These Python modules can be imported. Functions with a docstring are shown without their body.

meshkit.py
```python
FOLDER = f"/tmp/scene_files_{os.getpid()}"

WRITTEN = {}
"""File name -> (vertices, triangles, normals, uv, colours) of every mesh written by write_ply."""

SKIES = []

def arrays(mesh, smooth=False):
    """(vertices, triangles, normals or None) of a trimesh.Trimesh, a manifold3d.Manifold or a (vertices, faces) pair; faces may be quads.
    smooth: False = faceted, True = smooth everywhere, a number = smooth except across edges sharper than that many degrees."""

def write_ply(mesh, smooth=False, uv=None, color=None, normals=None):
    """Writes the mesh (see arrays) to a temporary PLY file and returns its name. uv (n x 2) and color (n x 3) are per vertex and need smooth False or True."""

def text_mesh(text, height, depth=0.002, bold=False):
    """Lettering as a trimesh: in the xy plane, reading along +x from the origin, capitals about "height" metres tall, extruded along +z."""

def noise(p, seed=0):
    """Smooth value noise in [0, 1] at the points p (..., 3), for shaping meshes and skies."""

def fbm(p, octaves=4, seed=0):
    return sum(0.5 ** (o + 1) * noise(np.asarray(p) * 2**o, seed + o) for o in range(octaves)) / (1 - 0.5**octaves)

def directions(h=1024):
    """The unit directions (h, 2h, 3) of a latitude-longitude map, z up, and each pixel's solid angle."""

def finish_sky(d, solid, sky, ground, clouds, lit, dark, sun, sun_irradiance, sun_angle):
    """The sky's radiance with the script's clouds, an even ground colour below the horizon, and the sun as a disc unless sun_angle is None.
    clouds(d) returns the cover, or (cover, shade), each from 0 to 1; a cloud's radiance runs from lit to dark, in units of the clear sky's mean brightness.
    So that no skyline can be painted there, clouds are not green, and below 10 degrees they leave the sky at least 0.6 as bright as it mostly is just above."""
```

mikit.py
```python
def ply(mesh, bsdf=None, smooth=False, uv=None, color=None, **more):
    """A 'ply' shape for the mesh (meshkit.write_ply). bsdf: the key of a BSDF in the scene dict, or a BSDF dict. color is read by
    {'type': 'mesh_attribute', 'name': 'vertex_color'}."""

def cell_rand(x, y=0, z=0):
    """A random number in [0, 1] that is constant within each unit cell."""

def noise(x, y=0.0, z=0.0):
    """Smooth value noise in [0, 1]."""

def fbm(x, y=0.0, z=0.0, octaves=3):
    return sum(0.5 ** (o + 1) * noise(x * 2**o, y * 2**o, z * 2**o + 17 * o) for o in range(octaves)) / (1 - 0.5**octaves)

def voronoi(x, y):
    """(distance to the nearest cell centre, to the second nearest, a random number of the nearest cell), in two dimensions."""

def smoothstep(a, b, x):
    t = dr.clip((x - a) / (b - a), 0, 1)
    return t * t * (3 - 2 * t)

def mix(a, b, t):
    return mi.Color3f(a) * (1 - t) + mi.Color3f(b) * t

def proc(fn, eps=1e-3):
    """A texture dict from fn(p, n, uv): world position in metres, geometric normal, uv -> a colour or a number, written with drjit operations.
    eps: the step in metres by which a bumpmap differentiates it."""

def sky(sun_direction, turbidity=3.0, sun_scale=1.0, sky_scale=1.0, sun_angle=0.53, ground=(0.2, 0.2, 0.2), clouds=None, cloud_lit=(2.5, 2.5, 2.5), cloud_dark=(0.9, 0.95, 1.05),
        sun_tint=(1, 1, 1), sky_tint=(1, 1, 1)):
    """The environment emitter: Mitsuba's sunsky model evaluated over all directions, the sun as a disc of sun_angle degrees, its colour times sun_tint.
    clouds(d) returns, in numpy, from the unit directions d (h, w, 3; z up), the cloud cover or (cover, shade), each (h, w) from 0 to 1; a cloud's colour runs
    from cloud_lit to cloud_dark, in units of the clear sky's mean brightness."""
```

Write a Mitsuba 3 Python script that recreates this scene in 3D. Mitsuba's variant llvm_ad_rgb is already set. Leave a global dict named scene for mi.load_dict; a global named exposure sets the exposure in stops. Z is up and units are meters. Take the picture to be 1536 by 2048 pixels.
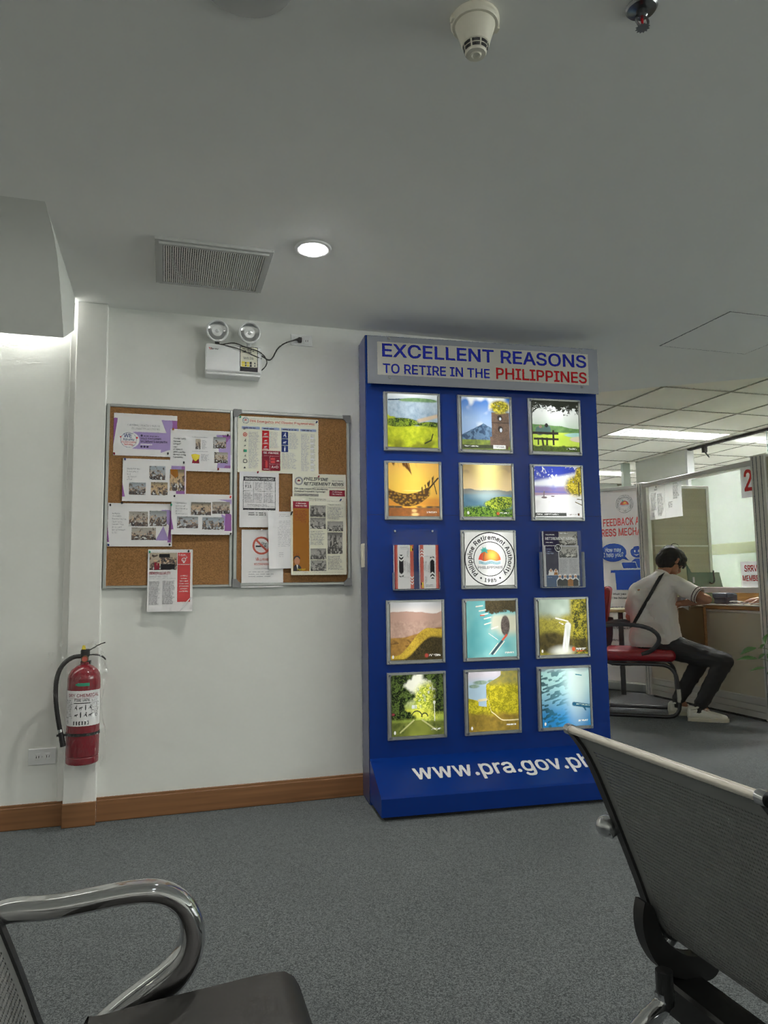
import math, random, numpy as np, trimesh, mitsuba as mi, drjit as dr, mikit, meshkit
import manifold3d as m3
from shapely.geometry import Polygon
T = mi.ScalarTransform4f
scene = {'type': 'scene'}
labels = {}
rnd = random.Random(7)

# ------------------------------------------------------------------ camera, exposure, lamps
exposure = 0.2
CAM = np.array([0.0, 0.0, 1.08])
yaw, pitch, roll = math.radians(16.8805), math.radians(5.6829), math.radians(-0.7536)
fw = np.array([math.sin(yaw) * math.cos(pitch), math.cos(yaw) * math.cos(pitch), math.sin(pitch)])
rt = np.array([math.cos(yaw), -math.sin(yaw), 0.0])
up = np.cross(rt, fw)
up = -rt * math.sin(roll) + up * math.cos(roll)
scene['camera'] = {'type': 'perspective', 'fov_axis': 'x', 'fov': math.degrees(2 * math.atan(768 / 1435.07)), 'near_clip': 0.05, 'far_clip': 60.0,
                   'to_world': T().look_at(origin=CAM.tolist(), target=(CAM + fw).tolist(), up=up.tolist())}
DOWNLIGHT = 640.0      # radiance of a ceiling downlight
TROFFER = 190.0         # radiance of the office fluorescents
COVE = 30.0            # radiance of the tube in the ceiling cove
ADDED_WINDOW = 5.4          # radiance of the glowing blinds added on the right wall as fill
BACKLIT = 0.56        # backlit picture boxes of the blue display

# ------------------------------------------------------------------ helpers
def L(r, g, b):
    return [((c / 255 + 0.055) / 1.055) ** 2.4 if c > 10 else c / 255 / 12.92 for c in (r, g, b)]

def mat(key, rgb, rough=0.6, metal=0.0, spec=0.5, two=True, lin=False, **more):
    d = {'type': 'principled', 'base_color': {'type': 'rgb', 'value': list(rgb) if lin else L(*rgb)}, 'roughness': rough, 'metallic': metal, 'specular': spec, **more}
    scene[key] = {'type': 'twosided', 'bsdf': d} if two else d
    return key

def tmat(key, fn, rough=0.7, spec=0.4, bump=None, bscale=0.001, eps=1e-3, **more):
    d = {'type': 'principled', 'base_color': mikit.proc(fn) if callable(fn) else {'type': 'rgb', 'value': L(*fn)}, 'roughness': rough, 'specular': spec, **more}
    if bump is not None:
        d = {'type': 'bumpmap', 'arbitrary': mikit.proc(bump, eps), 'scale': bscale, 'bsdf': d}
    scene[key] = {'type': 'twosided', 'bsdf': d}
    return key

def key_for(name, parent=None):
    k = (parent + '__' + name) if parent else name
    if k not in scene and k not in labels:
        return k
    i = 1
    while f'{k}_{i:03d}' in scene or f'{k}_{i:03d}' in labels:
        i += 1
    return f'{k}_{i:03d}'

def thing(name, label, cat, group=None):
    k = key_for(name)
    labels[k] = {'label': label, 'category': cat}
    if group:
        labels[k]['group'] = group
    return k

def part(name, mesh, m, parent=None, smooth=False, label=None, kind=None, **more):
    k = key_for(name, parent)
    scene[k] = mesh if isinstance(mesh, dict) else mikit.ply(mesh, m, smooth=smooth, **more)
    if label or kind:
        labels[k] = {a: b for a, b in (('label', label), ('kind', kind)) if b}
    return k

def solo(name, mesh, m, label, cat, group=None, smooth=False, **more):
    k = key_for(name)
    scene[k] = mesh if isinstance(mesh, dict) else mikit.ply(mesh, m, smooth=smooth, **more)
    labels[k] = {'label': label, 'category': cat}
    if group:
        labels[k]['group'] = group
    return k

def struct(name, mesh, m, label=None, smooth=False, **more):
    scene[name] = mikit.ply(mesh, m, smooth=smooth, **more)
    labels[name] = {'kind': 'structure'}
    if label:
        labels[name]['label'] = label
    return name

cat_ = trimesh.util.concatenate

def bx(x0, x1, y0, y1, z0, z1, c=0.0):
    x0, x1 = sorted((x0, x1)); y0, y1 = sorted((y0, y1)); z0, z1 = sorted((z0, z1))
    if c <= 0:
        m = trimesh.creation.box(extents=(x1 - x0, y1 - y0, z1 - z0))
        m.apply_translation(((x0 + x1) / 2, (y0 + y1) / 2, (z0 + z1) / 2))
        return m
    pts = []
    for X, sx in ((x0, 1), (x1, -1)):
        for Y, sy in ((y0, 1), (y1, -1)):
            for Z, sz in ((z0, 1), (z1, -1)):
                pts += [(X + sx * c, Y + sy * c, Z), (X + sx * c, Y, Z + sz * c), (X, Y + sy * c, Z + sz * c)]
    return trimesh.convex.convex_hull(np.array(pts))

def frame_of(o, ex, ey, ez):
    M = np.eye(4)
    M[:3, 0], M[:3, 1], M[:3, 2], M[:3, 3] = ex, ey, ez, o
    return M

def basis(d):
    d = np.asarray(d, float); d = d / np.linalg.norm(d)
    a = np.cross(d, [0, 0, 1.0] if abs(d[2]) < 0.9 else [1.0, 0, 0]); a /= np.linalg.norm(a)
    return a, np.cross(d, a), d

def cyl(p, q, r, r2=None, n=16):
    p, q = np.asarray(p, float), np.asarray(q, float)
    r2 = r if r2 is None else r2
    a, b, _ = basis(q - p)
    t = np.linspace(0, 2 * math.pi, n, endpoint=False)
    ring = np.cos(t)[:, None] * a + np.sin(t)[:, None] * b
    v = np.vstack([p + ring * r, q + ring * r2, [p], [q]])
    f = []
    for i in range(n):
        j = (i + 1) % n
        f += [(i, j, n + j), (i, n + j, n + i), (2 * n, j, i), (2 * n + 1, n + i, n + j)]
    m = trimesh.Trimesh(v, f, process=False)
    m.fix_normals()
    return m

def tube(path, r, n=10, prof=None, closed=False, upv=None):
    """sweeps a circle (or the profile points prof) along the path"""
    P = np.asarray(path, float)
    k = len(P)
    tang = np.gradient(P, axis=0) if not closed else np.roll(P, -1, 0) - np.roll(P, 1, 0)
    tang /= np.linalg.norm(tang, axis=1, keepdims=True)
    if prof is None:
        t = np.linspace(0, 2 * math.pi, n, endpoint=False)
        prof = np.stack([np.cos(t), np.sin(t)], 1)
        rr = np.broadcast_to(np.asarray(r, float), (k,))
    else:
        prof = np.asarray(prof, float); n = len(prof); rr = np.ones(k)
    a = np.cross(tang[0], upv if upv is not None else ([0, 0, 1.0] if abs(tang[0][2]) < 0.9 else [1.0, 0, 0])); a /= np.linalg.norm(a)
    V = []
    for i in range(k):
        if upv is not None:
            a = np.cross(tang[i], upv); a /= np.linalg.norm(a)
        else:
            a = a - tang[i] * (a @ tang[i]); a /= np.linalg.norm(a)
        b = np.cross(tang[i], a)
        V.append(P[i] + (prof[:, :1] * a + prof[:, 1:] * b) * rr[i])
    V = np.vstack(V)
    F = []
    for i in range(k if closed else k - 1):
        i2 = (i + 1) % k
        for j in range(n):
            j2 = (j + 1) % n
            F += [(i * n + j, i * n + j2, i2 * n + j2), (i * n + j, i2 * n + j2, i2 * n + j)]
    if not closed:
        c0, c1 = len(V), len(V) + 1
        V = np.vstack([V, V[:n].mean(0), V[-n:].mean(0)])
        for j in range(n):
            j2 = (j + 1) % n
            F += [(c0, j2, j), (c1, (k - 1) * n + j, (k - 1) * n + j2)]
    m = trimesh.Trimesh(V, F, process=False)
    m.fix_normals()
    return m

def spline(pts, n=40):
    from scipy.interpolate import CubicSpline, PchipInterpolator
    P = np.asarray(pts, float)
    t = np.r_[0, np.cumsum(np.linalg.norm(np.diff(P, axis=0), axis=1))]
    return CubicSpline(t, P)(np.linspace(0, t[-1], n))

def lathe(prof, n=32, M=None):
    m = trimesh.creation.revolve(np.asarray(prof, float), sections=n)
    if M is not None:
        m.apply_transform(M)
    m.fix_normals()
    return m

def prism(pts, h, M=None):
    m = trimesh.creation.extrude_polygon(Polygon(pts), h, engine='earcut')
    if M is not None:
        m.apply_transform(M)
    return m

def hull(pts):
    return trimesh.convex.convex_hull(np.asarray(pts, float))

def grid(F, us, vs, uv=None):
    """open grid surface F(u, v) -> xyz"""
    U, V = np.meshgrid(us, vs)
    P = np.asarray(F(U.ravel(), V.ravel())).reshape(-1, 3)
    a, b = len(us), len(vs)
    i = np.arange(a * b).reshape(b, a)
    q = np.stack([i[:-1, :-1], i[:-1, 1:], i[1:, 1:], i[1:, :-1]], -1).reshape(-1, 4)
    f = np.vstack([q[:, [0, 1, 2]], q[:, [0, 2, 3]]])
    return trimesh.Trimesh(P, f, process=False)

def blob(chains, length=0.012, sm=8, n=20):
    """manifold of hulls of sphere pairs, smoothed: chains of [(p, r), ...]"""
    parts = []
    for ch in chains:
        ss = [m3.Manifold.sphere(r, n).translate(list(map(float, p))) for p, r in ch]
        if len(ss) == 1:
            parts.append(ss[0])
        for s1, s2 in zip(ss[:-1], ss[1:]):
            parts.append(m3.Manifold.batch_hull([s1, s2]))
    m = m3.Manifold.batch_boolean(parts, m3.OpType.Add).refine_to_length(length).to_mesh()
    t = trimesh.Trimesh(m.vert_properties[:, :3], m.tri_verts)
    if sm:
        v0 = t.vertices.copy()
        trimesh.smoothing.filter_taubin(t, iterations=sm)
        far = ~(np.linalg.norm(t.vertices - v0, axis=1) < 0.014)     # slivers that the smoothing throws out go back to their place
        v1 = t.vertices.copy(); v1[far] = v0[far]; t.vertices = v1
    return t

# flat print: (vertices 2D, triangles) pieces mapped by F(s, t, n) onto a surface
def R(x, y, w, h, nx=1, ny=1):
    X, Y = np.meshgrid(np.linspace(x, x + w, nx + 1), np.linspace(y, y + h, ny + 1))
    i = np.arange((nx + 1) * (ny + 1)).reshape(ny + 1, nx + 1)
    q = np.stack([i[:-1, :-1], i[:-1, 1:], i[1:, 1:], i[1:, :-1]], -1).reshape(-1, 4)
    return np.stack([X.ravel(), Y.ravel()], 1), np.vstack([q[:, [0, 1, 2]], q[:, [0, 2, 3]]])

_tx = {}
def TX(s, x, y, h, bold=False, anchor='l', wide=None, shear=0.0, ang=0.0):
    if (s, bold) not in _tx:
        m = meshkit.text_mesh(s, 1.0, 0.02, bold)
        f = m.faces[m.face_normals[:, 2] > 0.9]
        u, inv = np.unique(f, return_inverse=True)
        _tx[s, bold] = (m.vertices[u][:, :2], inv.reshape(-1, 3))
    v, f = _tx[s, bold]
    v = v * h
    x0, x1 = v[:, 0].min(), v[:, 0].max()
    if wide:
        v = np.stack([(v[:, 0] - x0) * wide / (x1 - x0), v[:, 1]], 1); x0, x1 = 0, wide
    v = np.stack([v[:, 0] + shear * v[:, 1], v[:, 1]], 1)
    v = v - [x0 if anchor == 'l' else (x0 + x1) / 2 if anchor == 'c' else x1, 0]
    c, s_ = math.cos(ang), math.sin(ang)
    return v @ np.array([[c, s_], [-s_, c]]) + [x, y], f

def PG(pts):
    v, f = trimesh.creation.triangulate_polygon(Polygon(pts), engine='earcut')
    return np.asarray(v)[:, :2], np.asarray(f)

def DISC(cx, cy, r, n=32, ry=None):
    t = np.linspace(0, 2 * math.pi, n, endpoint=False)
    v = np.vstack([[(cx, cy)], np.stack([cx + r * np.cos(t), cy + (ry or r) * np.sin(t)], 1)])
    return v, np.array([(0, i + 1, (i + 1) % n + 1) for i in range(n)])

def RING(cx, cy, r0, r1, n=48):
    t = np.linspace(0, 2 * math.pi, n, endpoint=False)
    c = np.stack([np.cos(t), np.sin(t)], 1)
    v = np.vstack([c * r0, c * r1]) + [cx, cy]
    f = []
    for i in range(n):
        j = (i + 1) % n
        f += [(i, n + i, n + j), (i, n + j, j)]
    return v, np.array(f)

def GREEK(x, y, w, h, pitch, seed=0, fill=0.5, ragged=True):
    """unreadable lines of small type: word-long strokes from the top of the box downwards"""
    g = random.Random(seed)
    out = []
    yy = y + h - pitch
    while yy >= y - 1e-9:
        xx, end = x, x + w * (g.uniform(0.72, 1.0) if ragged else 1.0)
        while xx < end:
            ww = min(g.uniform(0.8, 3.2) * pitch, end - xx)
            if ww > 0.3 * pitch:
                out.append(R(xx, yy, ww, pitch * fill))
            xx += ww + 0.55 * pitch
        yy -= pitch
    return join(out)

def join(ps):
    V, F, o = [], [], 0
    for v, f in ps:
        V.append(v); F.append(np.asarray(f) + o); o += len(v)
    return np.vstack(V), np.vstack(F)

def prints(parent, F, items, n0=0.0005, dn=0.00025):
    """items: (part name, ink, [pieces]) laid over each other in this order"""
    items = [(i, it) for i, it in enumerate(items)]
    items = [(i, (it[0], it[1], [p]) + tuple(it[3:])) for i, it in items if it[0].endswith('_print') for p in it[2]] + [(i, it) for i, it in items if not it[0].endswith('_print')]
    for i, it in items:
        v, f = join(it[2])
        P = F(v[:, 0], v[:, 1], np.full(len(v), n0 + dn * i))
        m = trimesh.Trimesh(P, f, process=False)
        uv = it[3] if len(it) > 3 else None
        if uv is not None:
            lo, hi = v.min(0), v.max(0)
            part(it[0], m, it[1], parent, uv=np.stack([uv + (v[:, 0] - lo[0]) / (hi[0] - lo[0]) * 0.998 + 0.001, (v[:, 1] - lo[1]) / (hi[1] - lo[1])], 1))
        else:
            part(it[0], m, it[1], parent)

# ------------------------------------------------------------------ materials
fbm, noise, sm, mix = mikit.fbm, mikit.noise, mikit.smoothstep, mikit.mix

def paint_bump(p, n, uv):
    return fbm(p.x * 170, p.y * 170, p.z * 170, octaves=2)
def paint_color(p, n, uv):
    return mix(L(225, 226, 222), L(217, 219, 214), fbm(p.x * 1.3, p.y * 1.3, p.z * 1.3, octaves=2))
tmat('wall_paint', paint_color, 0.75, 0.3, bump=paint_bump, bscale=0.0022, eps=1.5e-3)
mat('ceiling_paint', (224, 225, 222), 0.85, spec=0.2)
mat('pilaster_paint', (224, 224, 220), 0.6)
def carpet(p, n, uv):
    a = noise(p.x * 520, p.y * 520) * 0.6 + noise(p.x * 230 + p.y * 90, p.y * 230 - p.x * 90, 3.0) * 0.4
    b = fbm(p.x * 1.1, p.y * 1.1, 5.0, octaves=2)
    return mix((0.05, 0.056, 0.059), (0.175, 0.19, 0.194), sm(0.15, 0.95, a)) * (0.86 + 0.28 * b)
def carpet_bump(p, n, uv):
    return noise(p.x * 260, p.y * 260)
tmat('carpet', carpet, 0.95, 0.1, bump=carpet_bump, bscale=0.004, eps=1.5e-3)
def wood(p, n, uv):
    g = fbm(p.x * 2.5, p.y * 40, p.z * 60, octaves=2)
    return mix(L(110, 76, 50), L(140, 100, 68), g)
tmat('baseboard_wood', wood, 0.35)
def cork(p, n, uv):
    a = noise(p.x * 420, p.z * 420) * 0.6 + noise(p.x * 190, p.z * 190, 2.0) * 0.4
    b = fbm(p.x * 5, p.z * 5, 9.0, octaves=2)
    return mix((0.165, 0.085, 0.034), (0.285, 0.153, 0.066), sm(0.15, 0.85, a)) * (0.88 + 0.24 * b)
tmat('cork', cork, 0.95, 0.1)
def leather(p, n, uv):
    return noise(p.x * 700, p.y * 700, p.z * 700)
tmat('black_vinyl', (27, 26, 25), 0.45, bump=leather, bscale=0.0006, eps=5e-4)
def brushed(p, n, uv):
    g = noise(p.x * 20, p.y * 20, p.z * 900)
    return mix((0.42, 0.42, 0.40), (0.62, 0.62, 0.60), g)
mat('aluminium', (196, 198, 196), 0.33, 1.0)
mat('frame_metal', (178, 182, 180), 0.38, 0.85)
mat('chrome', (214, 214, 216), 0.035, 1.0)
mat('satin_rail', (232, 226, 214), 0.3, 0.5)
mat('bench_steel', (122, 124, 122), 0.42, 0.2)
mat('bench_edge', (40, 41, 42), 0.4, 0.2)
mat('black_plastic', (20, 20, 21), 0.42)
mat('black_rubber', (16, 16, 16), 0.6)
mat('corner_grey', (108, 110, 112), 0.5)
mat('panel_blue', (6, 42, 112), 0.32, spec=0.25)
mat('panel_side', (58, 62, 92), 0.25)
mat('plastic_white', (224, 226, 226), 0.4)
mat('plastic_ivory', (220, 216, 200), 0.4)
mat('paper', (232, 231, 232), 0.85, spec=0.1)
mat('paper_cream', (234, 233, 214), 0.85, spec=0.1)
mat('partition_cream', (190, 182, 160), 0.5)
mat('partition_frame', (206, 204, 196), 0.35, 0.3)
mat('dark_gap', (24, 24, 24), 0.8)
mat('tile_white', (238, 234, 220), 0.9, spec=0.1)
mat('tbar', (150, 144, 128), 0.6)
INK = dict(ink_deepblue=(26, 34, 128), ink_deepred=(150, 24, 34), ink_black=(24, 24, 28), ink_grey=(142, 142, 146), ink_light=(182, 182, 186), ink_purple=(168, 148, 200), ink_violet=(148, 96, 160), ink_magenta=(150, 74, 128), ink_lilac=(168, 150, 206), ink_red=(176, 30, 40), ink_maroon=(116, 28, 44), ink_coral=(196, 74, 76),
           ink_navy=(28, 44, 98), ink_blue=(36, 66, 160), ink_white=(236, 236, 236), ink_brown=(150, 98, 40), ink_skin=(190, 140, 110), ink_green=(46, 140, 110), ink_orange=(232, 120, 60), ink_yellow=(226, 206, 70), ink_charcoal=(44, 44, 48), ink_softred=(190, 96, 84),
           ink_teal=(86, 180, 170), ink_steel=(62, 86, 120), ink_indigo=(40, 36, 62), ink_sky=(150, 164, 196), ink_pinkred=(196, 60, 60))
for k, c in INK.items():
    mat(k, c, 0.7, spec=0.2)
mat('pale_wall', (226, 229, 221), 0.7)
mat('apron_shade', (200, 202, 198), 0.85, spec=0.2)  # ceiling paint darkened: the shade on the apron is put into the colour
# the landscape prints of the display boxes: one procedural picture per whole number of u
def C3(*c):
    return mi.Color3f(*L(*c))
def ov(c, col, m):
    m = dr.clip(m, 0, 1)
    return c * (1 - m) + (col if isinstance(col, mi.Color3f) else C3(*col)) * m
def band(a, b, w, v):
    return sm(a - w, a + w, v) * (1 - sm(b - w, b + w, v))
def ell(x, y, cx, cy, rx, ry, w=0.15):
    d = dr.sqrt(dr.square((x - cx) / rx) + dr.square((y - cy) / ry))
    return 1 - sm(1 - w, 1 + w, d)
def box2(x, y, x0, x1, y0, y1, w=0.006):
    return band(x0, x1, w, x) * band(y0, y1, w, y)
def seg(x, y, ax, ay, bx_, by, r, w=0.5):
    px, py, dx, dy = x - ax, y - ay, bx_ - ax, by - ay
    t = dr.clip((px * dx + py * dy) / (dx * dx + dy * dy), 0, 1)
    d = dr.sqrt(dr.square(px - t * dx) + dr.square(py - t * dy))
    return 1 - sm(r * (1 - w), r * (1 + w), d)

def landscape(p, n, uv):
    i = dr.floor(uv.x); x = uv.x - i; y = uv.y
    n1 = fbm(x * 5, y * 5, i * 3.7, octaves=2)
    n2 = fbm(x * 17 + y * 7, y * 17 - x * 7, i * 5.1 + 40, octaves=3)
    n3 = noise(x * 62 + y * 40, y * 62 - x * 40, i + 90)
    w1 = noise(x * 3.5, i * 9.3 + 5) - 0.5
    leaf = sm(0.34, 0.68, n2 * 0.6 + n3 * 0.4)
    out = C3(230, 230, 228)
    # 0 coast with headland
    c = mix(L(196, 208, 214), L(226, 232, 234), sm(0.9, 1.0, y))
    c = ov(c, mix(L(120, 146, 168), L(196, 210, 220), n2 * 0.6 + 0.5 * n1 * y), 1 - sm(0.86, 0.9, y))
    c = ov(c, (44, 66, 84), seg(x, y, 0.02, 0.885, 0.3, 0.9, 0.012))
    c = ov(c, mix(L(84, 122, 84), L(140, 170, 120), n2), ell(x, y, 0.62, 0.885, 0.38, 0.05, 0.1) * sm(0.84, 0.88, y))
    c = ov(c, (196, 176, 152), seg(x, y, 0.62, 0.5, 0.98, 0.6, 0.035))
    g = 0.60 - 0.34 * x + 0.05 * w1 + 0.05 * (n2 - 0.5)
    c = ov(c, mix(L(96, 120, 26), L(214, 220, 60), n1), 1 - sm(g - 0.012, g + 0.012, y))
    c = ov(c, mix(L(24, 44, 14), L(120, 140, 44), leaf), ell(x, y, 0.28, 0.46 - 0.0 * x, 0.34, 0.09) + ell(x, y, 0.85, 0.43, 0.25, 0.06))
    c = ov(c, mix(L(140, 158, 26), L(206, 210, 52), n2), 1 - sm(0.36, 0.40, y + 0.05 * w1))
    c = ov(c, (66, 70, 20), (1 - sm(0.02, 0.26, y)) * sm(0.35, 0.7, n1) * 0.7)
    c = ov(c, (40, 44, 20), seg(x, y, 0.9, 0.26, 0.86, 0.14, 0.01) + seg(x, y, 0.86, 0.14, 0.74, 0.08, 0.012))
    out = dr.select(i == 0, c, out)
    # 1 volcano and ruined tower
    c = mix(L(156, 184, 222), L(70, 122, 196), sm(0.5, 1.0, y))
    c = ov(c, (240, 244, 248), sm(0.46, 0.7, n1 + 0.25 * (y - 0.7)))
    h = 0.5 - dr.abs(x - 0.45) * 0.5 + 0.02 * (n2 - 0.5)
    c = ov(c, mix(L(40, 66, 96), L(104, 138, 170), sm(0.35, 0.6, n2) * 0.6 + 0.4 * sm(0.4, 0.6, x)), 1 - sm(h - 0.01, h + 0.01, y))
    c = ov(c, mix(L(60, 76, 40), L(140, 156, 60), n2), 1 - sm(0.17, 0.2, y))
    c = ov(c, mix(L(66, 50, 44), L(134, 108, 90), n2 * 0.6 + n3 * 0.4), box2(x, y, 0.62, 0.99, 0.06, 0.72) + box2(x, y, 0.58, 0.7, 0.06, 0.25))
    c = ov(c, (58, 44, 40), box2(x, y, 0.62, 0.99, 0.515, 0.53))
    c = ov(c, (36, 26, 24), ell(x, y, 0.79, 0.62, 0.05, 0.055) + ell(x, y, 0.80, 0.40, 0.05, 0.06))
    c = ov(c, (214, 226, 238), ell(x, y, 0.80, 0.60, 0.025, 0.03) + ell(x, y, 0.81, 0.38, 0.026, 0.04))
    c = ov(c, mix(L(120, 112, 10), L(232, 216, 70), leaf), ell(x, y, 0.8, 0.83, 0.21, 0.13, 0.25) * sm(0.2, 0.4, n2 + 0.1))
    c = ov(c, (30, 34, 32), box2(x, y, 0, 0.68, 0.015, 0.085) * 0.85)
    c = ov(c, (236, 236, 236), box2(x, y, 0.03, 0.34, 0.05, 0.068) * sm(0.35, 0.5, n3) + box2(x, y, 0.64, 0.9, 0.015, 0.09))
    c = ov(c, (60, 60, 60), box2(x, y, 0.66, 0.86, 0.045, 0.062) * sm(0.45, 0.6, n3))
    c = ov(c, (90, 60, 40), box2(x, y, 0.91, 0.95, 0.015, 0.08))
    out = dr.select(i == 1, c, out)
    # 2 bench under a tree
    c = mix(L(196, 214, 196), L(238, 242, 238), sm(0.4, 0.8, y))
    c = ov(c, mix(L(60, 104, 60), L(126, 168, 96), n2), band(0.36, 0.47 + 0.1 * n1 - 0.05 * x, 0.01, y))
    c = ov(c, mix(L(160, 196, 40), L(214, 232, 96), n1), 1 - sm(0.36, 0.385, y))
    c = ov(c, (170, 214, 206), ell(x, y, 1.05, 0.33, 0.36, 0.05))
    c = ov(c, (222, 212, 186), ell(x, y, 1.05, 0.25, 0.25, 0.06))
    tr = sm(0.0, 0.03, 0.16 * (n3 - 0.5) + y - (0.86 - 0.1 * dr.abs(x - 0.15) * 3 * (1 - x) + 0.0) + 0.34 * (n2 - 0.55) + 0.1 * dr.abs(x - 0.45))
    c = ov(c, (18, 24, 10), tr)
    c = ov(c, mix(L(22, 30, 8), L(80, 104, 22), n3), 1 - sm(0.09, 0.13, y + 0.06 * (n2 - 0.5)))
    c = ov(c, (78, 108, 104), ell(x, y, 0.15, 0.40, 0.09, 0.09) + ell(x, y, 0.31, 0.42, 0.08, 0.1))
    c = ov(c, (30, 28, 24), ell(x, y, 0.3, 0.51, 0.035, 0.04))
    c = ov(c, (150, 130, 110), ell(x, y, 0.17, 0.48, 0.035, 0.03))
    c = ov(c, (34, 30, 22), box2(x, y, 0.0, 0.55, 0.33, 0.38) + box2(x, y, 0.02, 0.55, 0.22, 0.26) + box2(x, y, 0.42, 0.46, 0.12, 0.42) + box2(x, y, 0.10, 0.13, 0.12, 0.26) + seg(x, y, 0.2, 0.25, 0.22, 0.12, 0.02) + seg(x, y, 0.3, 0.25, 0.3, 0.13, 0.02))
    c = ov(c, (236, 236, 230), box2(x, y, 0.72, 0.93, 0.04, 0.075) * sm(0.4, 0.55, n3))
    out = dr.select(i == 2, c, out)
    # 3 hammock at sunset
    c = mix(L(206, 130, 44), L(226, 168, 84), sm(0.2, 0.95, y))
    c = ov(c, (250, 206, 84), ell(x, y, 0.45, 0.55, 0.6, 0.4, 0.7) * 0.8)
    c = ov(c, (250, 224, 130), band(0.47, 0.485, 0.012, y) * band(0.3, 0.7, 0.06, x))
    c = ov(c, mix(L(96, 58, 30), L(182, 112, 56), n2), 1 - sm(0.145, 0.16, y))
    c = ov(c, (226, 186, 120), ell(x, y, 0.5, 0.1, 0.05, 0.03, 0.5) + ell(x, y, 0.52, 0.03, 0.07, 0.03, 0.5))
    c = ov(c, (60, 54, 50), band(0.15, 0.19, 0.012, y) * sm(0.45, 0.6, n1))
    c = ov(c, (196, 110, 40), band(0.2, 0.34, 0.04, y) * 0.5)
    hy = 0.18 + 1.15 * dr.square(x - 0.38)
    body = band(0, 0.24 - 0.42 * dr.square(x - 0.42), 0.01, y - hy) * (1 - sm(0.78, 0.84, x))
    net = sm(0.30, 0.42, dr.abs(mikit.voronoi(x * 16, y * 20)[0]))
    c = ov(c, mix(L(150, 110, 40), L(70, 46, 20), net), body)
    c = ov(c, (62, 42, 22), band(0.16, 0.28, 0.02, y - hy) * band(0.6, 0.9, 0.02, x) * sm(0.4, 0.55, noise(x * 60, y * 6)))
    c = ov(c, (58, 38, 20), seg(x, y, 0.78, 0.5, 0.98, 0.72, 0.014) + seg(x, y, 0.9, 0.62, 0.95, 0.42, 0.008))
    th = sm(0.0, 0.06, y - 0.86 - 0.25 * noise(x * 24 + y * 9, 3.0) + 0.25 * x)
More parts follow.
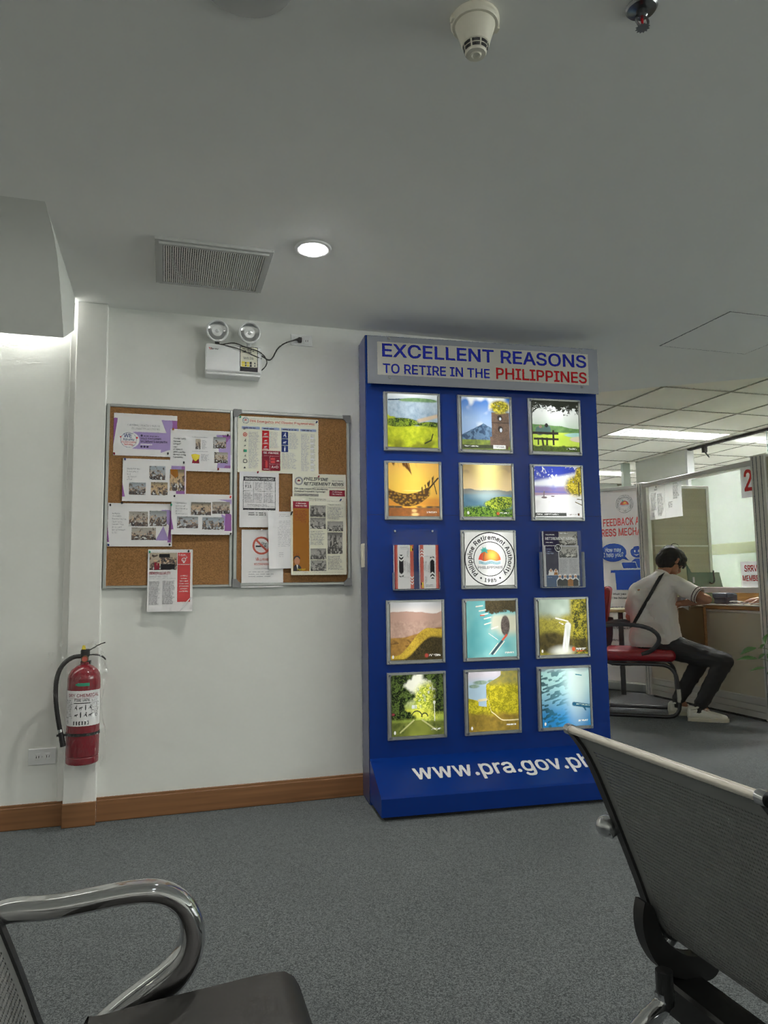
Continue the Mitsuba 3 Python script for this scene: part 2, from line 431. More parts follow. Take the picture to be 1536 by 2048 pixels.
    c = ov(c, (84, 50, 18), th * (1 - sm(0.4, 0.6, x)) * sm(0.3, 0.5, noise(x * 45 + y * 14, y * 4)))
    c = ov(c, (236, 230, 220), box2(x, y, 0.74, 0.95, 0.06, 0.09) * sm(0.35, 0.5, n3))
    out = dr.select(i == 3, c, out)
    # 4 lake under golden sky
    c = mix(L(232, 204, 150), L(176, 150, 96), sm(0.55, 1.0, y))
    c = ov(c, (150, 128, 96), sm(0.45, 0.6, n1) * sm(0.8, 0.9, y) * 0.7)
    c = ov(c, (255, 238, 150), ell(x, y, 0.52, 0.98, 0.22, 0.6, 0.8))
    mh = 0.46 + 0.06 * noise(x * 7, 2.0) + 0.03 * n2
    c = ov(c, (124, 124, 120), (1 - sm(mh - 0.01, mh + 0.01, y)))
    c = ov(c, mix(L(62, 104, 134), L(110, 152, 168), n1), 1 - sm(0.40, 0.46, y))
    c = ov(c, (196, 218, 216), ell(x, y, 0.5, 0.42, 0.3, 0.1, 0.8) * 0.6)
    c = ov(c, mix(L(24, 62, 20), L(120, 156, 50), leaf), 1 - sm(0.12, 0.2, y - 0.1 * n1 * (1 - x)))
    c = ov(c, mix(L(36, 70, 14), L(180, 196, 60), leaf), ell(x, y, 0.72, 0.24, 0.3, 0.1) + ell(x, y, 0.82, 0.33, 0.26, 0.06))
    c = ov(c, (236, 236, 230), ell(x, y, 0.09, 0.07, 0.025, 0.03) + box2(x, y, 0.74, 0.93, 0.06, 0.085) * sm(0.35, 0.5, n3))
    c = ov(c, (190, 90, 50), ell(x, y, 0.7, 0.06, 0.03, 0.03, 0.4))
    out = dr.select(i == 4, c, out)
    # 5 white beach under deep blue sky
    c = mix(L(112, 116, 190), L(42, 62, 170), sm(0.5, 0.95, y))
    c = ov(c, (236, 238, 246), sm(0.52, 0.62, n2 * 0.5 + n1 * 0.5) * sm(0.72, 0.8, y) + band(0.6, 0.7 + 0.2 * x, 0.05, y) * sm(0.36, 0.5, n1 + 0.15 * x) )
    c = ov(c, (150, 130, 170), band(0.5, 0.6, 0.03, y) * sm(0.3, 0.6, n1) * 0.8)
    c = ov(c, (168, 142, 160), band(0.42, 0.48, 0.01, y) * (1 - 0.6 * x))
    c = ov(c, (240, 240, 240), 1 - sm(0.40, 0.44, y - 0.04 * x))
    c = ov(c, (128, 116, 120), (ell(x, y, 0.2, 0.385, 0.06, 0.02) + ell(x, y, 0.38, 0.41, 0.04, 0.012) + seg(x, y, 0.19, 0.4, 0.2, 0.5, 0.012)))
    c = ov(c, (200, 190, 190), band(0.12, 0.34, 0.03, y) * sm(0.5, 0.7, n1) * 0.25)
    c = ov(c, mix(L(130, 116, 10), L(236, 214, 70), leaf), ell(x, y, 0.9, 0.62, 0.24, 0.2, 0.3) * sm(0.25, 0.45, n2 + 0.15) + ell(x, y, 0.98, 0.82, 0.1, 0.2, 0.3))
    c = ov(c, (96, 84, 40), box2(x, y, 0.93, 0.96, 0.42, 0.7) + seg(x, y, 0.86, 0.3, 1.0, 0.24, 0.008) + seg(x, y, 0.9, 0.36, 1.0, 0.35, 0.008))
    c = ov(c, (70, 72, 70), box2(x, y, 0.0, 0.66, 0.02, 0.085))
    c = ov(c, (240, 240, 240), box2(x, y, 0.03, 0.5, 0.045, 0.066) * sm(0.35, 0.5, n3) + box2(x, y, 0.67, 0.95, 0.02, 0.09))
    c = ov(c, (90, 60, 40), box2(x, y, 0.9, 0.94, 0.03, 0.08) + box2(x, y, 0.69, 0.88, 0.045, 0.06) * sm(0.45, 0.6, n3))
    out = dr.select(i == 5, c, out)
    # 6 mountain ridges
    c = mix(L(214, 206, 200), L(176, 176, 178), sm(0.8, 1.0, y))
    r1 = 0.74 + 0.1 * noise(x * 3.5, 1.0) + 0.02 * n2 + 0.05 * x
    c = ov(c, (168, 136, 122), 1 - sm(r1 - 0.01, r1 + 0.01, y))
    c = ov(c, mix(L(128, 98, 84), L(196, 166, 150), n2), (1 - sm(0.6, 0.74, y)) * 0.9)
    r2 = 0.36 + 0.2 * x + 0.06 * w1
    c = ov(c, mix(L(96, 66, 34), L(182, 138, 66), n2), 1 - sm(r2 - 0.015, r2 + 0.015, y))
    c = ov(c, (70, 48, 26), (1 - sm(0.0, 0.03, dr.abs(noise(x * 3 + y * 4, y * 9) - 0.5) - 0.06)) * (1 - sm(r2 - 0.1, r2, y)) * 0.6)
    r3 = 0.08 + 0.56 * sm(0.1, 0.75, x) * (1 - 0.22 * x)
    c = ov(c, mix(L(118, 92, 26), L(214, 182, 66), n1 * 0.6 + n3 * 0.4), 1 - sm(r3 - 0.01, r3 + 0.01, y))
    r4 = 0.02 + 0.5 * sm(0.22, 0.85, x) * (1 - 0.28 * x)
    c = ov(c, mix(L(24, 22, 12), L(70, 58, 28), n3), 1 - sm(r4 - 0.03, r4 + 0.03, y))
    c = ov(c, (232, 228, 220), ell(x, y, 0.045, 0.06, 0.02, 0.03) + box2(x, y, 0.74, 0.96, 0.055, 0.09) * sm(0.35, 0.5, n3))
    c = ov(c, (150, 60, 50), ell(x, y, 0.69, 0.07, 0.035, 0.035, 0.4))
    out = dr.select(i == 6, c, out)
    # 7 lagoon from above
    c = mix(L(70, 158, 166), L(150, 204, 200), n1 * 0.7 + 0.3 * x)
    c = ov(c, (206, 206, 184), sm(0.46, 0.62, n1 * 0.4 + 0.55 * x + 0.1 * y) * sm(0.3, 0.5, y) * (1 - sm(0.7, 0.8, y)))
    c = ov(c, mix(L(30, 26, 20), L(96, 84, 56), n2 * 0.5 + n3 * 0.5), sm(0.36, 0.40, x) * sm(0.74, 0.78, y + 0.16 * (n2 - 0.5) - 0.05 * x))
    c = ov(c, mix(L(48, 42, 40), L(124, 112, 106), n2 * 0.5 + n3 * 0.5), ell(x, y, 0.78, 0.55, 0.09, 0.18, 0.12))
    for a, b in ((0.2, 0.9), (0.26, 0.82), (0.3, 0.75), (0.36, 0.68), (0.36, 0.58), (0.5, 0.5)):
        c = ov(c, (232, 226, 214), seg(x, y, a, b, a + 0.13, b + 0.05 * (1.2 - b), 0.011))
    c = ov(c, (206, 92, 70), seg(x, y, 0.28, 0.74, 0.36, 0.74, 0.009) + seg(x, y, 0.72, 0.3, 0.8, 0.38, 0.02))
    c = ov(c, (60, 74, 84), seg(x, y, 0.5, 0.06, 0.7, 0.27, 0.022))
    c = ov(c, (226, 218, 206), seg(x, y, 0.54, 0.05, 0.75, 0.27, 0.009) + seg(x, y, 0.44, 0.05, 0.62, 0.24, 0.007))
    c = ov(c, (236, 236, 230), seg(x, y, 0.44, 0.42, 0.62, 0.3, 0.005) + box2(x, y, 0.76, 0.94, 0.055, 0.085) * sm(0.35, 0.5, n3))
    out = dr.select(i == 7, c, out)
    # 8 waterfall
    c = mix(L(96, 92, 36), L(188, 176, 72), n2 * 0.5 + n3 * 0.5)
    c = ov(c, mix(L(130, 150, 132), L(196, 208, 196), n1), sm(0.62, 0.8, y + 0.2 * (n1 - 0.5)) * (1 - sm(0.6, 0.7, x)))
    c = ov(c, mix(L(60, 62, 24), L(190, 176, 56), leaf), sm(0.66, 0.72, x + 0.04 * w1))
    c = ov(c, mix(L(36, 32, 18), L(96, 84, 40), n2), ell(x, y, 0.25, 0.22, 0.36, 0.2, 0.3) + box2(x, y, 0.6, 1.0, 0.05, 0.3, 0.05) * 0.8)
    c = ov(c, (226, 226, 214), seg(x, y, 0.35, 0.66, 0.6, 0.6, 0.012) + seg(x, y, 0.42, 0.58, 0.6, 0.5, 0.01) * sm(0.4, 0.6, n3))
    c = ov(c, mix(L(196, 200, 190), L(244, 244, 238), noise(x * 60, y * 8)), seg(x, y, 0.6, 0.52, 0.53, 0.1, 0.062, 0.25))
    c = ov(c, (222, 224, 212), ell(x, y, 0.46, 0.06, 0.2, 0.08, 0.8) * 0.9)
    c = ov(c, (236, 232, 226), ell(x, y, 0.05, 0.07, 0.02, 0.03) + box2(x, y, 0.75, 0.96, 0.07, 0.11) * sm(0.3, 0.45, n3))
    c = ov(c, (206, 96, 50), ell(x, y, 0.7, 0.09, 0.035, 0.04, 0.4) + box2(x, y, 0.76, 0.95, 0.04, 0.065) * sm(0.3, 0.45, n3))
    out = dr.select(i == 8, c, out)
    # 9 garden pond between tall trees
    c = mix(L(150, 166, 70), L(214, 214, 196), sm(0.4, 0.8, y))
    c = ov(c, mix(L(120, 136, 30), L(212, 214, 92), leaf), ell(x, y, 0.72, 0.55, 0.3, 0.32, 0.25) * sm(0.3, 0.5, n2 + 0.1))
    c = ov(c, (196, 202, 196), box2(x, y, 0.32, 0.62, 0.44, 0.5) * sm(0.3, 0.6, noise(x * 40, 1.0)))
    c = ov(c, mix(L(150, 160, 40), L(224, 222, 96), n2), box2(x, y, 0.25, 0.75, 0.28, 0.43, 0.03))
    c = ov(c, (66, 70, 40), RINGMASK(x, y, 0.48, 0.3, 0.10) + RINGMASK(x, y, 0.33, 0.3, 0.06) + RINGMASK(x, y, 0.63, 0.3, 0.06))
    c = ov(c, mix(L(16, 26, 10), L(80, 98, 44), leaf), (1 - sm(0.3, 0.42, x + 0.14 * (n2 - 0.5) + 0.1 * dr.sin(y * 17))) * sm(0.2, 0.3, y) + sm(0.72, 0.86, x + 0.16 * (n2 - 0.5)) * sm(0.3, 0.4, y) * sm(0.3, 0.5, y - 0.9 * (0.95 - x) + 0.2) + sm(0.86, 0.93, y + 0.12 * (n2 - 0.5)) * sm(0.55, 0.65, x))
    c = ov(c, mix(L(44, 58, 22), L(124, 132, 60), n2), 1 - sm(0.2, 0.26, y))
    tri = 1 - sm(0.95, 1.05, dr.abs(x - 0.5) / dr.maximum(0.08 + 0.9 * (0.26 - y), 0.02))
    c = ov(c, mix(L(50, 62, 26), L(140, 146, 60), n1), tri * band(0.0, 0.25, 0.01, y))
    c = ov(c, (168, 168, 110), (seg(x, y, 0.42, 0.25, 0.16, 0.06, 0.013) + seg(x, y, 0.58, 0.25, 0.86, 0.07, 0.013)))
    c = ov(c, (214, 214, 196), box2(x, y, 0.815, 0.83, 0.22, 0.5) + ell(x, y, 0.82, 0.53, 0.025, 0.03))
    c = ov(c, (170, 70, 80), ell(x, y, 0.03, 0.36, 0.03, 0.02, 0.5) * 0.6)
    c = ov(c, (232, 232, 226), ell(x, y, 0.06, 0.06, 0.02, 0.03) + box2(x, y, 0.75, 0.94, 0.08, 0.105) * sm(0.35, 0.5, n3))
    out = dr.select(i == 9, c, out)
    # 10 wooded cape from above
    c = mix(L(166, 190, 206), L(206, 200, 208), sm(0.75, 0.95, y))
    c = ov(c, mix(L(90, 120, 110), L(160, 180, 160), n2), ell(x, y, 0.12, 0.76, 0.1, 0.03, 0.3) + ell(x, y, 0.25, 0.82, 0.14, 0.035, 0.3) + ell(x, y, 0.45, 0.84, 0.06, 0.02, 0.3))
    land = dr.maximum(1 - sm(-0.01, 0.01, y - 0.54 + 0.12 * x - 0.06 * w1 + dr.select(x > 0.2, 0.08, 0.0)), sm(-0.01, 0.01, x - 0.36 - 0.02 * w1 - 0.30 * sm(0.76, 0.95, y)))
    c = ov(c, mix(L(122, 116, 22), L(216, 202, 48), leaf * 0.6 + 0.4 * n1), land)
    c = ov(c, mix(L(126, 128, 84), L(176, 160, 70), n2), land * sm(0.72, 0.84, y))
    c = ov(c, mix(L(104, 88, 36), L(160, 132, 52), n2), land * (1 - sm(0.24, 0.34, y + 0.1 * (n1 - 0.5))))
    road = 0.33 - 0.16 * sm(0.4, 0.7, x) + 0.1 * (1 - sm(0.36, 0.46, x)) * 3 + 0.02 * w1
    c = ov(c, (214, 200, 150), (1 - sm(0.008, 0.016, dr.abs(y - road))) * sm(0.36, 0.4, x))
    c = ov(c, (214, 200, 160), seg(x, y, 0.2, 0.52, 0.36, 0.53, 0.02))
    c = ov(c, (232, 232, 226), ell(x, y, 0.06, 0.06, 0.02, 0.03) + box2(x, y, 0.75, 0.94, 0.08, 0.105) * sm(0.35, 0.5, n3))
    out = dr.select(i == 10, c, out)
    # 11 sea creature under water
    c = mix(L(40, 124, 180), L(176, 220, 216), sm(0.1, 0.9, y + 0.12 * (n1 - 0.5)))
    c = ov(c, (222, 240, 234), ell(x, y, 0.75, 0.95, 0.22, 0.7, 0.8) * 0.8)
    rip = sm(0.52, 0.66, noise(x * 13 + 2 * y, y * 34 - x * 8, 4.0))
    c = ov(c, (36, 88, 100), rip * (1 - sm(0.3, 0.62, x)) * 0.75)
    c = ov(c, (24, 56, 66), rip * (1 - sm(0.04, 0.2, x)) * 0.6)
    c = ov(c, (40, 92, 120), seg(x, y, 0.66, 0.38, 0.98, 0.33, 0.035, 0.35) + seg(x, y, 0.86, 0.33, 0.9, 0.27, 0.015))
    c = ov(c, (190, 214, 206), seg(x, y, 0.72, 0.375, 0.98, 0.345, 0.01) * sm(0.4, 0.55, n3))
    c = ov(c, (90, 150, 166), seg(x, y, 0.72, 0.89, 0.84, 0.87, 0.01))
    c = ov(c, (150, 170, 176), sm(0.92, 1.0, y + 0.1 * (n1 - 0.5)) * 0.7)
    c = ov(c, (232, 232, 226), ell(x, y, 0.06, 0.06, 0.02, 0.03) + box2(x, y, 0.74, 0.94, 0.075, 0.105) * sm(0.35, 0.5, n3))
    out = dr.select(i == 11, c, out)
    # 12 white seal panel: sun over waves with a palm
    c = C3(236, 236, 233)
    dome = ell(x, y, 0.5, 0.465, 0.228, 0.205, 0.03) * sm(0.463, 0.469, y - 0.012 * dr.sin(x * 27))
    g = dr.exp(-(dr.square((x - 0.55) / 0.13) + dr.square((y - 0.56) / 0.13)))
    c = ov(c, ov(C3(206, 52, 46), (250, 214, 96), g), dome)
    for k in range(3):
        c = ov(c, (120, 170, 186), (1 - sm(0.004, 0.009, dr.abs(y - 0.437 + 0.018 * k - 0.010 * dr.sin(x * 27)))) * band(0.28, 0.72, 0.01, x))
    c = ov(c, (150, 104, 64), seg(x, y, 0.395, 0.63, 0.37, 0.465, 0.010))
    for k in range(11):
        a = math.radians(-30 + 24 * k); l = 0.07 if k % 2 == 0 else 0.055
        c = ov(c, (60, 160, 150), seg(x, y, 0.395, 0.645, 0.395 + l * math.cos(a), 0.645 + l * math.sin(a), 0.009))
    out = dr.select(i == 12, c, out)
    return out

def RINGMASK(x, y, cx, cy, r):
    d = dr.sqrt(dr.square(x - cx) + dr.square(y - cy))
    return (1 - sm(0.006, 0.014, dr.abs(d - r))) * sm(cy - 0.01, cy + 0.01, y)

def tube_glow(uv):
    """the lamp tube upright behind each picture makes its middle brighter"""
    x = uv.x - dr.floor(uv.x)
    return dr.select(uv.x < 12, 0.5 + 0.85 * dr.exp(-dr.square((x - 0.5) / 0.26)), 0.42 + 1.0 * dr.exp(-dr.square((x - 0.6) / 0.2)))
def landscape_light(p, n, uv):
    return landscape(p, n, uv) * (BACKLIT * tube_glow(uv))
scene['landscape_print'] = {'type': 'twosided', 'bsdf': {'type': 'principled', 'base_color': mikit.proc(landscape), 'roughness': 0.3, 'specular': 0.4}}

# small printed snapshots on the notices: blotches of people over a pale or warm room
def snapshot(p, n, uv):
    i = dr.floor(uv.x); x = uv.x - i; y = uv.y
    a = noise(x * 9, y * 6, i * 7.3); b = noise(x * 22, y * 15, i * 3.1 + 50); h = mikit.cell_rand(i, 3); k = mikit.cell_rand(i, 9)
    back = mix(L(160, 170, 180), L(190, 164, 126), k * k)
    back = ov(back, (96, 96, 92), sm(0.7, 0.95, y) * h)
    folk = sm(0.42, 0.56, a * 0.55 + b * 0.3 + 0.38 * (0.62 - y))
    dark = mix(L(30, 34, 44), L(92, 78, 70), sm(0.3, 0.7, b))
    c = back * (1 - folk) + dark * folk
    c = ov(c, (206, 178, 150), sm(0.62, 0.7, noise(x * 26, y * 20, i * 2.0 + 7)) * band(0.3, 0.7, 0.1, y) * 0.9)
    c = ov(c, (222, 226, 228), sm(0.68, 0.76, noise(x * 13, y * 10, i * 4.0 + 3)) * (1 - sm(0.2, 0.5, y)) * 0.8)
    g = mi.luminance(c)
    return dr.select(i >= 20, mi.Color3f(g, g * 0.97, g * 0.9), c)
scene['snapshot_print'] = {'type': 'twosided', 'bsdf': {'type': 'principled', 'base_color': mikit.proc(snapshot), 'roughness': 0.6, 'specular': 0.2}}

# ------------------------------------------------------------------ the setting
WALL, CEIL, TILE_Z = 3.69, 2.463, 2.5
struct('floor', bx(-3.2, 6.9, -2.5, 9.4, -0.05, 0), 'carpet', 'grey speckled carpet')
struct('wall_front', bx(-3.2, 1.96, WALL, WALL + 0.13, 0, 2.62), 'wall_paint', 'white painted wall with an orange peel finish')
struct('wall_office', bx(1.9, 2.03, WALL + 0.13, 7.6, 0, 2.62), 'wall_paint')
struct('wall_left', bx(-3.3, -3.2, -2.5, 3.9, 0, 2.62), 'wall_paint')
struct('wall_rear', bx(-3.2, 6.9, -2.6, -2.5, 0, 2.62), 'wall_paint')
struct('wall_back', bx(1.9, 6.9, 9.3, 9.4, 0, 2.75), 'pale_wall')
# windows with glowing blinds, added at the far right to brighten ceilings and office
RX = 6.9
struct('wall_right', cat_([bx(RX, RX + 0.1, -2.5, 9.4, 0, 0.85), bx(RX, RX + 0.1, -2.5, 9.4, 2.40, 2.75)] + [bx(RX - 0.02, RX + 0.1, y - 0.05, y + 0.05, 0.85, 2.40) for y in np.linspace(-2.45, 9.35, 7)]), 'wall_paint')
ys_ = np.linspace(-2.45, 9.35, 7)
for i in range(6):
    w = f'window_{i + 3}'
    struct(w, bx(RX - 0.03, RX + 0.02, ys_[i] + 0.05, ys_[i + 1] - 0.05, 0.84, 0.87), 'plastic_white', 'added window with glowing blinds')
    part('blind', {**mikit.ply((np.array([(RX + 0.05, ys_[i] + 0.05, 0.87), (RX + 0.05, ys_[i + 1] - 0.05, 0.87), (RX + 0.05, ys_[i + 1] - 0.05, 2.40), (RX + 0.05, ys_[i] + 0.05, 2.40)]), [(0, 2, 1), (0, 3, 2)]), 'paper'), 'emitter': {'type': 'area', 'radiance': {'type': 'rgb', 'value': [(ADDED_WINDOW if i < 2 else 0.22) * c for c in (0.94, 1.0, 0.95)]}}}, None, w)
# plain ceiling: its edge towards the tiled office ceiling runs aslant
def edge_y(x):
    return 4.502 + (x - 3.034) * (3.858 - 4.502) / (3.954 - 3.034)
struct('ceiling', prism([(-3.2, -2.5), (6.9, -2.5), (6.9, edge_y(6.9)), (2.03, edge_y(2.03)), (1.95, WALL + 0.02), (-3.2, WALL + 0.02)], 0.03, T_ := np.array([[1, 0, 0, 0], [0, 1, 0, 0], [0, 0, 1, CEIL], [0, 0, 0, 1.0]])), 'ceiling_paint', 'plain grey-white plasterboard ceiling')
# flush access hatch: a board a hair below its dark joint
hx0, hx1, hy0, hy1 = 2.785, 3.40, 2.93, 3.485
part('access_joint', cat_([bx(hx0 - 0.006, hx1 + 0.006, y - 0.003, y + 0.003, CEIL - 0.0012, CEIL + 0.001) for y in (hy0, hy1)] + [bx(x - 0.003, x + 0.003, hy0, hy1, CEIL - 0.0012, CEIL + 0.001) for x in (hx0, hx1)]), 'corner_grey', 'ceiling')
part('access_hatch', bx(hx0 + 0.003, hx1 - 0.003, hy0 + 0.003, hy1 - 0.003, CEIL - 0.0022, CEIL + 0.001), 'ceiling_paint', 'ceiling')
# tiled office ceiling
scene['ceiling_tiled'] = mikit.ply(bx(1.9, 7.0, 1.0, 9.4, TILE_Z + 0.09, TILE_Z + 0.12), 'tile_white')
labels['ceiling_tiled'] = {'kind': 'structure', 'label': 'cream tiled office ceiling on a metal grid'}
XS = [2.30 + 0.6035 * i for i in range(9)]
YS = [2.0145 + 0.5885 * j for j in range(13)]
tile = mikit.ply(bx(-0.294, 0.294, -0.2865, 0.2865, 0, 0.015, 0.003), 'tile_white')
lit = {(3, 6), (4, 6), (6, 6), (7, 6), (4, 10), (5, 10), (6, 3), (7, 3)}   # cells that hold the fluorescent fittings
for i in range(8):
    for j in range(12):
        x, y = (XS[i] + XS[i + 1]) / 2, (YS[j] + YS[j + 1]) / 2
        if y + 0.3 < edge_y(x + 0.3) - 0.05 or (i, j) in lit:
            continue
        part('tile', {**tile, 'to_world': T().translate([x, y, TILE_Z + 0.004])}, None, 'ceiling_tiled')
for x in XS:
    y0 = max(1.2, edge_y(x))
    part('grid_bar', cat_([bx(x - 0.008, x + 0.008, y0, 9.3, TILE_Z, TILE_Z + 0.003), bx(x - 0.002, x + 0.002, y0, 9.3, TILE_Z, TILE_Z + 0.04)]), 'tbar', 'ceiling_tiled')
for y in YS:
    x0 = max(2.03, 3.034 + (4.502 - y) * 0.92 / 0.644)
    if x0 < 6.85:
        part('grid_bar', cat_([bx(x0, 6.88, y - 0.008, y + 0.008, TILE_Z + 0.0004, TILE_Z + 0.0034), bx(x0, 6.88, y - 0.002, y + 0.002, TILE_Z, TILE_Z + 0.04)]), 'tbar', 'ceiling_tiled')
# ceiling cove at the left: a scooped apron with a lamp tube behind it
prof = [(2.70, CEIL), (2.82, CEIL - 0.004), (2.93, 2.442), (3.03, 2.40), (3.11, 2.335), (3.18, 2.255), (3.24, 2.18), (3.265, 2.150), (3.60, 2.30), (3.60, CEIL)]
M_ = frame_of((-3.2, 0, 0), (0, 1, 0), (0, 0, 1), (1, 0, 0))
struct('ceiling_cove', prism(prof, 2.76, M_), 'apron_shade', 'scooped apron hanging below the ceiling before the bright cove', smooth=25)
# pilaster, side trim, skirting
struct('wall_pilaster', bx(-0.434, -0.294, WALL - 0.045, WALL + 0.02, 0, CEIL, 0.004), 'pilaster_paint', 'slim white pilaster')
struct('trim_1', bx(-0.462, -0.436, WALL - 0.016, WALL + 0.01, 0.11, CEIL, 0.002), 'pilaster_paint')
struct('baseboard_left', cat_([bx(-3.2, -0.434, WALL - 0.014, WALL + 0.005, 0, 0.098, 0.003), bx(-3.2, -0.434, WALL - 0.009, WALL + 0.005, 0.096, 0.109, 0.002)]), 'baseboard_wood', 'brown wooden skirting board')
struct('baseboard_front', cat_([bx(-0.294, 1.94, WALL - 0.014, WALL + 0.005, 0, 0.098, 0.003), bx(-0.294, 1.94, WALL - 0.009, WALL + 0.005, 0.096, 0.109, 0.002)]), 'baseboard_wood', 'brown wooden skirting board')
struct('baseboard_pilaster', bx(-0.436, -0.292, WALL - 0.058, WALL - 0.04, 0, 0.105, 0.003), 'baseboard_wood')

# ------------------------------------------------------------------ lamps
mat('lamp_glass', (240, 240, 236), 0.4)
def emit(key_mesh, rgb, parent, name):
    part(name, {**mikit.ply(key_mesh, 'lamp_glass'), 'emitter': {'type': 'area', 'radiance': {'type': 'rgb', 'value': rgb}}}, None, parent)
def downlight(x, y, label, k=0.55):
    t = thing('downlight', label, 'ceiling light', 'round ceiling downlights')
    M = frame_of((x, y, CEIL), (1, 0, 0), (0, 1, 0), (0, 0, 1))
    part('trim_ring', lathe([(0.052, 0.0), (0.056, -0.006), (0.066, -0.009), (0.074, -0.006), (0.076, 0.0)], 48, M), 'plastic_white', t, 40)
    d = lathe([(0, 0.0), (0.054, 0.0), (0.054, -0.006), (0.050, -0.012), (0.042, -0.018), (0.030, -0.023), (0.015, -0.026), (0, -0.027)], 40, M)      # slightly bulging opal lens
    emit(d, [DOWNLIGHT * k * c for c in (1.0, 0.965, 0.895)], t, 'lamp')
downlight(0.559, 2.803, 'glowing round downlight in the ceiling beside the air grille', 1.0)
for x, y, l in ((0.45, 0.35, 'round downlight over the waiting benches'), (2.75, 0.55, 'round downlight at the near right of the ceiling'), (-1.9, 0.6, 'round downlight at the near left of the ceiling'),
                (0.5, -1.5, 'round downlight at the middle of the rear ceiling'), (2.9, -1.5, 'round downlight at the right of the rear ceiling'), (-1.9, -1.5, 'round downlight at the left of the rear ceiling')):
    downlight(x, y, l)
def troffer(i, j, label, k=1.0):
    x0, x1, yc = XS[i] + 0.008, XS[i + 2] - 0.008, (YS[j] + YS[j + 1]) / 2
    y0, y1 = yc - 0.148, yc + 0.148
    t = thing('ceiling_troffer', label, 'ceiling light', 'office fluorescent fittings')
    z = TILE_Z + 0.003
    part('housing', cat_([bx(x0, x1, y0 - 0.004, y0, z - 0.003, z + 0.075), bx(x0, x1, y1, y1 + 0.004, z - 0.003, z + 0.075), bx(x0 - 0.004, x0, y0, y1, z - 0.003, z + 0.075), bx(x1, x1 + 0.004, y0, y1, z - 0.003, z + 0.075), bx(x0, x1, y0, y1, z + 0.07, z + 0.075)]), 'plastic_white', t)
    for a, b in ((YS[j] + 0.012, y0 - 0.004), (y1 + 0.004, YS[j + 1] - 0.012)):
        part('filler_strip', bx(x0, x1, a, b, z, z + 0.012), 'tile_white', t)
    for y in (yc - 0.075, yc + 0.075):
        emit(cyl((x0 + 0.03, y, z + 0.05), (x1 - 0.03, y, z + 0.05), 0.014, n=10), [TROFFER * 13 * k * c for c in (1.0, 0.98, 0.92)], t, 'lamp')
    part('divider', bx(x0, x1, yc - 0.006, yc + 0.006, z, z + 0.04), 'reflector', t)
    n = 12
    for q in range(1, n):
        x = x0 + (x1 - x0) * q / n
        part('louvre_blade', hull([(x - 0.012, y, z + 0.002) for y in (y0, y1)] + [(x + 0.012, y, z + 0.002) for y in (y0, y1)] + [(x, y, z + 0.032) for y in (y0, y1)]), 'reflector', t)
mat('reflector', (236, 238, 240), 0.25, 0.2)
troffer(3, 6, 'lit louvred fluorescent fitting in the tiled ceiling above the seated man')
troffer(6, 6, 'added louvred fluorescent fitting lighting the room behind the glass partition', 0.1)  # added to light the room behind the glass
troffer(6, 3, 'added louvred fluorescent fitting out of view at the near end of the office', 0.6)  # extra fitting out of view, added to brighten the office
troffer(4, 10, 'louvred fluorescent fitting over the rear room', 0.35)
t = thing('cove_lamp', 'white lamp tube hidden behind the scooped ceiling apron', 'lamp')
emit(cyl((-3.1, 3.645, 2.385), (-0.52, 3.645, 2.385), 0.013, n=10), [COVE * c for c in (1.0, 0.99, 0.95)], t, 'tube')
part('bracket', cat_([bx(x - 0.01, x + 0.01, 3.60, 3.66, 2.398, 2.404) for x in (-2.9, -1.8, -0.7)]), 'plastic_white', t)
# ------------------------------------------------------------------ ceiling fittings
t = thing('air_grille', 'white rectangular ceiling air grille with many thin slats', 'air vent')
vx0, vx1, vy0, vy1 = -0.066, 0.405, 2.862, 3.292
part('duct', bx(vx0 + 0.03, vx1 - 0.03, vy0 + 0.03, vy1 - 0.03, CEIL - 0.0015, CEIL + 0.001), 'duct_dark', t)
mat('duct_dark', (52, 53, 53), 0.9)
mat('grille_paint', (176, 178, 176), 0.6)
rim = Polygon([(vx0, vy0), (vx1, vy0), (vx1, vy1), (vx0, vy1)], [[(vx0 + 0.032, vy0 + 0.032), (vx1 - 0.032, vy0 + 0.032), (vx1 - 0.032, vy1 - 0.032), (vx0 + 0.032, vy1 - 0.032)]])
m = trimesh.creation.extrude_polygon(rim, 0.012, engine='earcut'); m.apply_translation((0, 0, CEIL - 0.012))
part('frame', m, 'grille_paint', t)
rim2 = Polygon([(vx0 + 0.016, vy0 + 0.016), (vx1 - 0.016, vy0 + 0.016), (vx1 - 0.016, vy1 - 0.016), (vx0 + 0.016, vy1 - 0.016)], [[(vx0 + 0.03, vy0 + 0.03), (vx1 - 0.03, vy0 + 0.03), (vx1 - 0.03, vy1 - 0.03), (vx0 + 0.03, vy1 - 0.03)]])
m = trimesh.creation.extrude_polygon(rim2, 0.01, engine='earcut'); m.apply_translation((0, 0, CEIL - 0.021))
part('inner_frame', m, 'grille_paint', t)
N = 46
for i in range(N):
    x = vx0 + 0.036 + (vx1 - vx0 - 0.072) * i / (N - 1)
    part('slat', bx(x - 0.0029, x + 0.0029, vy0 + 0.03, vy1 - 0.03, CEIL - 0.017, CEIL - 0.008), 'slat_paint', t)
mat('slat_paint', (222, 222, 218), 0.6)

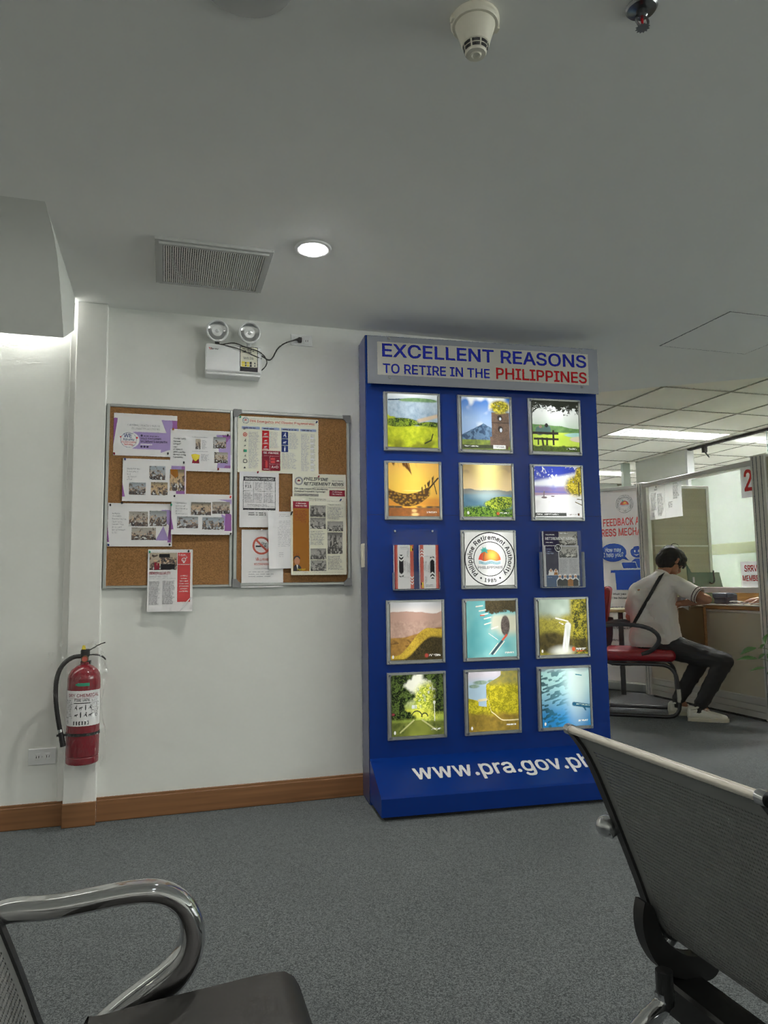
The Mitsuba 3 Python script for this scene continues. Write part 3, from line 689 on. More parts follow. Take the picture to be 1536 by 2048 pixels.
sx, sy = 0.706, 1.5
M = frame_of((sx, sy, CEIL), (1, 0, 0), (0, 1, 0), (0, 0, 1))
t = thing('smoke_detector', 'white domed smoke detector on the ceiling with two rows of dark slots', 'smoke detector')
part('base', lathe([(0, 0), (0.058, 0), (0.060, -0.004), (0.060, -0.016), (0.056, -0.022), (0, -0.022)], 40, M), 'plastic_ivory', t, 35)
part('body', lathe([(0, -0.02), (0.050, -0.02), (0.048, -0.026), (0.0335, -0.072), (0.031, -0.074), (0.0265, -0.092), (0.024, -0.096), (0, -0.097)], 40, M), 'plastic_ivory', t, 30)
for row, (z0, z1, r0, r1) in enumerate(((-0.0745, -0.081, 0.0318, 0.0302), (-0.0835, -0.0905, 0.0297, 0.0279))):
    for k in range(8):
        a0, a1 = math.radians(45 * k + 4), math.radians(45 * k + 41)
        g = grid(lambda u, v: np.stack([sx + (r0 + (r1 - r0) * v) * np.cos(u), sy + (r0 + (r1 - r0) * v) * np.sin(u), CEIL + z0 + (z1 - z0) * v], 1), np.linspace(a0, a1, 5), [0, 1])
        part('vent_slot', g, 'black_plastic', t)
part('sensor_ring', lathe([(0.008, -0.0965), (0.011, -0.099), (0.014, -0.0965)], 24, M), 'plastic_ivory', t, 40)
part('clip', cat_([bx(sx - 0.063, sx - 0.052, sy - 0.008, sy + 0.008, CEIL - 0.02, CEIL - 0.006), bx(sx + 0.052, sx + 0.063, sy - 0.008, sy + 0.008, CEIL - 0.02, CEIL - 0.006)]), 'plastic_ivory', t)

M = frame_of((0.155, 1.535, CEIL), (1, 0, 0), (0, 1, 0), (0, 0, 1))
t = thing('ceiling_diffuser', 'round flat white ceiling disc at the top edge of the view', 'ceiling speaker')
part('plate', lathe([(0, 0), (0.108, 0), (0.110, -0.003), (0.106, -0.009), (0.09, -0.012), (0, -0.013)], 56, M), 'grille_paint', t, 30)
part('hub', lathe([(0, -0.012), (0.03, -0.012), (0.028, -0.018), (0, -0.019)], 32, M), 'grille_paint', t, 30)

M = frame_of((1.08, 1.355, CEIL), (1, 0, 0), (0, 1, 0), (0, 0, 1))
t = thing('fire_sprinkler', 'chrome fire sprinkler head hanging from the ceiling', 'sprinkler')
mat('sprinkler_metal', (128, 130, 132), 0.2, 1.0)
part('escutcheon', lathe([(0, 0), (0.036, 0), (0.038, -0.004), (0.034, -0.010), (0.016, -0.013), (0, -0.013)], 32, M), 'sprinkler_metal', t, 30)
part('body', lathe([(0, -0.01), (0.013, -0.01), (0.0135, -0.026), (0.010, -0.03), (0, -0.031)], 20, M), 'sprinkler_metal', t, 30)
for s in (-1, 1):
    part('yoke_arm', tube(spline([(1.08 + s * 0.011, 1.355, CEIL - 0.024), (1.08 + s * 0.017, 1.355, CEIL - 0.038), (1.08 + s * 0.004, 1.355, CEIL - 0.054)], 10), 0.003, 8), 'sprinkler_metal', t, 40)
part('bulb', lathe([(0, -0.03), (0.003, -0.032), (0.003, -0.049), (0, -0.052)], 10, M), 'ink_red', t, 40)
teeth = []
for k in range(24):
    a = k * math.pi / 12; r = 0.017 if k % 2 else 0.012
    teeth.append((r * math.cos(a), r * math.sin(a)))
M2 = frame_of((1.08, 1.355, CEIL - 0.057), (1, 0, 0), (0, 1, 0), (0, 0, 1))
part('deflector', prism(teeth, 0.002, M2), 'sprinkler_metal', t)

# ------------------------------------------------------------------ emergency light with cord and socket
t = thing('emergency_light', 'white twin-lamp emergency light box high on the white wall', 'emergency light')
yb = 3.595
part('housing', bx(0.171, 0.448, yb, WALL, 2.150, 2.290, 0.006), 'plastic_white', t)
part('base_tray', bx(0.174, 0.445, yb + 0.012, WALL, 2.136, 2.152, 0.003), 'plastic_white', t)
def F_box(x0, z0, y):
    return lambda s, q, n: np.stack([x0 + s, y - n, z0 + q], 1)
Fb = F_box(0.171, 2.150, yb)
prints(t, Fb, [('maker_mark', 'ink_red', [RING(0.023, 0.113, 0.004, 0.006, 12), PG([(0.013, 0.117), (0.017, 0.114), (0.02, 0.118), (0.016, 0.12)])]), ('lettering', 'ink_charcoal', [TX('Ramstar', 0.024, 0.110, 0.0075, True)]),
               ('sticker', 'ink_charcoal', [R(0.168, 0.008, 0.090, 0.129)]), ('sticker_face', 'paper_cream', [R(0.171, 0.031, 0.084, 0.103)]),
               ('sticker_print', 'ink_charcoal', [TX('Ready Only', 0.186, 0.076, 0.007, True, wide=0.05), R(0.186, 0.072, 0.05, 0.0016), GREEK(0.18, 0.1, 0.064, 0.03, 0.008, 3), R(0.194, 0.047, 0.006, 0.01), R(0.217, 0.047, 0.010, 0.012), R(0.24, 0.049, 0.006, 0.008), R(0.194, 0.034, 0.006, 0.01), R(0.217, 0.033, 0.010, 0.012), R(0.24, 0.035, 0.006, 0.008)]),
               ('sticker_yellow', 'ink_yellow', [R(0.177, 0.047, 0.016, 0.012), R(0.177, 0.033, 0.016, 0.012), R(0.202, 0.048, 0.012, 0.01), R(0.202, 0.034, 0.012, 0.01)]),
               ('indicator', 'ink_white', [DISC(0.223, 0.095, 0.005, 14)])])
mat('lamp_lens', (210, 214, 214), 0.05, spec_trans=0.0, spec=0.8)
for cx, cz in ((0.226, 2.358), (0.386, 2.362)):
    d = np.array([0.02, -1, -0.12]); a, b, c = basis(d)
    o = np.array([cx, 3.60, cz])
    Mh = frame_of(o, a, b, c)
    h = part('lamp_head', lathe([(0, -0.052), (0.030, -0.05), (0.048, -0.03), (0.0545, 0.0), (0.0555, 0.018), (0.050, 0.020), (0.0455, 0.014), (0.0445, 0.008), (0, 0.004)], 40, Mh), 'plastic_white', t, 35)
    part('reflector', lathe([(0.0445, 0.012), (0.035, 0.0075), (0.018, 0.0052), (0.006, 0.0048), (0, 0.0048)], 32, Mh), 'chrome', h, 40)
    part('bulb', lathe([(0, 0.004), (0.008, 0.006), (0.009, 0.011), (0, 0.015)], 14, Mh), 'lamp_lens', h, 40)
    part('lens', {**mikit.ply(lathe([(0.0455, 0.0165), (0.03, 0.0195), (0, 0.021)], 32, Mh), 'clear_pane', smooth=True)}, None, h)
    part('swivel', cyl((cx + 0.004, 3.635, 2.288), (cx, 3.635, cz - 0.03), 0.011, n=14), 'black_plastic' if cx < 0.3 else 'plastic_white', t, 40)
scene['clear_pane'] = {'type': 'thindielectric', 'int_ior': 1.45}
cord = spline([(0.432, 3.63, 2.17), (0.462, 3.60, 2.185), (0.475, 3.595, 2.215), (0.452, 3.585, 2.25), (0.40, 3.58, 2.272), (0.355, 3.582, 2.283), (0.315, 3.585, 2.297), (0.27, 3.59, 2.292), (0.225, 3.61, 2.295)], 60)
part('lamp_lead', tube(cord, 0.0028, 8), 'black_rubber', t, 40)
part('lamp_lead', tube(spline([(0.225, 3.61, 2.295), (0.275, 3.592, 2.283), (0.33, 3.585, 2.270), (0.40, 3.588, 2.245), (0.448, 3.60, 2.232)], 40), 0.0022, 8), 'black_rubber', t, 40)
pc = spline([(0.448, 3.66, 2.268), (0.47, 3.655, 2.256), (0.495, 3.66, 2.247), (0.515, 3.665, 2.265), (0.535, 3.66, 2.305), (0.575, 3.65, 2.340), (0.622, 3.655, 2.362), (0.652, 3.658, 2.374)], 50)
part('power_cord', tube(pc, 0.0035, 8), 'black_rubber', t, 40)
part('plug', cat_([bx(0.648, 0.668, 3.655, WALL - 0.012, 2.358, 2.384, 0.003), cyl((0.632, 3.656, 2.366), (0.652, 3.656, 2.373), 0.005, 0.007, 10)]), 'black_plastic', t)

def wall_plate(name, label, x0, x1, z0, z1, y, recs):
    t = thing(name, label, 'power socket')
    part('plate', bx(x0, x1, y - 0.008, y, z0, z1, 0.003), 'plastic_white', t)
    for rx, rz, w, h in recs:
        r = part('receptacle', bx(rx - w / 2, rx + w / 2, y - 0.011, y - 0.007, rz - h / 2, rz + h / 2, 0.0015), 'plastic_white', t)
        for s in (-1, 1):
            part('slot', bx(rx + s * 0.005 - 0.0012, rx + s * 0.005 + 0.0012, y - 0.0118, y - 0.0105, rz - 0.005, rz + 0.005), 'black_plastic', r)
    part('screw', cyl(((x0 + x1) / 2, y - 0.0095, (z0 + z1) / 2), ((x0 + x1) / 2, y - 0.0075, (z0 + z1) / 2), 0.003, n=10), 'aluminium', t)
wall_plate('wall_socket', 'white double socket plate under the ceiling with a black plug in it', 0.612, 0.728, 2.346, 2.408, WALL, [(0.643, 2.374, 0.028, 0.04), (0.698, 2.374, 0.028, 0.04)])
wall_plate('wall_socket', 'white double socket plate low on the wall beside the fire extinguisher', -0.588, -0.470, 0.276, 0.350, WALL, [(-0.548, 0.313, 0.022, 0.03), (-0.505, 0.313, 0.022, 0.03)])

# ------------------------------------------------------------------ notice boards and what is pinned to them
YB = 3.668
t = thing('notice_board', 'cork notice board with a thin aluminium frame, the one with lilac event sheets', 'notice board')
bx0, bx1, bz0, bz1 = -0.290, 0.314, 1.072, 1.970
part('cork', bx(bx0 + 0.01, bx1 - 0.01, YB, WALL - 0.002, bz0 + 0.01, bz1 - 0.01), 'cork', t)
for a in ((bx0, bx0 + 0.015, bz0, bz1), (bx1 - 0.015, bx1, bz0, bz1), (bx0 + 0.015, bx1 - 0.015, bz1 - 0.015, bz1), (bx0 + 0.015, bx1 - 0.015, bz0, bz0 + 0.014)):
    part('frame_rail', bx(a[0], a[1], YB - 0.007, WALL, a[2], a[3], 0.003), 'frame_metal', t)
t = thing('notice_board', 'cork notice board with grey plastic corners, the one with the newsletter', 'notice board')
cx0, cx1, cz0, cz1 = 0.318, 0.926, 1.074, 1.973
part('cork', bx(cx0 + 0.01, cx1 - 0.01, YB, WALL - 0.002, cz0 + 0.01, cz1 - 0.01), 'cork', t)
for a in ((cx0, cx0 + 0.018, cz0 + 0.03, cz1 - 0.03), (cx1 - 0.018, cx1, cz0 + 0.03, cz1 - 0.03), (cx0 + 0.03, cx1 - 0.03, cz1 - 0.018, cz1), (cx0 + 0.03, cx1 - 0.03, cz0, cz0 + 0.018)):
    part('frame_rail', bx(a[0], a[1], YB - 0.010, WALL, a[2], a[3], 0.004), 'frame_metal', t)
for X, s in ((cx0, 1), (cx1, -1)):
    for Z, q in ((cz0, 1), (cz1, -1)):
        e = 0.003
        part('corner_piece', prism([(X - s * e, Z - q * e), (X + s * 0.038, Z - q * e), (X + s * 0.038, Z + q * 0.018), (X + s * 0.026, Z + q * 0.026), (X + s * 0.019, Z + q * 0.038), (X - s * e, Z + q * 0.038)], 0.034, frame_of((0, WALL, 0), (1, 0, 0), (0, 0, 1), (0, -1, 0))), 'corner_grey', t)

def sheet(name, label, x, z, w, h, off, cat='notice', m='paper', lift=None, rot=0.0, items=(), group=None, nx=14, ny=16, cut=None):
    """a pinned sheet whose top left corner is (x, z); lift(s, t) is how far it stands off the board"""
    k = thing(name, label, cat, group)
    c, s_ = math.cos(rot), math.sin(rot)
    def F(s, q, n):
        s, q = np.asarray(s, float), np.asarray(q, float)
        d = lift(s / w, q / h) if lift else 0 * s
        X = x + s * c - (q - h) * s_
        Z = z + s * s_ + (q - h) * c
        return np.stack([X, YB - off - d - n, Z], 1)
    us, vs = np.linspace(0, w, nx if lift else 3), np.linspace(0, h, ny if lift else 3)
    g0 = grid(lambda u, v: F(u, v, np.zeros(len(u))), us, vs)
    g1 = grid(lambda u, v: F(u, v, np.full(len(u), -0.0004)), us, vs)
    g1.invert()
    part('sheet', cat_([g0, g1]), m, k, True if lift else False)
    prints(k, F, items, n0=0.0006, dn=0.0002)
    return k, F
def pin(k, F, s, q, ink):
    p = F(np.array([s]), np.array([q]), np.array([0.0]))[0]
    part('push_pin', cat_([cyl(p + [0, 0.002, 0], p + [0, -0.006, 0.001], 0.0045, 0.003, 10), cyl(p + [0, -0.006, 0.001], p + [0, -0.013, 0.002], 0.003, 0.0045, 10)]), ink, k, 30)
A4L, A4S = 0.297, 0.210
def tri(*p): return PG(p)
sag = lambda a, b=0.0: (lambda u, v: a * (1 - v) ** 2 * (0.4 + 0.6 * u) + b * u * u)
G6 = 'event sheets on the cork board'
# 1 National Women's Month title sheet
k, F = sheet('event_sheet', 'white and lilac sheet titled National Women\'s Month, top one of the first cork board', -0.257, 1.926, A4L, A4S, 0.002, group=G6, lift=sag(0.004), items=[
    ('band_print', 'ink_violet', [tri((0, 0.185), (0.018, 0.185), (0, 0.05)), tri((0.27, 0.10), (A4L, 0.03), (A4L, 0.185), (0.27, 0.185))]),
    ('band_print', 'ink_purple', [tri((0.222, 0.185), (0.272, 0.185), (0.282, 0.12), (0.25, 0.11)), R(0.09, 0.035, 0.185, 0.085), tri((0.22, 0.02), (0.26, 0.035), (0.222, 0.04))]),
    ('lettering', 'ink_grey', [TX('NATIONAL WOMEN\'S MONTH', 0.215, 0.148, 0.0095, False, 'r', 0.15), TX('CELEBRATION ACTIVITIES', 0.215, 0.132, 0.0095, False, 'r', 0.132), TX('March 2022', 0.215, 0.118, 0.004, False, 'r')]),
    ('badge', 'ink_white', [DISC(0.07, 0.078, 0.05, 32, 0.042)]),
    ('badge_lettering', 'ink_navy', [TX('WE', 0.066, 0.091, 0.018, True, 'c'), TX('Equality', 0.071, 0.076, 0.010, True, 'c'), RING(0.07, 0.078, 0.036, 0.0375, 32)]),
    ('badge_lettering', 'ink_red', [TX('for Inclusive', 0.07, 0.064, 0.008, True, 'c', 0.066), TX('Society', 0.07, 0.052, 0.009, True, 'c'), DISC(0.033, 0.092, 0.004), DISC(0.108, 0.09, 0.005)]),
    ('lettering', 'ink_indigo', [TX('2022 NATIONAL', 0.125, 0.084, 0.009, True, 'l', 0.10), TX('WOMEN\'S MONTH', 0.125, 0.068, 0.0105, True, 'l', 0.125), DISC(0.13, 0.102, 0.005), GREEK(0.14, 0.098, 0.09, 0.008, 0.007, 4), DISC(0.13, 0.047, 0.005), DISC(0.144, 0.047, 0.005), DISC(0.158, 0.047, 0.005)]),
    ('lettering', 'ink_white', [R(0.125, 0.056, 0.055, 0.005)])])
pin(k, F, 0.006, 0.006, 'ink_maroon'); pin(k, F, 0.255, 0.016, 'ink_charcoal')
# 2 with two photographs at the right edge
k, F = sheet('event_sheet', 'white event sheet with a yellow emblem, upper right of the first cork board', 0.009, 1.859, A4L, A4S, 0.005, group=G6, lift=sag(0.006), items=[
    ('band_print', 'ink_purple', [tri((0.222, 0.19), (A4L - 0.004, 0.19), (A4L - 0.004, 0.02), (0.226, 0.02), (0.236, 0.1))]),
    ('band_print', 'ink_violet', [tri((0.25, 0.19), (A4L - 0.004, 0.19), (A4L - 0.004, 0.10), (0.28, 0.12)), tri((0.26, 0.02), (A4L - 0.004, 0.02), (A4L - 0.004, 0.08))]),
    ('lettering', 'ink_charcoal', [TX('"HAND THIS', 0.014, 0.158, 0.0072, True), TX('Gender', 0.014, 0.145, 0.0072, True), TX('Ledger"', 0.014, 0.132, 0.0072, True), TX('Last', 0.014, 0.117, 0.0072, True), TX('09 March', 0.014, 0.104, 0.0072, True), TX('2022 during', 0.014, 0.091, 0.0072, True), TX('Monday Flag', 0.014, 0.078, 0.0072, True), TX('Ceremony', 0.014, 0.065, 0.0072, True)]),
    ('text_lines', 'ink_light', [R(0.104, 0.172, 0.076, 0.002), R(0.104, 0.1, 0.076, 0.002), GREEK(0.152, 0.112, 0.024, 0.05, 0.006, 1), GREEK(0.148, 0.05, 0.04, 0.04, 0.006, 2)]),
    ('photo', 'snapshot_print', [R(0.121, 0.112, 0.024, 0.052)], 4),
    ('emblem', 'ink_maroon', [tri((0.104, 0.04), (0.14, 0.04), (0.137, 0.065), (0.108, 0.06))]),
    ('emblem', 'ink_yellow', [tri((0.1, 0.083), (0.118, 0.088), (0.142, 0.083), (0.138, 0.065), (0.122, 0.05), (0.106, 0.063))]),
    ('photo', 'snapshot_print', [R(0.208, 0.12, 0.062, 0.058)], 5), ('photo', 'snapshot_print', [R(0.213, 0.045, 0.066, 0.056)], 6)])
pin(k, F, 0.012, 0.206, 'ink_brown'); pin(k, F, 0.278, 0.188, 'ink_black'); pin(k, F, 0.232, 0.012, 'ink_maroon')
# 3 games sheet
k, F = sheet('event_sheet', 'white event sheet with four photos, one of them tall and orange', -0.211, 1.702, A4L, A4S, 0.0085, group=G6, lift=lambda u, v: 0.004 * (1 - v) ** 2 + 0.006 * u * u * (1 - v), items=[
    ('band_print', 'ink_violet', [tri((0, 0.09), (0.013, 0.022), (0, 0.022)), tri((0.268, 0.18), (A4L - 0.006, 0.18), (A4L - 0.006, 0.04), (0.25, 0.04), (0.25, 0.06))]),
    ('band_print', 'ink_purple', [tri((0.226, 0.18), (0.275, 0.18), (0.275, 0.13), (0.226, 0.13))]),
    ('lettering', 'ink_grey', [TX('Henk Games', 0.02, 0.156, 0.0072), TX('& Surprises', 0.02, 0.143, 0.0072), TX('last', 0.02, 0.130, 0.0072), TX('08 March', 0.02, 0.117, 0.0072), TX('2022', 0.02, 0.104, 0.0072)]),
    ('photo', 'snapshot_print', [R(0.124, 0.108, 0.074, 0.068)], 7), ('photo', 'snapshot_print', [R(0.031, 0.032, 0.077, 0.06)], 8), ('photo', 'snapshot_print', [R(0.132, 0.032, 0.078, 0.064)], 9), ('photo', 'snapshot_print', [R(0.22, 0.055, 0.069, 0.108)], 10),
    ('photo_tint', 'ink_brown', [tri((0.222, 0.163), (0.256, 0.163), (0.26, 0.13), (0.246, 0.118), (0.224, 0.14))])])
pin(k, F, 0.010, 0.203, 'ink_navy'); pin(k, F, 0.285, 0.196, 'ink_black')
# 5 closing ceremony
k, F = sheet('event_sheet', 'white event sheet with three photos, lowest at the frame of the first cork board', -0.273, 1.483, A4L, A4S, 0.003, group=G6, lift=sag(0.005), items=[
    ('band_print', 'ink_violet', [tri((0, 0.1), (0.008, 0.022), (0, 0.022)), tri((0.268, 0.175), (A4L - 0.005, 0.175), (A4L - 0.005, 0.02), (0.275, 0.02), (0.282, 0.1))]),
    ('band_print', 'ink_purple', [tri((0.245, 0.18), (0.285, 0.18), (0.286, 0.1), (0.262, 0.12)), tri((0.22, 0.03), (0.255, 0.10), (0.282, 0.03))]),
    ('lettering', 'ink_grey', [TX(s, 0.02, 0.156 - 0.0132 * i, 0.0068) for i, s in enumerate(('National', 'Women\'s', 'Month Closing', 'Ceremony', 'Parade Flag', 'Row stand', 'last 27 March', '2022'))]),
    ('photo', 'snapshot_print', [R(0.096, 0.098, 0.086, 0.072)], 11), ('photo', 'snapshot_print', [R(0.19, 0.1, 0.08, 0.075)], 12), ('photo', 'snapshot_print', [R(0.109, 0.032, 0.112, 0.06)], 13)])
pin(k, F, 0.006, 0.006, 'ink_navy'); pin(k, F, 0.286, 0.008, 'ink_black'); pin(k, F, 0.062, 0.209, 'ink_black'); pin(k, F, 0.01, 0.198, 'ink_charcoal')
# 4 seminar
k, F = sheet('event_sheet', 'white event sheet with four group photos, standing off the first cork board', 0.018, 1.534, 0.294, 0.203, 0.012, group=G6, lift=lambda u, v: 0.018 * (1 - v) ** 2 * (1 - 0.6 * u), items=[
    ('band_print', 'ink_violet', [tri((0, 0.09), (0.012, 0.025), (0, 0.025)), tri((0.262, 0.13), (0.29, 0.10), (0.29, 0.02), (0.256, 0.02))]),
    ('band_print', 'ink_purple', [tri((0.224, 0.178), (0.29, 0.178), (0.29, 0.155), (0.26, 0.17)), tri((0.24, 0.105), (0.288, 0.08), (0.275, 0.04), (0.25, 0.05))]),
    ('lettering', 'ink_grey', [TX('Seminar on', 0.02, 0.152, 0.0072), TX('women of', 0.02, 0.139, 0.0072), TX('Significance', 0.02, 0.126, 0.0072), TX('last 16', 0.02, 0.113, 0.0072), TX('March 2022', 0.02, 0.100, 0.0072)]),
    ('photo', 'snapshot_print', [R(0.094, 0.098, 0.096, 0.064)], 14), ('photo', 'snapshot_print', [R(0.196, 0.106, 0.086, 0.06)], 15), ('photo', 'snapshot_print', [R(0.028, 0.032, 0.1, 0.058)], 16), ('photo', 'snapshot_print', [R(0.148, 0.026, 0.105, 0.062)], 17)])
pin(k, F, 0.014, 0.188, 'ink_black'); pin(k, F, 0.284, 0.190, 'ink_red'); pin(k, F, 0.286, 0.004, 'ink_black'); pin(k, F, 0.0, 0.145, 'ink_green')
# gender equality leaflet with a curling lower corner
gw, gh = 0.210, 0.300
def gl(u, v):
    corner = np.clip((u - 0.62) / 0.38 + (0.22 - v) / 0.22, 0, None)
    return 0.014 * (1 - v) ** 2 + 0.010 * np.clip(corner, 0, 2) ** 2 * (u > 0.55) * (v < 0.3)
k, F = sheet('leaflet', 'gender equality leaflet with a coral side column and a curled lower corner', -0.087, 1.259, gw, gh, 0.006, 'leaflet', lift=gl, nx=30, ny=40, items=[
    ('photo', 'snapshot_print', [R(0.008, 0.2, 0.128, 0.084, 8, 8)], 3),
    ('photo_tint', 'ink_maroon', [R(0.03, 0.202, 0.012, 0.036), R(0.044, 0.203, 0.01, 0.03)]), ('photo_tint', 'ink_black', [R(0.052, 0.26, 0.05, 0.018), R(0.06, 0.203, 0.066, 0.026)]),
    ('side_column', 'ink_coral', [R(0.139, 0.228, 0.06, 0.056, 6, 6), R(0.139, 0.045, 0.06, 0.18, 8, 20)]),
    ('symbol', 'ink_white', [RING(0.168, 0.249, 0.0075, 0.0105, 24), R(0.1665, 0.232, 0.003, 0.008), R(0.163, 0.234, 0.010, 0.003), PG([(0.175, 0.256), (0.177, 0.254), (0.184, 0.261), (0.182, 0.263)]), PG([(0.177, 0.264), (0.184, 0.264), (0.184, 0.257)]), TX('=', 0.168, 0.244, 0.008, True, 'c'), TX('5', 0.143, 0.268, 0.01, True), GREEK(0.153, 0.266, 0.03, 0.012, 0.005, 3)]),
    ('column_lettering', 'ink_white', [TX(s, 0.169, 0.168 - 0.0125 * i, 0.0062, True, 'c') for i, s in enumerate(('In 2022', 'women', 'were paid', '13 per cent', 'of invested', 'workers', 'worldwide'))]),
    ('heading_lettering', 'ink_maroon', [TX('GENDER EQUALITY', 0.008, 0.179, 0.012, True, 'l', 0.1), ]),
    ('heading_lettering', 'ink_light', [TX('WHY IT MATTERS', 0.008, 0.164, 0.010, False, 'l', 0.085)]),
    ('text_lines', 'ink_grey', [R(0.008, 0.158, 0.124, 0.001), GREEK(0.008, 0.03, 0.052, 0.118, 0.0052, 5, 0.45), GREEK(0.07, 0.035, 0.058, 0.115, 0.0052, 6, 0.45)])])
pin(k, F, 0.008, 0.286, 'ink_green'); pin(k, F, 0.19, 0.290, 'ink_black')
# curled corner seen from behind
part('curled_corner', hull([F(np.array([a]), np.array([b]), np.array([n]))[0] for a, b, n in ((0.152, 0.0, 0.012), (0.2095, 0.072, 0.012), (0.17, 0.036, 0.03), (0.158, 0.014, 0.022), (0.2, 0.06, 0.022), (0.15, 0.0, 0.008), (0.209, 0.074, 0.008))]), 'paper', k, 40)

# emergency preparedness A3
def icon(x, y, s, kind):
    if kind == 0: return [DISC(x + s * .6, y + s * .8, s * .1, 12), PG([(x + s * .35, y + s * .6), (x + s * .6, y + s * .68), (x + s * .7, y + s * .45), (x + s * .5, y + s * .4)]), PG([(x + s * .5, y + s * .42), (x + s * .66, y + s * .42), (x + s * .75, y + s * .15), (x + s * .66, y + s * .12)]), PG([(x + s * .5, y + s * .45), (x + s * .3, y + s * .25), (x + s * .2, y + s * .3), (x + s * .42, y + s * .52)])]
    if kind == 1: return [DISC(x + s * .72, y + s * .55, s * .1, 12), PG([(x + s * .2, y + s * .5), (x + s * .62, y + s * .6), (x + s * .62, y + s * .4), (x + s * .3, y + s * .36)]), R(x + s * .25, y + s * .18, s * .1, s * .22), R(x + s * .52, y + s * .18, s * .1, s * .25)]
    return [DISC(x + s * .5, y + s * .82, s * .1, 12), PG([(x + s * .38, y + s * .68), (x + s * .62, y + s * .68), (x + s * .58, y + s * .1), (x + s * .42, y + s * .1)])]
W3, H3 = 0.418, 0.292
cols = [(0.020, 0.092), (0.122, 0.092), (0.222, 0.092), (0.322, 0.085)]
k, F = sheet('safety_poster', 'wide cream emergency and disaster preparedness poster with red and navy pictograms', 0.337, 1.944, W3, H3, 0.002, 'poster', 'paper_cream', lift=lambda u, v: 0.004 * u * u + 0.003 * (1 - v), items=[
    ('heading_lettering', 'ink_softred', [TX('PRA Emergency and Disaster Preparedness', 0.062, 0.262, 0.0125, True, 'l', 0.335)]),
    ('rule', 'ink_light', [R(0.06, 0.281, 0.34, 0.0015), R(0.06, 0.255, 0.34, 0.0012)]),
    ('seal', 'ink_steel', [RING(0.04, 0.27, 0.0145, 0.0165, 28), RING(0.04, 0.27, 0.0095, 0.0105, 24)]), ('seal', 'ink_red', [PG([(0.033, 0.269), (0.036, 0.274), (0.04, 0.276), (0.044, 0.274), (0.047, 0.269)])]),
    ('column_head', 'ink_sky', [R(x, 0.226, w, 0.013) for x, w in cols]), ('column_lettering', 'ink_indigo', [GREEK(x + 0.008, 0.226, w - 0.02, 0.012, 0.009, i) for i, (x, w) in enumerate(cols)]),
    ('text_lines', 'ink_light', [GREEK(0.055, 0.02, 0.056, 0.195, 0.0062, 11, 0.4), GREEK(0.162, 0.13, 0.05, 0.088, 0.0062, 12, 0.4), GREEK(0.262, 0.13, 0.05, 0.088, 0.0062, 13, 0.4), GREEK(0.226, 0.02, 0.084, 0.092, 0.0062, 14, 0.4), GREEK(0.326, 0.015, 0.044, 0.2, 0.0062, 15, 0.4), GREEK(0.376, 0.015, 0.026, 0.2, 0.0062, 16, 0.4)]),
    ('tint', 'ink_white', [R(0.375, 0.02 + 0.028 * i, 0.018, 0.007) for i in range(7)]),
    ('red_tile', 'ink_red', [R(0.124, 0.187, 0.036, 0.034), R(0.124, 0.152, 0.036, 0.033), R(0.124, 0.122, 0.036, 0.028)]),
    ('navy_tile', 'ink_navy', [R(0.224, 0.184, 0.034, 0.036), R(0.224, 0.149, 0.034, 0.032), R(0.224, 0.112, 0.034, 0.034)]),
    ('pictogram', 'ink_white', icon(0.128, 0.192, 0.026, 1) + icon(0.128, 0.156, 0.026, 1) + icon(0.128, 0.124, 0.026, 1) + icon(0.225, 0.186, 0.032, 0) + icon(0.225, 0.15, 0.03, 1) + icon(0.225, 0.113, 0.032, 2) + [R(0.13, 0.1885, 0.024, 0.0035), R(0.13, 0.1535, 0.024, 0.0035), R(0.13, 0.1235, 0.024, 0.0035)]),
    ('aware_block', 'ink_maroon', [R(0.123, 0.012, 0.094, 0.104)]),
    ('aware_lettering', 'ink_white', [TX('BE AWARE', 0.17, 0.1, 0.011, True, 'c', 0.078), R(0.125, 0.088, 0.09, 0.001), R(0.162, 0.014, 0.001, 0.072), R(0.163, 0.046, 0.052, 0.001), TX('A=D', 0.189, 0.026, 0.013, True, 'c'), PG([(0.197, 0.062), (0.205, 0.07), (0.213, 0.062)]), R(0.131, 0.018, 0.028, 0.003)]),
    ('aware_symbol', 'ink_coral', [R(0.14, 0.026, 0.012, 0.034), R(0.142, 0.06, 0.006, 0.006), R(0.136, 0.063, 0.016, 0.003), R(0.168, 0.052, 0.022, 0.012), R(0.168, 0.068, 0.022, 0.012)]),
    ('pictogram', 'ink_softred', [RING(0.037, 0.196, 0.007, 0.011, 20), DISC(0.037, 0.196, 0.004), R(0.028, 0.106, 0.018, 0.012)]),
    ('pictogram', 'ink_green', [R(0.03, 0.104, 0.016, 0.014)]),
    ('pictogram', 'ink_charcoal', icon(0.028, 0.154, 0.02, 0) + icon(0.028, 0.13, 0.018, 1) + icon(0.03, 0.078, 0.016, 0) + [RING(0.038, 0.058, 0.008, 0.011, 20), R(0.028, 0.222, 0.01, 0.004), PG([(0.03, 0.02), (0.042, 0.02), (0.036, 0.03)])])])
pin(k, F, 0.012, 0.284, 'ink_green'); pin(k, F, 0.408, 0.277, 'ink_navy')
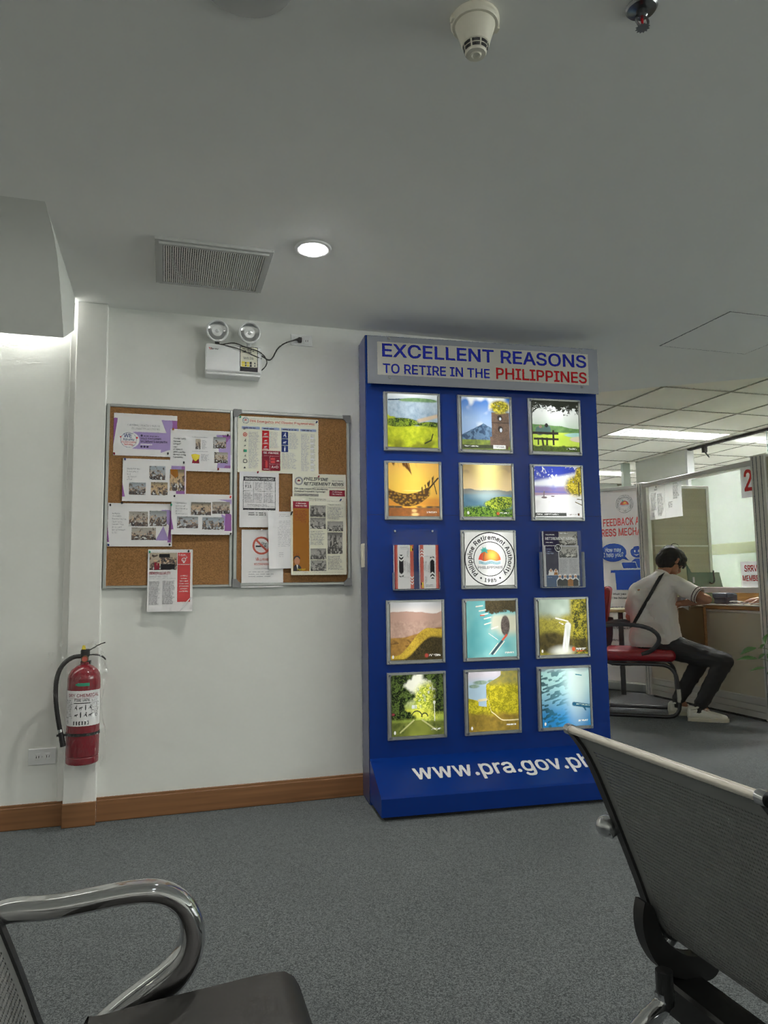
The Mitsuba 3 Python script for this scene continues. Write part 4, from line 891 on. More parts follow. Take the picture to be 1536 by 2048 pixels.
# emergency hotlines
k, F = sheet('hotline_notice', 'white Emergency Hotlines notice with a black bordered table', 0.347, 1.656, 0.200, 0.285, 0.007, lift=lambda u, v: 0.008 * (1 - v) ** 2 + 0.004 * (1 - v) * u, items=[
    ('table_border', 'ink_charcoal', [R(0.02, 0.238, 0.162, 0.022), R(0.018, 0.088, 0.164, 0.010), R(0.018, 0.09, 0.0018, 0.15), R(0.1805, 0.09, 0.0018, 0.15), R(0.02, 0.185, 0.16, 0.0014), R(0.02, 0.127, 0.16, 0.0014), R(0.07, 0.127, 0.0014, 0.112), R(0.124, 0.127, 0.0014, 0.112), R(0.02, 0.105, 0.16, 0.0008)]),
    ('heading_lettering', 'ink_white', [TX('EMERGENCY HOTLINES', 0.101, 0.243, 0.011, True, 'c', 0.144)] + [DISC(0.045 + 0.03 * i, 0.093, 0.002, 8) for i in range(4)]),
    ('lettering', 'ink_charcoal', [TX('911', 0.044, 0.203, 0.013, True, 'c')]),
    ('text_lines', 'ink_grey', [GREEK(0.028, 0.22, 0.036, 0.014, 0.006, 1, 0.4), GREEK(0.078, 0.19, 0.04, 0.044, 0.006, 2, 0.4), GREEK(0.13, 0.19, 0.04, 0.044, 0.006, 3, 0.4), GREEK(0.024, 0.13, 0.042, 0.05, 0.006, 4, 0.4), GREEK(0.076, 0.132, 0.042, 0.046, 0.006, 5, 0.4), GREEK(0.13, 0.13, 0.042, 0.05, 0.006, 6, 0.4), GREEK(0.04, 0.108, 0.12, 0.014, 0.006, 7, 0.4)]),
    ('text_lines', 'ink_charcoal', [GREEK(0.045, 0.055, 0.112, 0.026, 0.0095, 8, 0.36)])])
pin(k, F, 0.092, 0.281, 'ink_maroon')
# no smoking
def strokes(x, y, s, segs):
    return [PG([(x + a * s - .04 * s * dy, y + b * s + .04 * s * dx), (x + c * s - .04 * s * dy, y + d * s + .04 * s * dx), (x + c * s + .04 * s * dy, y + d * s - .04 * s * dx), (x + a * s + .04 * s * dy, y + b * s - .04 * s * dx)])
            for a, b, c, d in segs for l in [math.hypot(c - a, d - b)] for dx, dy in [((c - a) / l, (d - b) / l)]]
qing = [(.1, .85, .2, .75), (.05, .6, .22, .6), (.22, .6, .2, .1), (.2, .1, .32, .22), (.4, .85, .95, .85), (.45, .7, .9, .7), (.38, .56, .98, .56), (.66, .98, .66, .56), (.45, .45, .45, .05), (.45, .45, .9, .45), (.9, .45, .9, .05), (.45, .3, .9, .3), (.45, .17, .9, .17)]
zhi = [(.55, .95, .55, .1), (.2, .6, .2, .1), (.05, .1, .95, .1), (.55, .55, .88, .55)]
xi = [(.05, .75, .05, .3), (.05, .75, .28, .75), (.28, .75, .28, .3), (.05, .3, .28, .3), (.4, .85, .8, .85), (.55, .85, .4, .05), (.8, .85, .75, .55), (.75, .55, .95, .55), (.9, .5, .5, .05), (.55, .45, .95, .05)]
yan = [(.15, .7, .1, .4), (.25, .95, .2, .4), (.2, .4, .05, .05), (.38, .75, .32, .55), (.22, .35, .35, .1), (.48, .9, .95, .9), (.48, .9, .48, .05), (.95, .9, .95, .05), (.48, .07, .95, .07), (.55, .6, .88, .6), (.7, .8, .6, .2), (.7, .55, .85, .2)]
k, F = sheet('no_smoking_notice', 'white No Smoking sheet with a red crossed-out cigarette', 0.360, 1.360, 0.210, 0.292, 0.003, lift=lambda u, v: 0.004 * (1 - v), items=[
    ('cigarette', 'ink_black', [R(0.071, 0.204, 0.038, 0.007), R(0.115, 0.204, 0.004, 0.007), R(0.121, 0.204, 0.003, 0.007)] + [RING(0.106, 0.223, 0.0045, 0.006, 16), RING(0.113, 0.219, 0.005, 0.0065, 16), PG([(0.118, 0.214), (0.12, 0.214), (0.127, 0.226), (0.124, 0.226)])]),
    ('ban_symbol', 'ink_softred', [RING(0.1, 0.211, 0.036, 0.0455, 48), PG([(0.070, 0.236), (0.077, 0.243), (0.131, 0.187), (0.124, 0.18)])]),
    ('lettering', 'ink_softred', strokes(0.070, 0.134, 0.017, qing) + strokes(0.089, 0.134, 0.014, zhi) + strokes(0.104, 0.134, 0.014, xi) + strokes(0.119, 0.134, 0.015, yan) + [TX('NO SMOKING', 0.102, 0.112, 0.011, False, 'c', 0.078)]),
    ('text_lines', 'ink_light', [TX('INDOOR AND HALLS', 0.1, 0.092, 0.0046, True, 'c', 0.075), GREEK(0.035, 0.044, 0.14, 0.044, 0.0115, 4, 0.3)])])
pin(k, F, 0.1, 0.288, 'ink_white')
# letter with a folded edge
k, F = sheet('letter', 'typed white letter hanging askew between the no smoking sheet and the newsletter', 0.487, 1.452, 0.150, 0.292, 0.012, 'letter', rot=0.02, lift=lambda u, v: 0.030 * np.clip(1 - u / 0.36, 0, 1) ** 2 * (1 - 0.3 * v) + 0.004 * (1 - v), nx=24, items=[
    ('text_lines', 'ink_light', [GREEK(0.05, 0.264, 0.075, 0.018, 0.008, 1, 0.3), GREEK(0.052, 0.11, 0.075, 0.14, 0.0085, 2, 0.25), GREEK(0.056, 0.06, 0.03, 0.03, 0.01, 3, 0.25)])])
pin(k, F, 0.122, 0.276, 'ink_black')
# newsletter, two sheets
k, F = sheet('newsletter_page', 'cream newsletter front sheet under another sheet, only its italic masthead showing', 0.618, 1.655, 0.285, 0.52, 0.006, 'newsletter', 'paper_cream', lift=lambda u, v: 0.004 * (1 - v), items=[
    ('heading_lettering', 'ink_black', [TX('PHILIPPINE', 0.058, 0.484, 0.0165, True, 'l', 0.128, 0.22), TX('RETIREMENT NEWS', 0.058, 0.459, 0.0165, True, 'l', 0.212, 0.22)]),
    ('seal', 'ink_grey', [RING(0.033, 0.48, 0.015, 0.022, 28), RING(0.033, 0.48, 0.0125, 0.0135, 24)]), ('seal', 'ink_maroon', [PG([(0.024, 0.478), (0.028, 0.486), (0.033, 0.489), (0.038, 0.486), (0.042, 0.478)])]),
    ('text_lines', 'ink_charcoal', [R(0.11, 0.449, 0.165, 0.0014), GREEK(0.208, 0.484, 0.06, 0.005, 0.005, 2), TX('PRA joins select ISO pioneering', 0.01, 0.436, 0.0085, True, 'l', 0.176), TX('Certified Topnotch Agencies', 0.01, 0.4225, 0.0085, True, 'l', 0.162)]),
    ('photo', 'snapshot_print', [R(0.008, 0.402, 0.128, 0.012)], 24),
    ('box', 'ink_maroon', [R(0.194, 0.404, 0.084, 0.032)]), ('box_lettering', 'ink_white', [TX('A Glimpse on', 0.236, 0.424, 0.006, True, 'c'), TX('PRA Activities', 0.236, 0.412, 0.006, True, 'c')])])
pin(k, F, 0.137, 0.505, 'ink_maroon')
k, F = sheet('newsletter_page', 'cream newsletter sheet with a brown message column and black and white photos', 0.608, 1.532, 0.289, 0.404, 0.016, 'newsletter', 'paper_cream', lift=lambda u, v: 0.006 * (1 - v) ** 2 * (1 + u), items=[
    ('text_lines', 'ink_charcoal', [TX('Philippine Retirement News', 0.094, 0.391, 0.0055, False, 'l', 0.09), R(0.01, 0.384, 0.27, 0.0008)]),
    ('column', 'ink_brown', [R(0.010, 0.02, 0.084, 0.324)]), ('column_head', 'ink_maroon', [R(0.010, 0.344, 0.084, 0.036)]),
    ('column_lettering', 'ink_white', [TX('A Message', 0.052, 0.366, 0.0075, True, 'c'), TX('from the GM', 0.052, 0.353, 0.0075, True, 'c')]),
    ('text_lines', 'ink_maroon', [GREEK(0.018, 0.098, 0.07, 0.238, 0.0062, 4, 0.3)]),
    ('photo', 'snapshot_print', [R(0.1, 0.3, 0.082, 0.06)], 20), ('photo', 'snapshot_print', [R(0.1, 0.238, 0.082, 0.058)], 21), ('photo', 'snapshot_print', [R(0.1, 0.08, 0.082, 0.056)], 22), ('photo', 'snapshot_print', [R(0.1, 0.02, 0.082, 0.056)], 23),
    ('photo', 'snapshot_print', [R(0.19, 0.226, 0.084, 0.052)], 20.0 + 5), ('photo', 'snapshot_print', [R(0.19, 0.108, 0.08, 0.112)], 26),
    ('text_lines', 'ink_grey', [GREEK(0.1, 0.152, 0.08, 0.078, 0.0062, 7, 0.35), GREEK(0.19, 0.288, 0.084, 0.07, 0.0062, 8, 0.35), GREEK(0.19, 0.025, 0.084, 0.076, 0.0062, 9, 0.35), R(0.01, 0.012, 0.265, 0.0008)]),
    ('text_lines', 'ink_charcoal', [TX('a Message from page 1', 0.194, 0.363, 0.005, False, 'l', 0.07)]),
    ('portrait', 'ink_charcoal', [PG([(0.012, 0.021), (0.012, 0.042), (0.022, 0.052), (0.038, 0.052), (0.05, 0.042), (0.052, 0.021)]), DISC(0.030, 0.084, 0.016, 20, 0.014)]),
    ('portrait', 'ink_skin', [DISC(0.030, 0.072, 0.0145, 20, 0.02)]), ('portrait', 'ink_white', [PG([(0.026, 0.052), (0.036, 0.052), (0.032, 0.028)])]),
    ('caption', 'ink_yellow', [GREEK(0.03, 0.024, 0.056, 0.01, 0.005, 3, 0.5)])])
pin(k, F, 0.262, 0.39, 'ink_navy'); pin(k, F, 0.004, 0.32, 'ink_black')

# ------------------------------------------------------------------ fire extinguisher in a plastic bag
t = thing('fire_extinguisher', 'red dry chemical fire extinguisher in a clear plastic bag on the pilaster', 'fire extinguisher')
ex, ey = -0.349, 3.572
M = frame_of((ex, ey, 0), (1, 0, 0), (0, 1, 0), (0, 0, 1))
mat('extinguisher_red', (112, 12, 28), 0.16, spec=0.6, clearcoat=0.6, clearcoat_gloss=0.9)
R0 = 0.069
part('cylinder', lathe([(0, 0.298), (R0 - 0.006, 0.298), (R0 - 0.001, 0.302), (R0 - 0.001, 0.326), (R0 - 0.003, 0.330), (R0, 0.335), (R0, 0.668), (R0 - 0.004, 0.690), (R0 - 0.014, 0.708), (R0 - 0.034, 0.724), (0.020, 0.732), (0.016, 0.742), (0, 0.742)], 56, M), 'extinguisher_red', t, 30)
def F_cyl(z0, r):
    def F(s, q, n):
        a = s / r - math.pi / 2
        return np.stack([ex + (r + n) * np.cos(a), ey + (r + n) * np.sin(a), z0 + q], 1)
    return F
Fc = F_cyl(0.468, R0)
W_ = R0 * math.pi * 0.94
prints(t, Fc, [('label', 'paper', [R(-W_ / 2, 0, W_, 0.154, 40, 1)]),
               ('lettering', 'ink_maroon', [TX('DRY CHEMICAL', 0.006, 0.127, 0.0135, True, 'c', 0.146), R(-0.06, 0.121, 0.12, 0.001, 20, 1)]),
               ('lettering', 'ink_charcoal', [TX('FIRE SAFE', 0.0, 0.108, 0.011, True, 'c', 0.064), R(-0.036, 0.098, 0.072, 0.004, 8, 1)] + [GREEK(-0.085, 0.03, 0.044, 0.088, 0.0075, 3, 0.28), GREEK(0.04, 0.05, 0.044, 0.068, 0.0065, 4, 0.28)]
                + [p for i in range(4) for p in icon(-0.038 + 0.02 * i, 0.068, 0.026, i % 3)] + [p for i in range(4) for p in icon(-0.038 + 0.02 * i, 0.036, 0.027, (i + 1) % 3)]
                + [R(-0.036, 0.006, 0.018, 0.016), R(-0.012, 0.006, 0.018, 0.016), R(0.012, 0.006, 0.018, 0.016), RING(0.066, 0.045, 0.005, 0.007, 14), RING(-0.07, 0.018, 0.005, 0.0065, 14)]),
               ('pictogram', 'ink_white', icon(-0.034, 0.007, 0.014, 0) + icon(-0.010, 0.007, 0.014, 1) + [PG([(0.015, 0.009), (0.027, 0.009), (0.027, 0.02)])])])
prints(t, F_cyl(0.645, R0), [('green_tag', 'ink_green', [R(-0.022, -0.003, 0.052, 0.014, 14, 1), R(-0.030, 0.0, 0.012, 0.008, 4, 1)])])
part('strap', lathe([(R0 + 0.0005, 0.424), (R0 + 0.002, 0.424), (R0 + 0.002, 0.436), (R0 + 0.0005, 0.436)], 48, M), 'black_rubber', t, 30)
part('wall_bracket', cat_([bx(ex - 0.03, ex + 0.03, ey + 0.05, 3.646, 0.55, 0.58), bx(ex - 0.02, ex + 0.02, ey + 0.02, 3.646, 0.726, 0.742)]), 'black_plastic', t)
part('valve', cat_([cyl((ex, ey, 0.738), (ex, ey, 0.772), 0.016, n=18), bx(ex - 0.018, ex + 0.020, ey - 0.012, ey + 0.012, 0.766, 0.800, 0.004)]), 'black_plastic', t, 30)
g = part('gauge', cyl((ex + 0.002, ey - 0.012, 0.758), (ex + 0.002, ey - 0.026, 0.757), 0.0145, n=24), 'brass', t, 30)
mat('brass', (150, 104, 70), 0.3, 0.8)
part('dial', cyl((ex + 0.002, ey - 0.0262, 0.757), (ex + 0.002, ey - 0.0272, 0.757), 0.011, n=20), 'ink_softred', g)
part('handle', tube(spline([(ex + 0.012, ey, 0.792), (ex + 0.034, ey - 0.004, 0.803), (ex + 0.06, ey - 0.008, 0.818), (ex + 0.086, ey - 0.01, 0.827)], 16), 0, prof=[(0.010, 0.002), (-0.010, 0.002), (-0.010, -0.002), (0.010, -0.002)], upv=(0, 0, 1)), 'black_plastic', t)
part('lever', tube(spline([(ex + 0.012, ey, 0.772), (ex + 0.04, ey - 0.004, 0.774), (ex + 0.068, ey - 0.008, 0.768), (ex + 0.090, ey - 0.01, 0.750)], 16), 0, prof=[(0.010, 0.002), (-0.010, 0.002), (-0.010, -0.002), (0.010, -0.002)], upv=(0, 0, 1)), 'black_plastic', t)
part('safety_pin', cat_([cyl((ex - 0.004, ey - 0.016, 0.800), (ex - 0.004, ey - 0.016, 0.818), 0.009, 0.006, 12), cyl((ex - 0.004, ey - 0.016, 0.812), (ex - 0.004, ey + 0.014, 0.812), 0.003, n=8)]), 'ink_yellow', t, 30)
hs = spline([(ex - 0.016, ey - 0.002, 0.768), (ex - 0.042, ey - 0.006, 0.767), (ex - 0.072, ey - 0.012, 0.752), (ex - 0.100, ey - 0.018, 0.716), (ex - 0.115, ey - 0.022, 0.64), (ex - 0.108, ey - 0.03, 0.545), (ex - 0.092, ey - 0.034, 0.455)], 60)
part('hose', tube(hs, 0.0098, 14), 'black_rubber', t, 40)
part('hose_ferrule', cyl(hs[-1], hs[-1] + [0.003, 0, -0.014], 0.0105, n=14), 'aluminium', t, 30)
part('nozzle', cat_([cyl(hs[-1] + [0.003, 0, -0.012], hs[-1] + [0.016, 0, -0.074], 0.0105, 0.0125, 16), bx(hs[-1][0] - 0.012, hs[-1][0] + 0.03, ey - 0.04, ey - 0.028, 0.425, 0.433)]), 'black_plastic', t, 30)
# crumpled clear bag around the extinguisher
nz, na = 60, 72
def bag_surface(u, v):
    # u: angle, v: height 0..1
    z = 0.262 + v * 0.575
    cx = ex - 0.008 + 0.020 * np.sin(v * 5.0) - 0.03 * np.exp(-((v - 0.62) / 0.25) ** 2) * 0.6
    a = 0.082 + 0.050 * np.exp(-((v - 0.72) / 0.2) ** 2) + 0.010 * np.sin(9 * v) - 0.02 * (v > 0.95)
    b = 0.078 + 0.0 * v
    p = np.stack([np.cos(u) * 2.2, np.sin(u) * 2.2, v * 9], 1)
    w = (meshkit.fbm(p * 1.2, 3, 3) - 0.5) * 0.044 * (0.35 + 1.1 * np.clip(v - 0.6, 0, 1)) + (meshkit.noise(p * 5.2, 9) - 0.5) * 0.026 * (0.25 + 1.9 * np.clip(v - 0.7, 0, 1))
    rr = np.clip(1 + w / a, 0.3, 2)
    X = cx + a * np.cos(u) * rr
    Y = ey - 0.004 + b * np.sin(u) * rr
    return np.stack([X, np.minimum(Y, 3.640), z + (meshkit.noise(p * 2, 5) - 0.5) * 0.02], 1)
part('plastic_bag', {**mikit.ply(grid(bag_surface, np.linspace(0, 2 * math.pi, na), np.linspace(0, 1, nz)), 'bag_film', smooth=False)}, None, t, label='clear crumpled plastic bag')
scene['bag_film'] = {'type': 'thindielectric', 'int_ior': 1.4}
# ------------------------------------------------------------------ the blue display
pa = math.radians(-4.3238)
PD, PN = np.array([math.cos(pa), math.sin(pa), 0]), np.array([-math.sin(pa), math.cos(pa), 0])   # along the front, away from the viewer
PO = np.array([0.973, 3.502, 0.0])
UZ = np.array([0, 0, 1.0])
PM = np.eye(4); PM[:3, 0], PM[:3, 1], PM[:3, 2], PM[:3, 3] = PD, PN, UZ, PO          # local x along the front, y into the wall, z up
def loc(m, M=PM):
    m = m.copy(); m.apply_transform(M); return m
def Fp(u0, z0, out):
    """flat print on the display's front: local (s, t), standing out by out"""
    return lambda s, q, n: PO + np.outer(u0 + s, PD) + np.outer(z0 + q, UZ) - np.outer(out + n, PN)
disp = thing('display_stand', 'tall blue display stand with lit pictures and a white web address on its sloping foot', 'display stand')
PW = 1.308
part('body', loc(bx(0, PW, 0, 0.175, 0.0, 2.372, 0.002)), 'panel_blue', disp)
part('side_panel', loc(bx(-0.003, 0.0005, 0.004, 0.17, 0.01, 2.37)), 'panel_side', disp)
part('seam', loc(bx(0.0, PW, -0.0006, 0.001, 1.4285, 1.4305)), 'ink_indigo', disp)
Mx = PM @ frame_of((0, 0, 0), (0, 1, 0), (0, 0, 1), (1, 0, 0))
part('sloping_foot', prism([(0.002, 0.020), (0.002, 0.222), (-0.25, 0.108), (-0.262, 0.100), (-0.262, 0.020)], PW, Mx), 'panel_blue', disp)
part('plinth', loc(bx(0.02, PW - 0.02, -0.235, 0.0, 0, 0.021)), 'dark_gap', disp)  # dark block standing for the shadow gap under the foot
sl = np.array([0, -0.252, -0.114]); sl /= np.linalg.norm(sl)
def Ff(s, q, n):   # print on the sloping foot, t running up the slope
    o = PO + UZ * 0.222
    dn_ = PN * sl[1] + UZ * sl[2]
    nn = np.cross(PD, -dn_)
    return o + np.outer(s, PD) + np.outer(0.2766 - q, dn_) + np.outer(n, nn)
prints(disp, Ff, [('web_address', 'ink_white', [TX('www.pra.gov.ph', 0.188, 0.104, 0.102, True, 'l', 0.940)])], n0=0.0008)
# header sign of frosted acrylic on stand-offs
hd = part('header_sign', loc(bx(0.0, PW - 0.012, -0.052, -0.046, 2.100, 2.352, 0.001)), 'acrylic_grey', disp, label='frosted acrylic header')
mat('acrylic_grey', (126, 130, 138), 0.35, spec=0.5)
mat('acrylic_glow_tint', (172, 170, 162), 0.4)  # lighter tone: the glow inside the header is put into the colour
part('lit_window', loc(bx(0.052, 1.238, -0.0528, -0.052, 2.147, 2.322)), 'acrylic_glow_tint', hd)
part('clear_edge', {**mikit.ply(loc(bx(PW - 0.012, PW + 0.004, -0.052, -0.046, 2.100, 2.352)), 'clear_pane')}, None, hd)
prints(hd, Fp(0, 0, 0.0528), [('lettering', 'ink_deepblue', [TX('EXCELLENT REASONS', 0.077, 2.245, 0.0665, True, 'l', 1.150)]), ('lettering', 'ink_deepblue', [TX('TO RETIRE IN THE', 0.080, 2.158, 0.048, True, 'l', 0.582)]), ('lettering', 'ink_deepred', [TX('PHILIPPINES', 0.698, 2.158, 0.058, True, 'l', 0.528)])], n0=0.0008)
def standoff(u, z, out, r, parent):
    c = PO + PD * u + UZ * z
    part('standoff', cat_([cyl(c, c - PN * out, r * 0.55, n=12), cyl(c - PN * (out - 0.001), c - PN * (out + 0.004), r, r * 0.8, 16)]), 'chrome', parent, 35)
for u in (0.115, 1.195):
    for z in (2.341, 2.136):
        standoff(u, z, 0.053, 0.0085, hd)
# picture boxes
caps = ['lit picture of a green headland and bay, top left of the display', 'lit picture of a blue volcano and a ruined tower', 'lit picture of a park bench under a leafy branch', 'lit picture of a hammock before an orange sunset', 'lit picture of a misty lake under a golden sky', 'lit picture of a white beach under deep blue sky',
        'lit picture of brown mountain ridges', 'lit picture of a turquoise lagoon with outrigger boats', 'lit picture of a waterfall between mossy cliffs', 'lit picture of a garden pond between tall trees', 'lit picture of a yellow-green wooded cape from above', 'lit picture of a whale shark in blue water']
COLS = [(0.090, 0.396), (0.492, 0.799), (0.893, 1.203)]
ROWS = [(1.760, 2.072), (1.402, 1.709), (1.044, 1.352), (0.675, 0.995), (0.304, 0.634)]
mat('lightbox_metal', (196, 198, 196), 0.28, 0.8)
def lightbox(u0, u1, z0, z1, label, idx):
    t = thing('picture_box', label, 'picture', 'lit pictures on the blue display')
    part('back_plate', loc(bx(u0, u1, -0.014, 0.002, z0, z1, 0.002)), 'lightbox_metal', t)
    for a in ((u0 + 0.003, u0 + 0.015, z0 + 0.003, z1 - 0.003), (u1 - 0.015, u1 - 0.003, z0 + 0.003, z1 - 0.003), (u0 + 0.015, u1 - 0.015, z0 + 0.003, z0 + 0.015)):
        part('edge_strip', loc(bx(a[0], a[1], -0.018, -0.0135, a[2], a[3], 0.0015)), 'lightbox_metal', t)
    i0, i1, j0, j1 = u0 + 0.019, u1 - 0.018, z0 + 0.020, z1 - 0.012
    v = np.array([PO + PD * u - PN * 0.0185 + UZ * z for u, z in ((i0, j0), (i1, j0), (i1, j1), (i0, j1))])
    uv = np.array([(idx + 0.002, 0), (idx + 0.998, 0), (idx + 0.998, 1), (idx + 0.002, 1)])
    pr = mikit.ply((v, [(0, 1, 2), (0, 2, 3)]), 'landscape_print', uv=uv)
    pr['emitter'] = {'type': 'area', 'radiance': mikit.proc(landscape_light)}
    part('print', pr, None, t)
    for u in (u0 + 0.014, u1 - 0.014):
        for z in (z0 + 0.014, z1 - 0.014):
            standoff(u, z, 0.026, 0.0062, t)
    return t
k = 0
for r in (0, 1, 3, 4):
    for c in range(3):
        lightbox(COLS[c][0], COLS[c][1], ROWS[r][0], ROWS[r][1], caps[k], k); k += 1
def seal(cx, cy, Rr, small=False):
    """round seal: two rings, lettering around, sun over waves with a palm"""
    out = [('seal_ring', 'ink_charcoal', [RING(cx, cy, Rr * 0.965, Rr, 72), RING(cx, cy, Rr * 0.625, Rr * 0.65, 56)])]
    s = 'Philippine Retirement Authority'
    wd = [TX(ch, 0, 0, 1.0, True)[0][:, 0].max() if ch != ' ' else 0.3 for ch in s]
    tot = sum(wd) + 0.16 * len(s)
    a0, a1 = math.radians(228), math.radians(-48)
    pos, pcs = 0, []
    for ch, w in zip(s, wd):
        a = a0 + (a1 - a0) * (pos + w / 2) / tot
        if ch != ' ':
            pcs.append(TX(ch, cx + Rr * 0.725 * math.cos(a), cy + Rr * 0.725 * math.sin(a), Rr * 0.165, True, 'c', ang=a - math.pi / 2))
        pos += w + 0.16
    for ch, a in zip('1985', (-104, -95, -86, -77)):
        a = math.radians(a - 0)
        pcs.append(TX(ch, cx + Rr * 0.87 * math.cos(a), cy + Rr * 0.87 * math.sin(a), Rr * 0.13, True, 'c', ang=a + math.pi / 2))
    pcs += [DISC(cx + Rr * 0.8 * math.cos(math.radians(q)), cy + Rr * 0.8 * math.sin(math.radians(q)), Rr * 0.035, 16) for q in (-118, -62)]
    out.append(('seal_lettering', 'ink_charcoal', pcs))
    th = np.linspace(0, math.pi, 24)
    dome = [(cx + Rr * 0.5 * math.cos(a), cy - Rr * 0.10 + Rr * 0.46 * math.sin(a)) for a in th]
    wave = [(cx + Rr * 0.5 * (-1 + 2 * q / 20), cy - Rr * 0.10 + Rr * 0.03 * math.sin(q * 0.63)) for q in range(1, 20)]
    out.append(('seal_sun', 'ink_pinkred', [PG(dome + wave)]))
    ir = [(cx + Rr * 0.06 + Rr * 0.26 * math.cos(a), cy - Rr * 0.08 + Rr * 0.34 * math.sin(a)) for a in th]
    out.append(('seal_sun_core', 'ink_orange', [PG(ir)]))
    ir = [(cx + Rr * 0.06 + Rr * 0.13 * math.cos(a), cy + Rr * 0.04 + Rr * 0.2 * math.sin(a)) for a in th]
    out.append(('seal_sun_core', 'ink_yellow', [PG(ir)]))
    px, py = cx - Rr * 0.2, cy + Rr * 0.36
    fr = []
    for q in range(11):
        a = math.radians(-30 + 24 * q)
        l = Rr * (0.13 if q % 2 else 0.16)
        fr.append(PG([(px, py), (px + l * .5 * math.cos(a) - .018 * Rr * math.sin(a), py + l * .5 * math.sin(a) + .018 * Rr * math.cos(a)), (px + l * math.cos(a), py + l * math.sin(a)), (px + l * .5 * math.cos(a) + .018 * Rr * math.sin(a), py + l * .5 * math.sin(a) - .018 * Rr * math.cos(a))]))
    out.append(('seal_trunk', 'ink_brown', [PG([(px - .02 * Rr, py), (px + .02 * Rr, py), (px - .02 * Rr, cy - Rr * 0.08), (px - .07 * Rr, cy - Rr * 0.08)])]))
    out.append(('seal_palm', 'ink_teal', fr))
    wv = []
    for j in range(3):
        y0 = cy - Rr * (0.16 + 0.035 * j)
        up_ = [(cx + Rr * 0.5 * (-1 + 2 * q / 20), y0 + Rr * 0.022 * math.sin(q * 0.63)) for q in range(21)]
        wv.append(PG(up_ + [(x, y - Rr * 0.012) for x, y in up_[::-1]]))
    out.append(('seal_waves', 'ink_sky', wv))
    if not small:
        out.append(('seal_lettering', 'ink_grey', [TX('PHILIPPINES', cx, cy - Rr * 0.36, Rr * 0.09, True, 'c', Rr * 0.98)]))
    return out
t = lightbox(COLS[1][0], COLS[1][1], ROWS[2][0], ROWS[2][1], 'lit white panel with the round seal of a palm before a red sun', 12)
prints(t, Fp(0, 0, 0.0185), [x for x in seal(0.648, 1.200, 0.140) if x[0] in ('seal_ring', 'seal_lettering')], n0=0.001)

# the two acrylic leaflet holders
def holder(u0, u1, z0, z1, label, zs, dep):
    t = thing('leaflet_holder', label, 'leaflet holder', 'clear leaflet holders on the blue display')
    def q(a, b, c, d, e, f): return {**mikit.ply(loc(bx(a, b, c, d, e, f)), 'clear_pane')}
    v = lambda pts: {**mikit.ply((np.array([PO + PD * u - PN * o + UZ * z for u, o, z in pts]), [(0, 1, 2), (0, 2, 3)]), 'clear_pane')}
    part('back_sheet', v([(u0, 0.006, z0), (u1, 0.006, z0), (u1, 0.006, z1), (u0, 0.006, z1)]), None, t)
    part('front_sheet', v([(u0, dep, z0), (u1, dep, z0), (u1, dep, zs), (u0, dep, zs)]), None, t)
    for u in (u0, u1):
        part('edge', loc(bx(u - 0.0012, u + 0.0012, -dep, -0.006, z0, zs)), 'acrylic_edge', t)
    part('bottom', loc(bx(u0, u1, -dep, -0.004, z0 - 0.003, z0)), 'acrylic_edge', t)
    return t
mat('acrylic_edge', (150, 158, 166), 0.2)
h1 = holder(0.127, 0.366, 1.048, 1.354, 'clear wall holder with two red and white leaflet stacks', 1.135, 0.040)
for u in (0.141, 0.340):
    standoff(u, 1.345, 0.010, 0.0068, h1)
h2 = holder(0.932, 1.178, 1.048, 1.350, 'clear wall holder with dark retirement newsletters', 1.235, 0.034)
def flyer(u0, u1, label, flip):
    t = thing('leaflet_stack', label, 'leaflets', 'red and white leaflets')
    z0, z1 = 1.051, 1.273
    part('pages', loc(bx(u0, u1, -0.034, -0.009, z0, z1, 0.001)), 'paper', t)
    w, h = u1 - u0, z1 - z0
    M = (lambda s, q: (s, q)) if not flip else (lambda s, q: (w - s, h - q))
    def F(s, q, n):
        s, q = M(np.asarray(s), np.asarray(q))
        return PO + np.outer(u0 + s, PD) + np.outer(z0 + q, UZ) - np.outer(0.034 + n, PN)
    chev = lambda x, y, ww, hh: PG([(x, y), (x + ww / 2, y - hh), (x + ww, y), (x + ww, y + hh * .8), (x + ww / 2, y - hh * .2), (x, y + hh * .8)])
    prints(t, F, [('red_band', 'ink_softred', [R(0.0, 0, 0.016, h), R(w - 0.018, 0.0, 0.018, h)]), ('dark_band', 'ink_maroon', [R(0.0, 0, 0.005, h)]),
                  ('yellow_tab', 'ink_yellow', [R(w - 0.016, h - 0.032, 0.008, 0.028)]), ('arrow_print', 'ink_black', [PG([(0.024, 0.172), (0.046, 0.172), (0.046, 0.084), (0.035, 0.074), (0.024, 0.084)]), PG([(0.024, 0.069), (0.035, 0.058), (0.046, 0.069), (0.046, 0.062), (0.024, 0.062)]), R(w - 0.008, h - 0.03, 0.006, 0.012)]),
                  ('chevron', 'ink_white', [chev(0.022, 0.166, 0.026, 0.012), chev(0.022, 0.148, 0.026, 0.012), chev(0.022, 0.074, 0.026, 0.012)] + [chev(w - 0.018, 0.058 - 0.015 * i, 0.017, 0.009) for i in range(3)]),
                  ('text_lines', 'ink_grey', [R(0.05, 0.09 + 0.0, 0.0016, 0.05), R(0.056, 0.1, 0.0016, 0.04), R(0.066, 0.08, 0.0016, 0.055), R(0.072, 0.085, 0.0016, 0.045), R(0.078, 0.08, 0.0016, 0.05), R(0.066, 0.16, 0.0016, 0.03), R(0.072, 0.158, 0.0016, 0.04), R(0.03, h - 0.012, 0.04, 0.0016), R(0.03, h - 0.02, 0.045, 0.0012), R(0.03, 0.058, 0.045, 0.001)])], n0=0.0008)
flyer(0.131, 0.231, 'red and white leaflet stack in the left half of the clear holder', False)
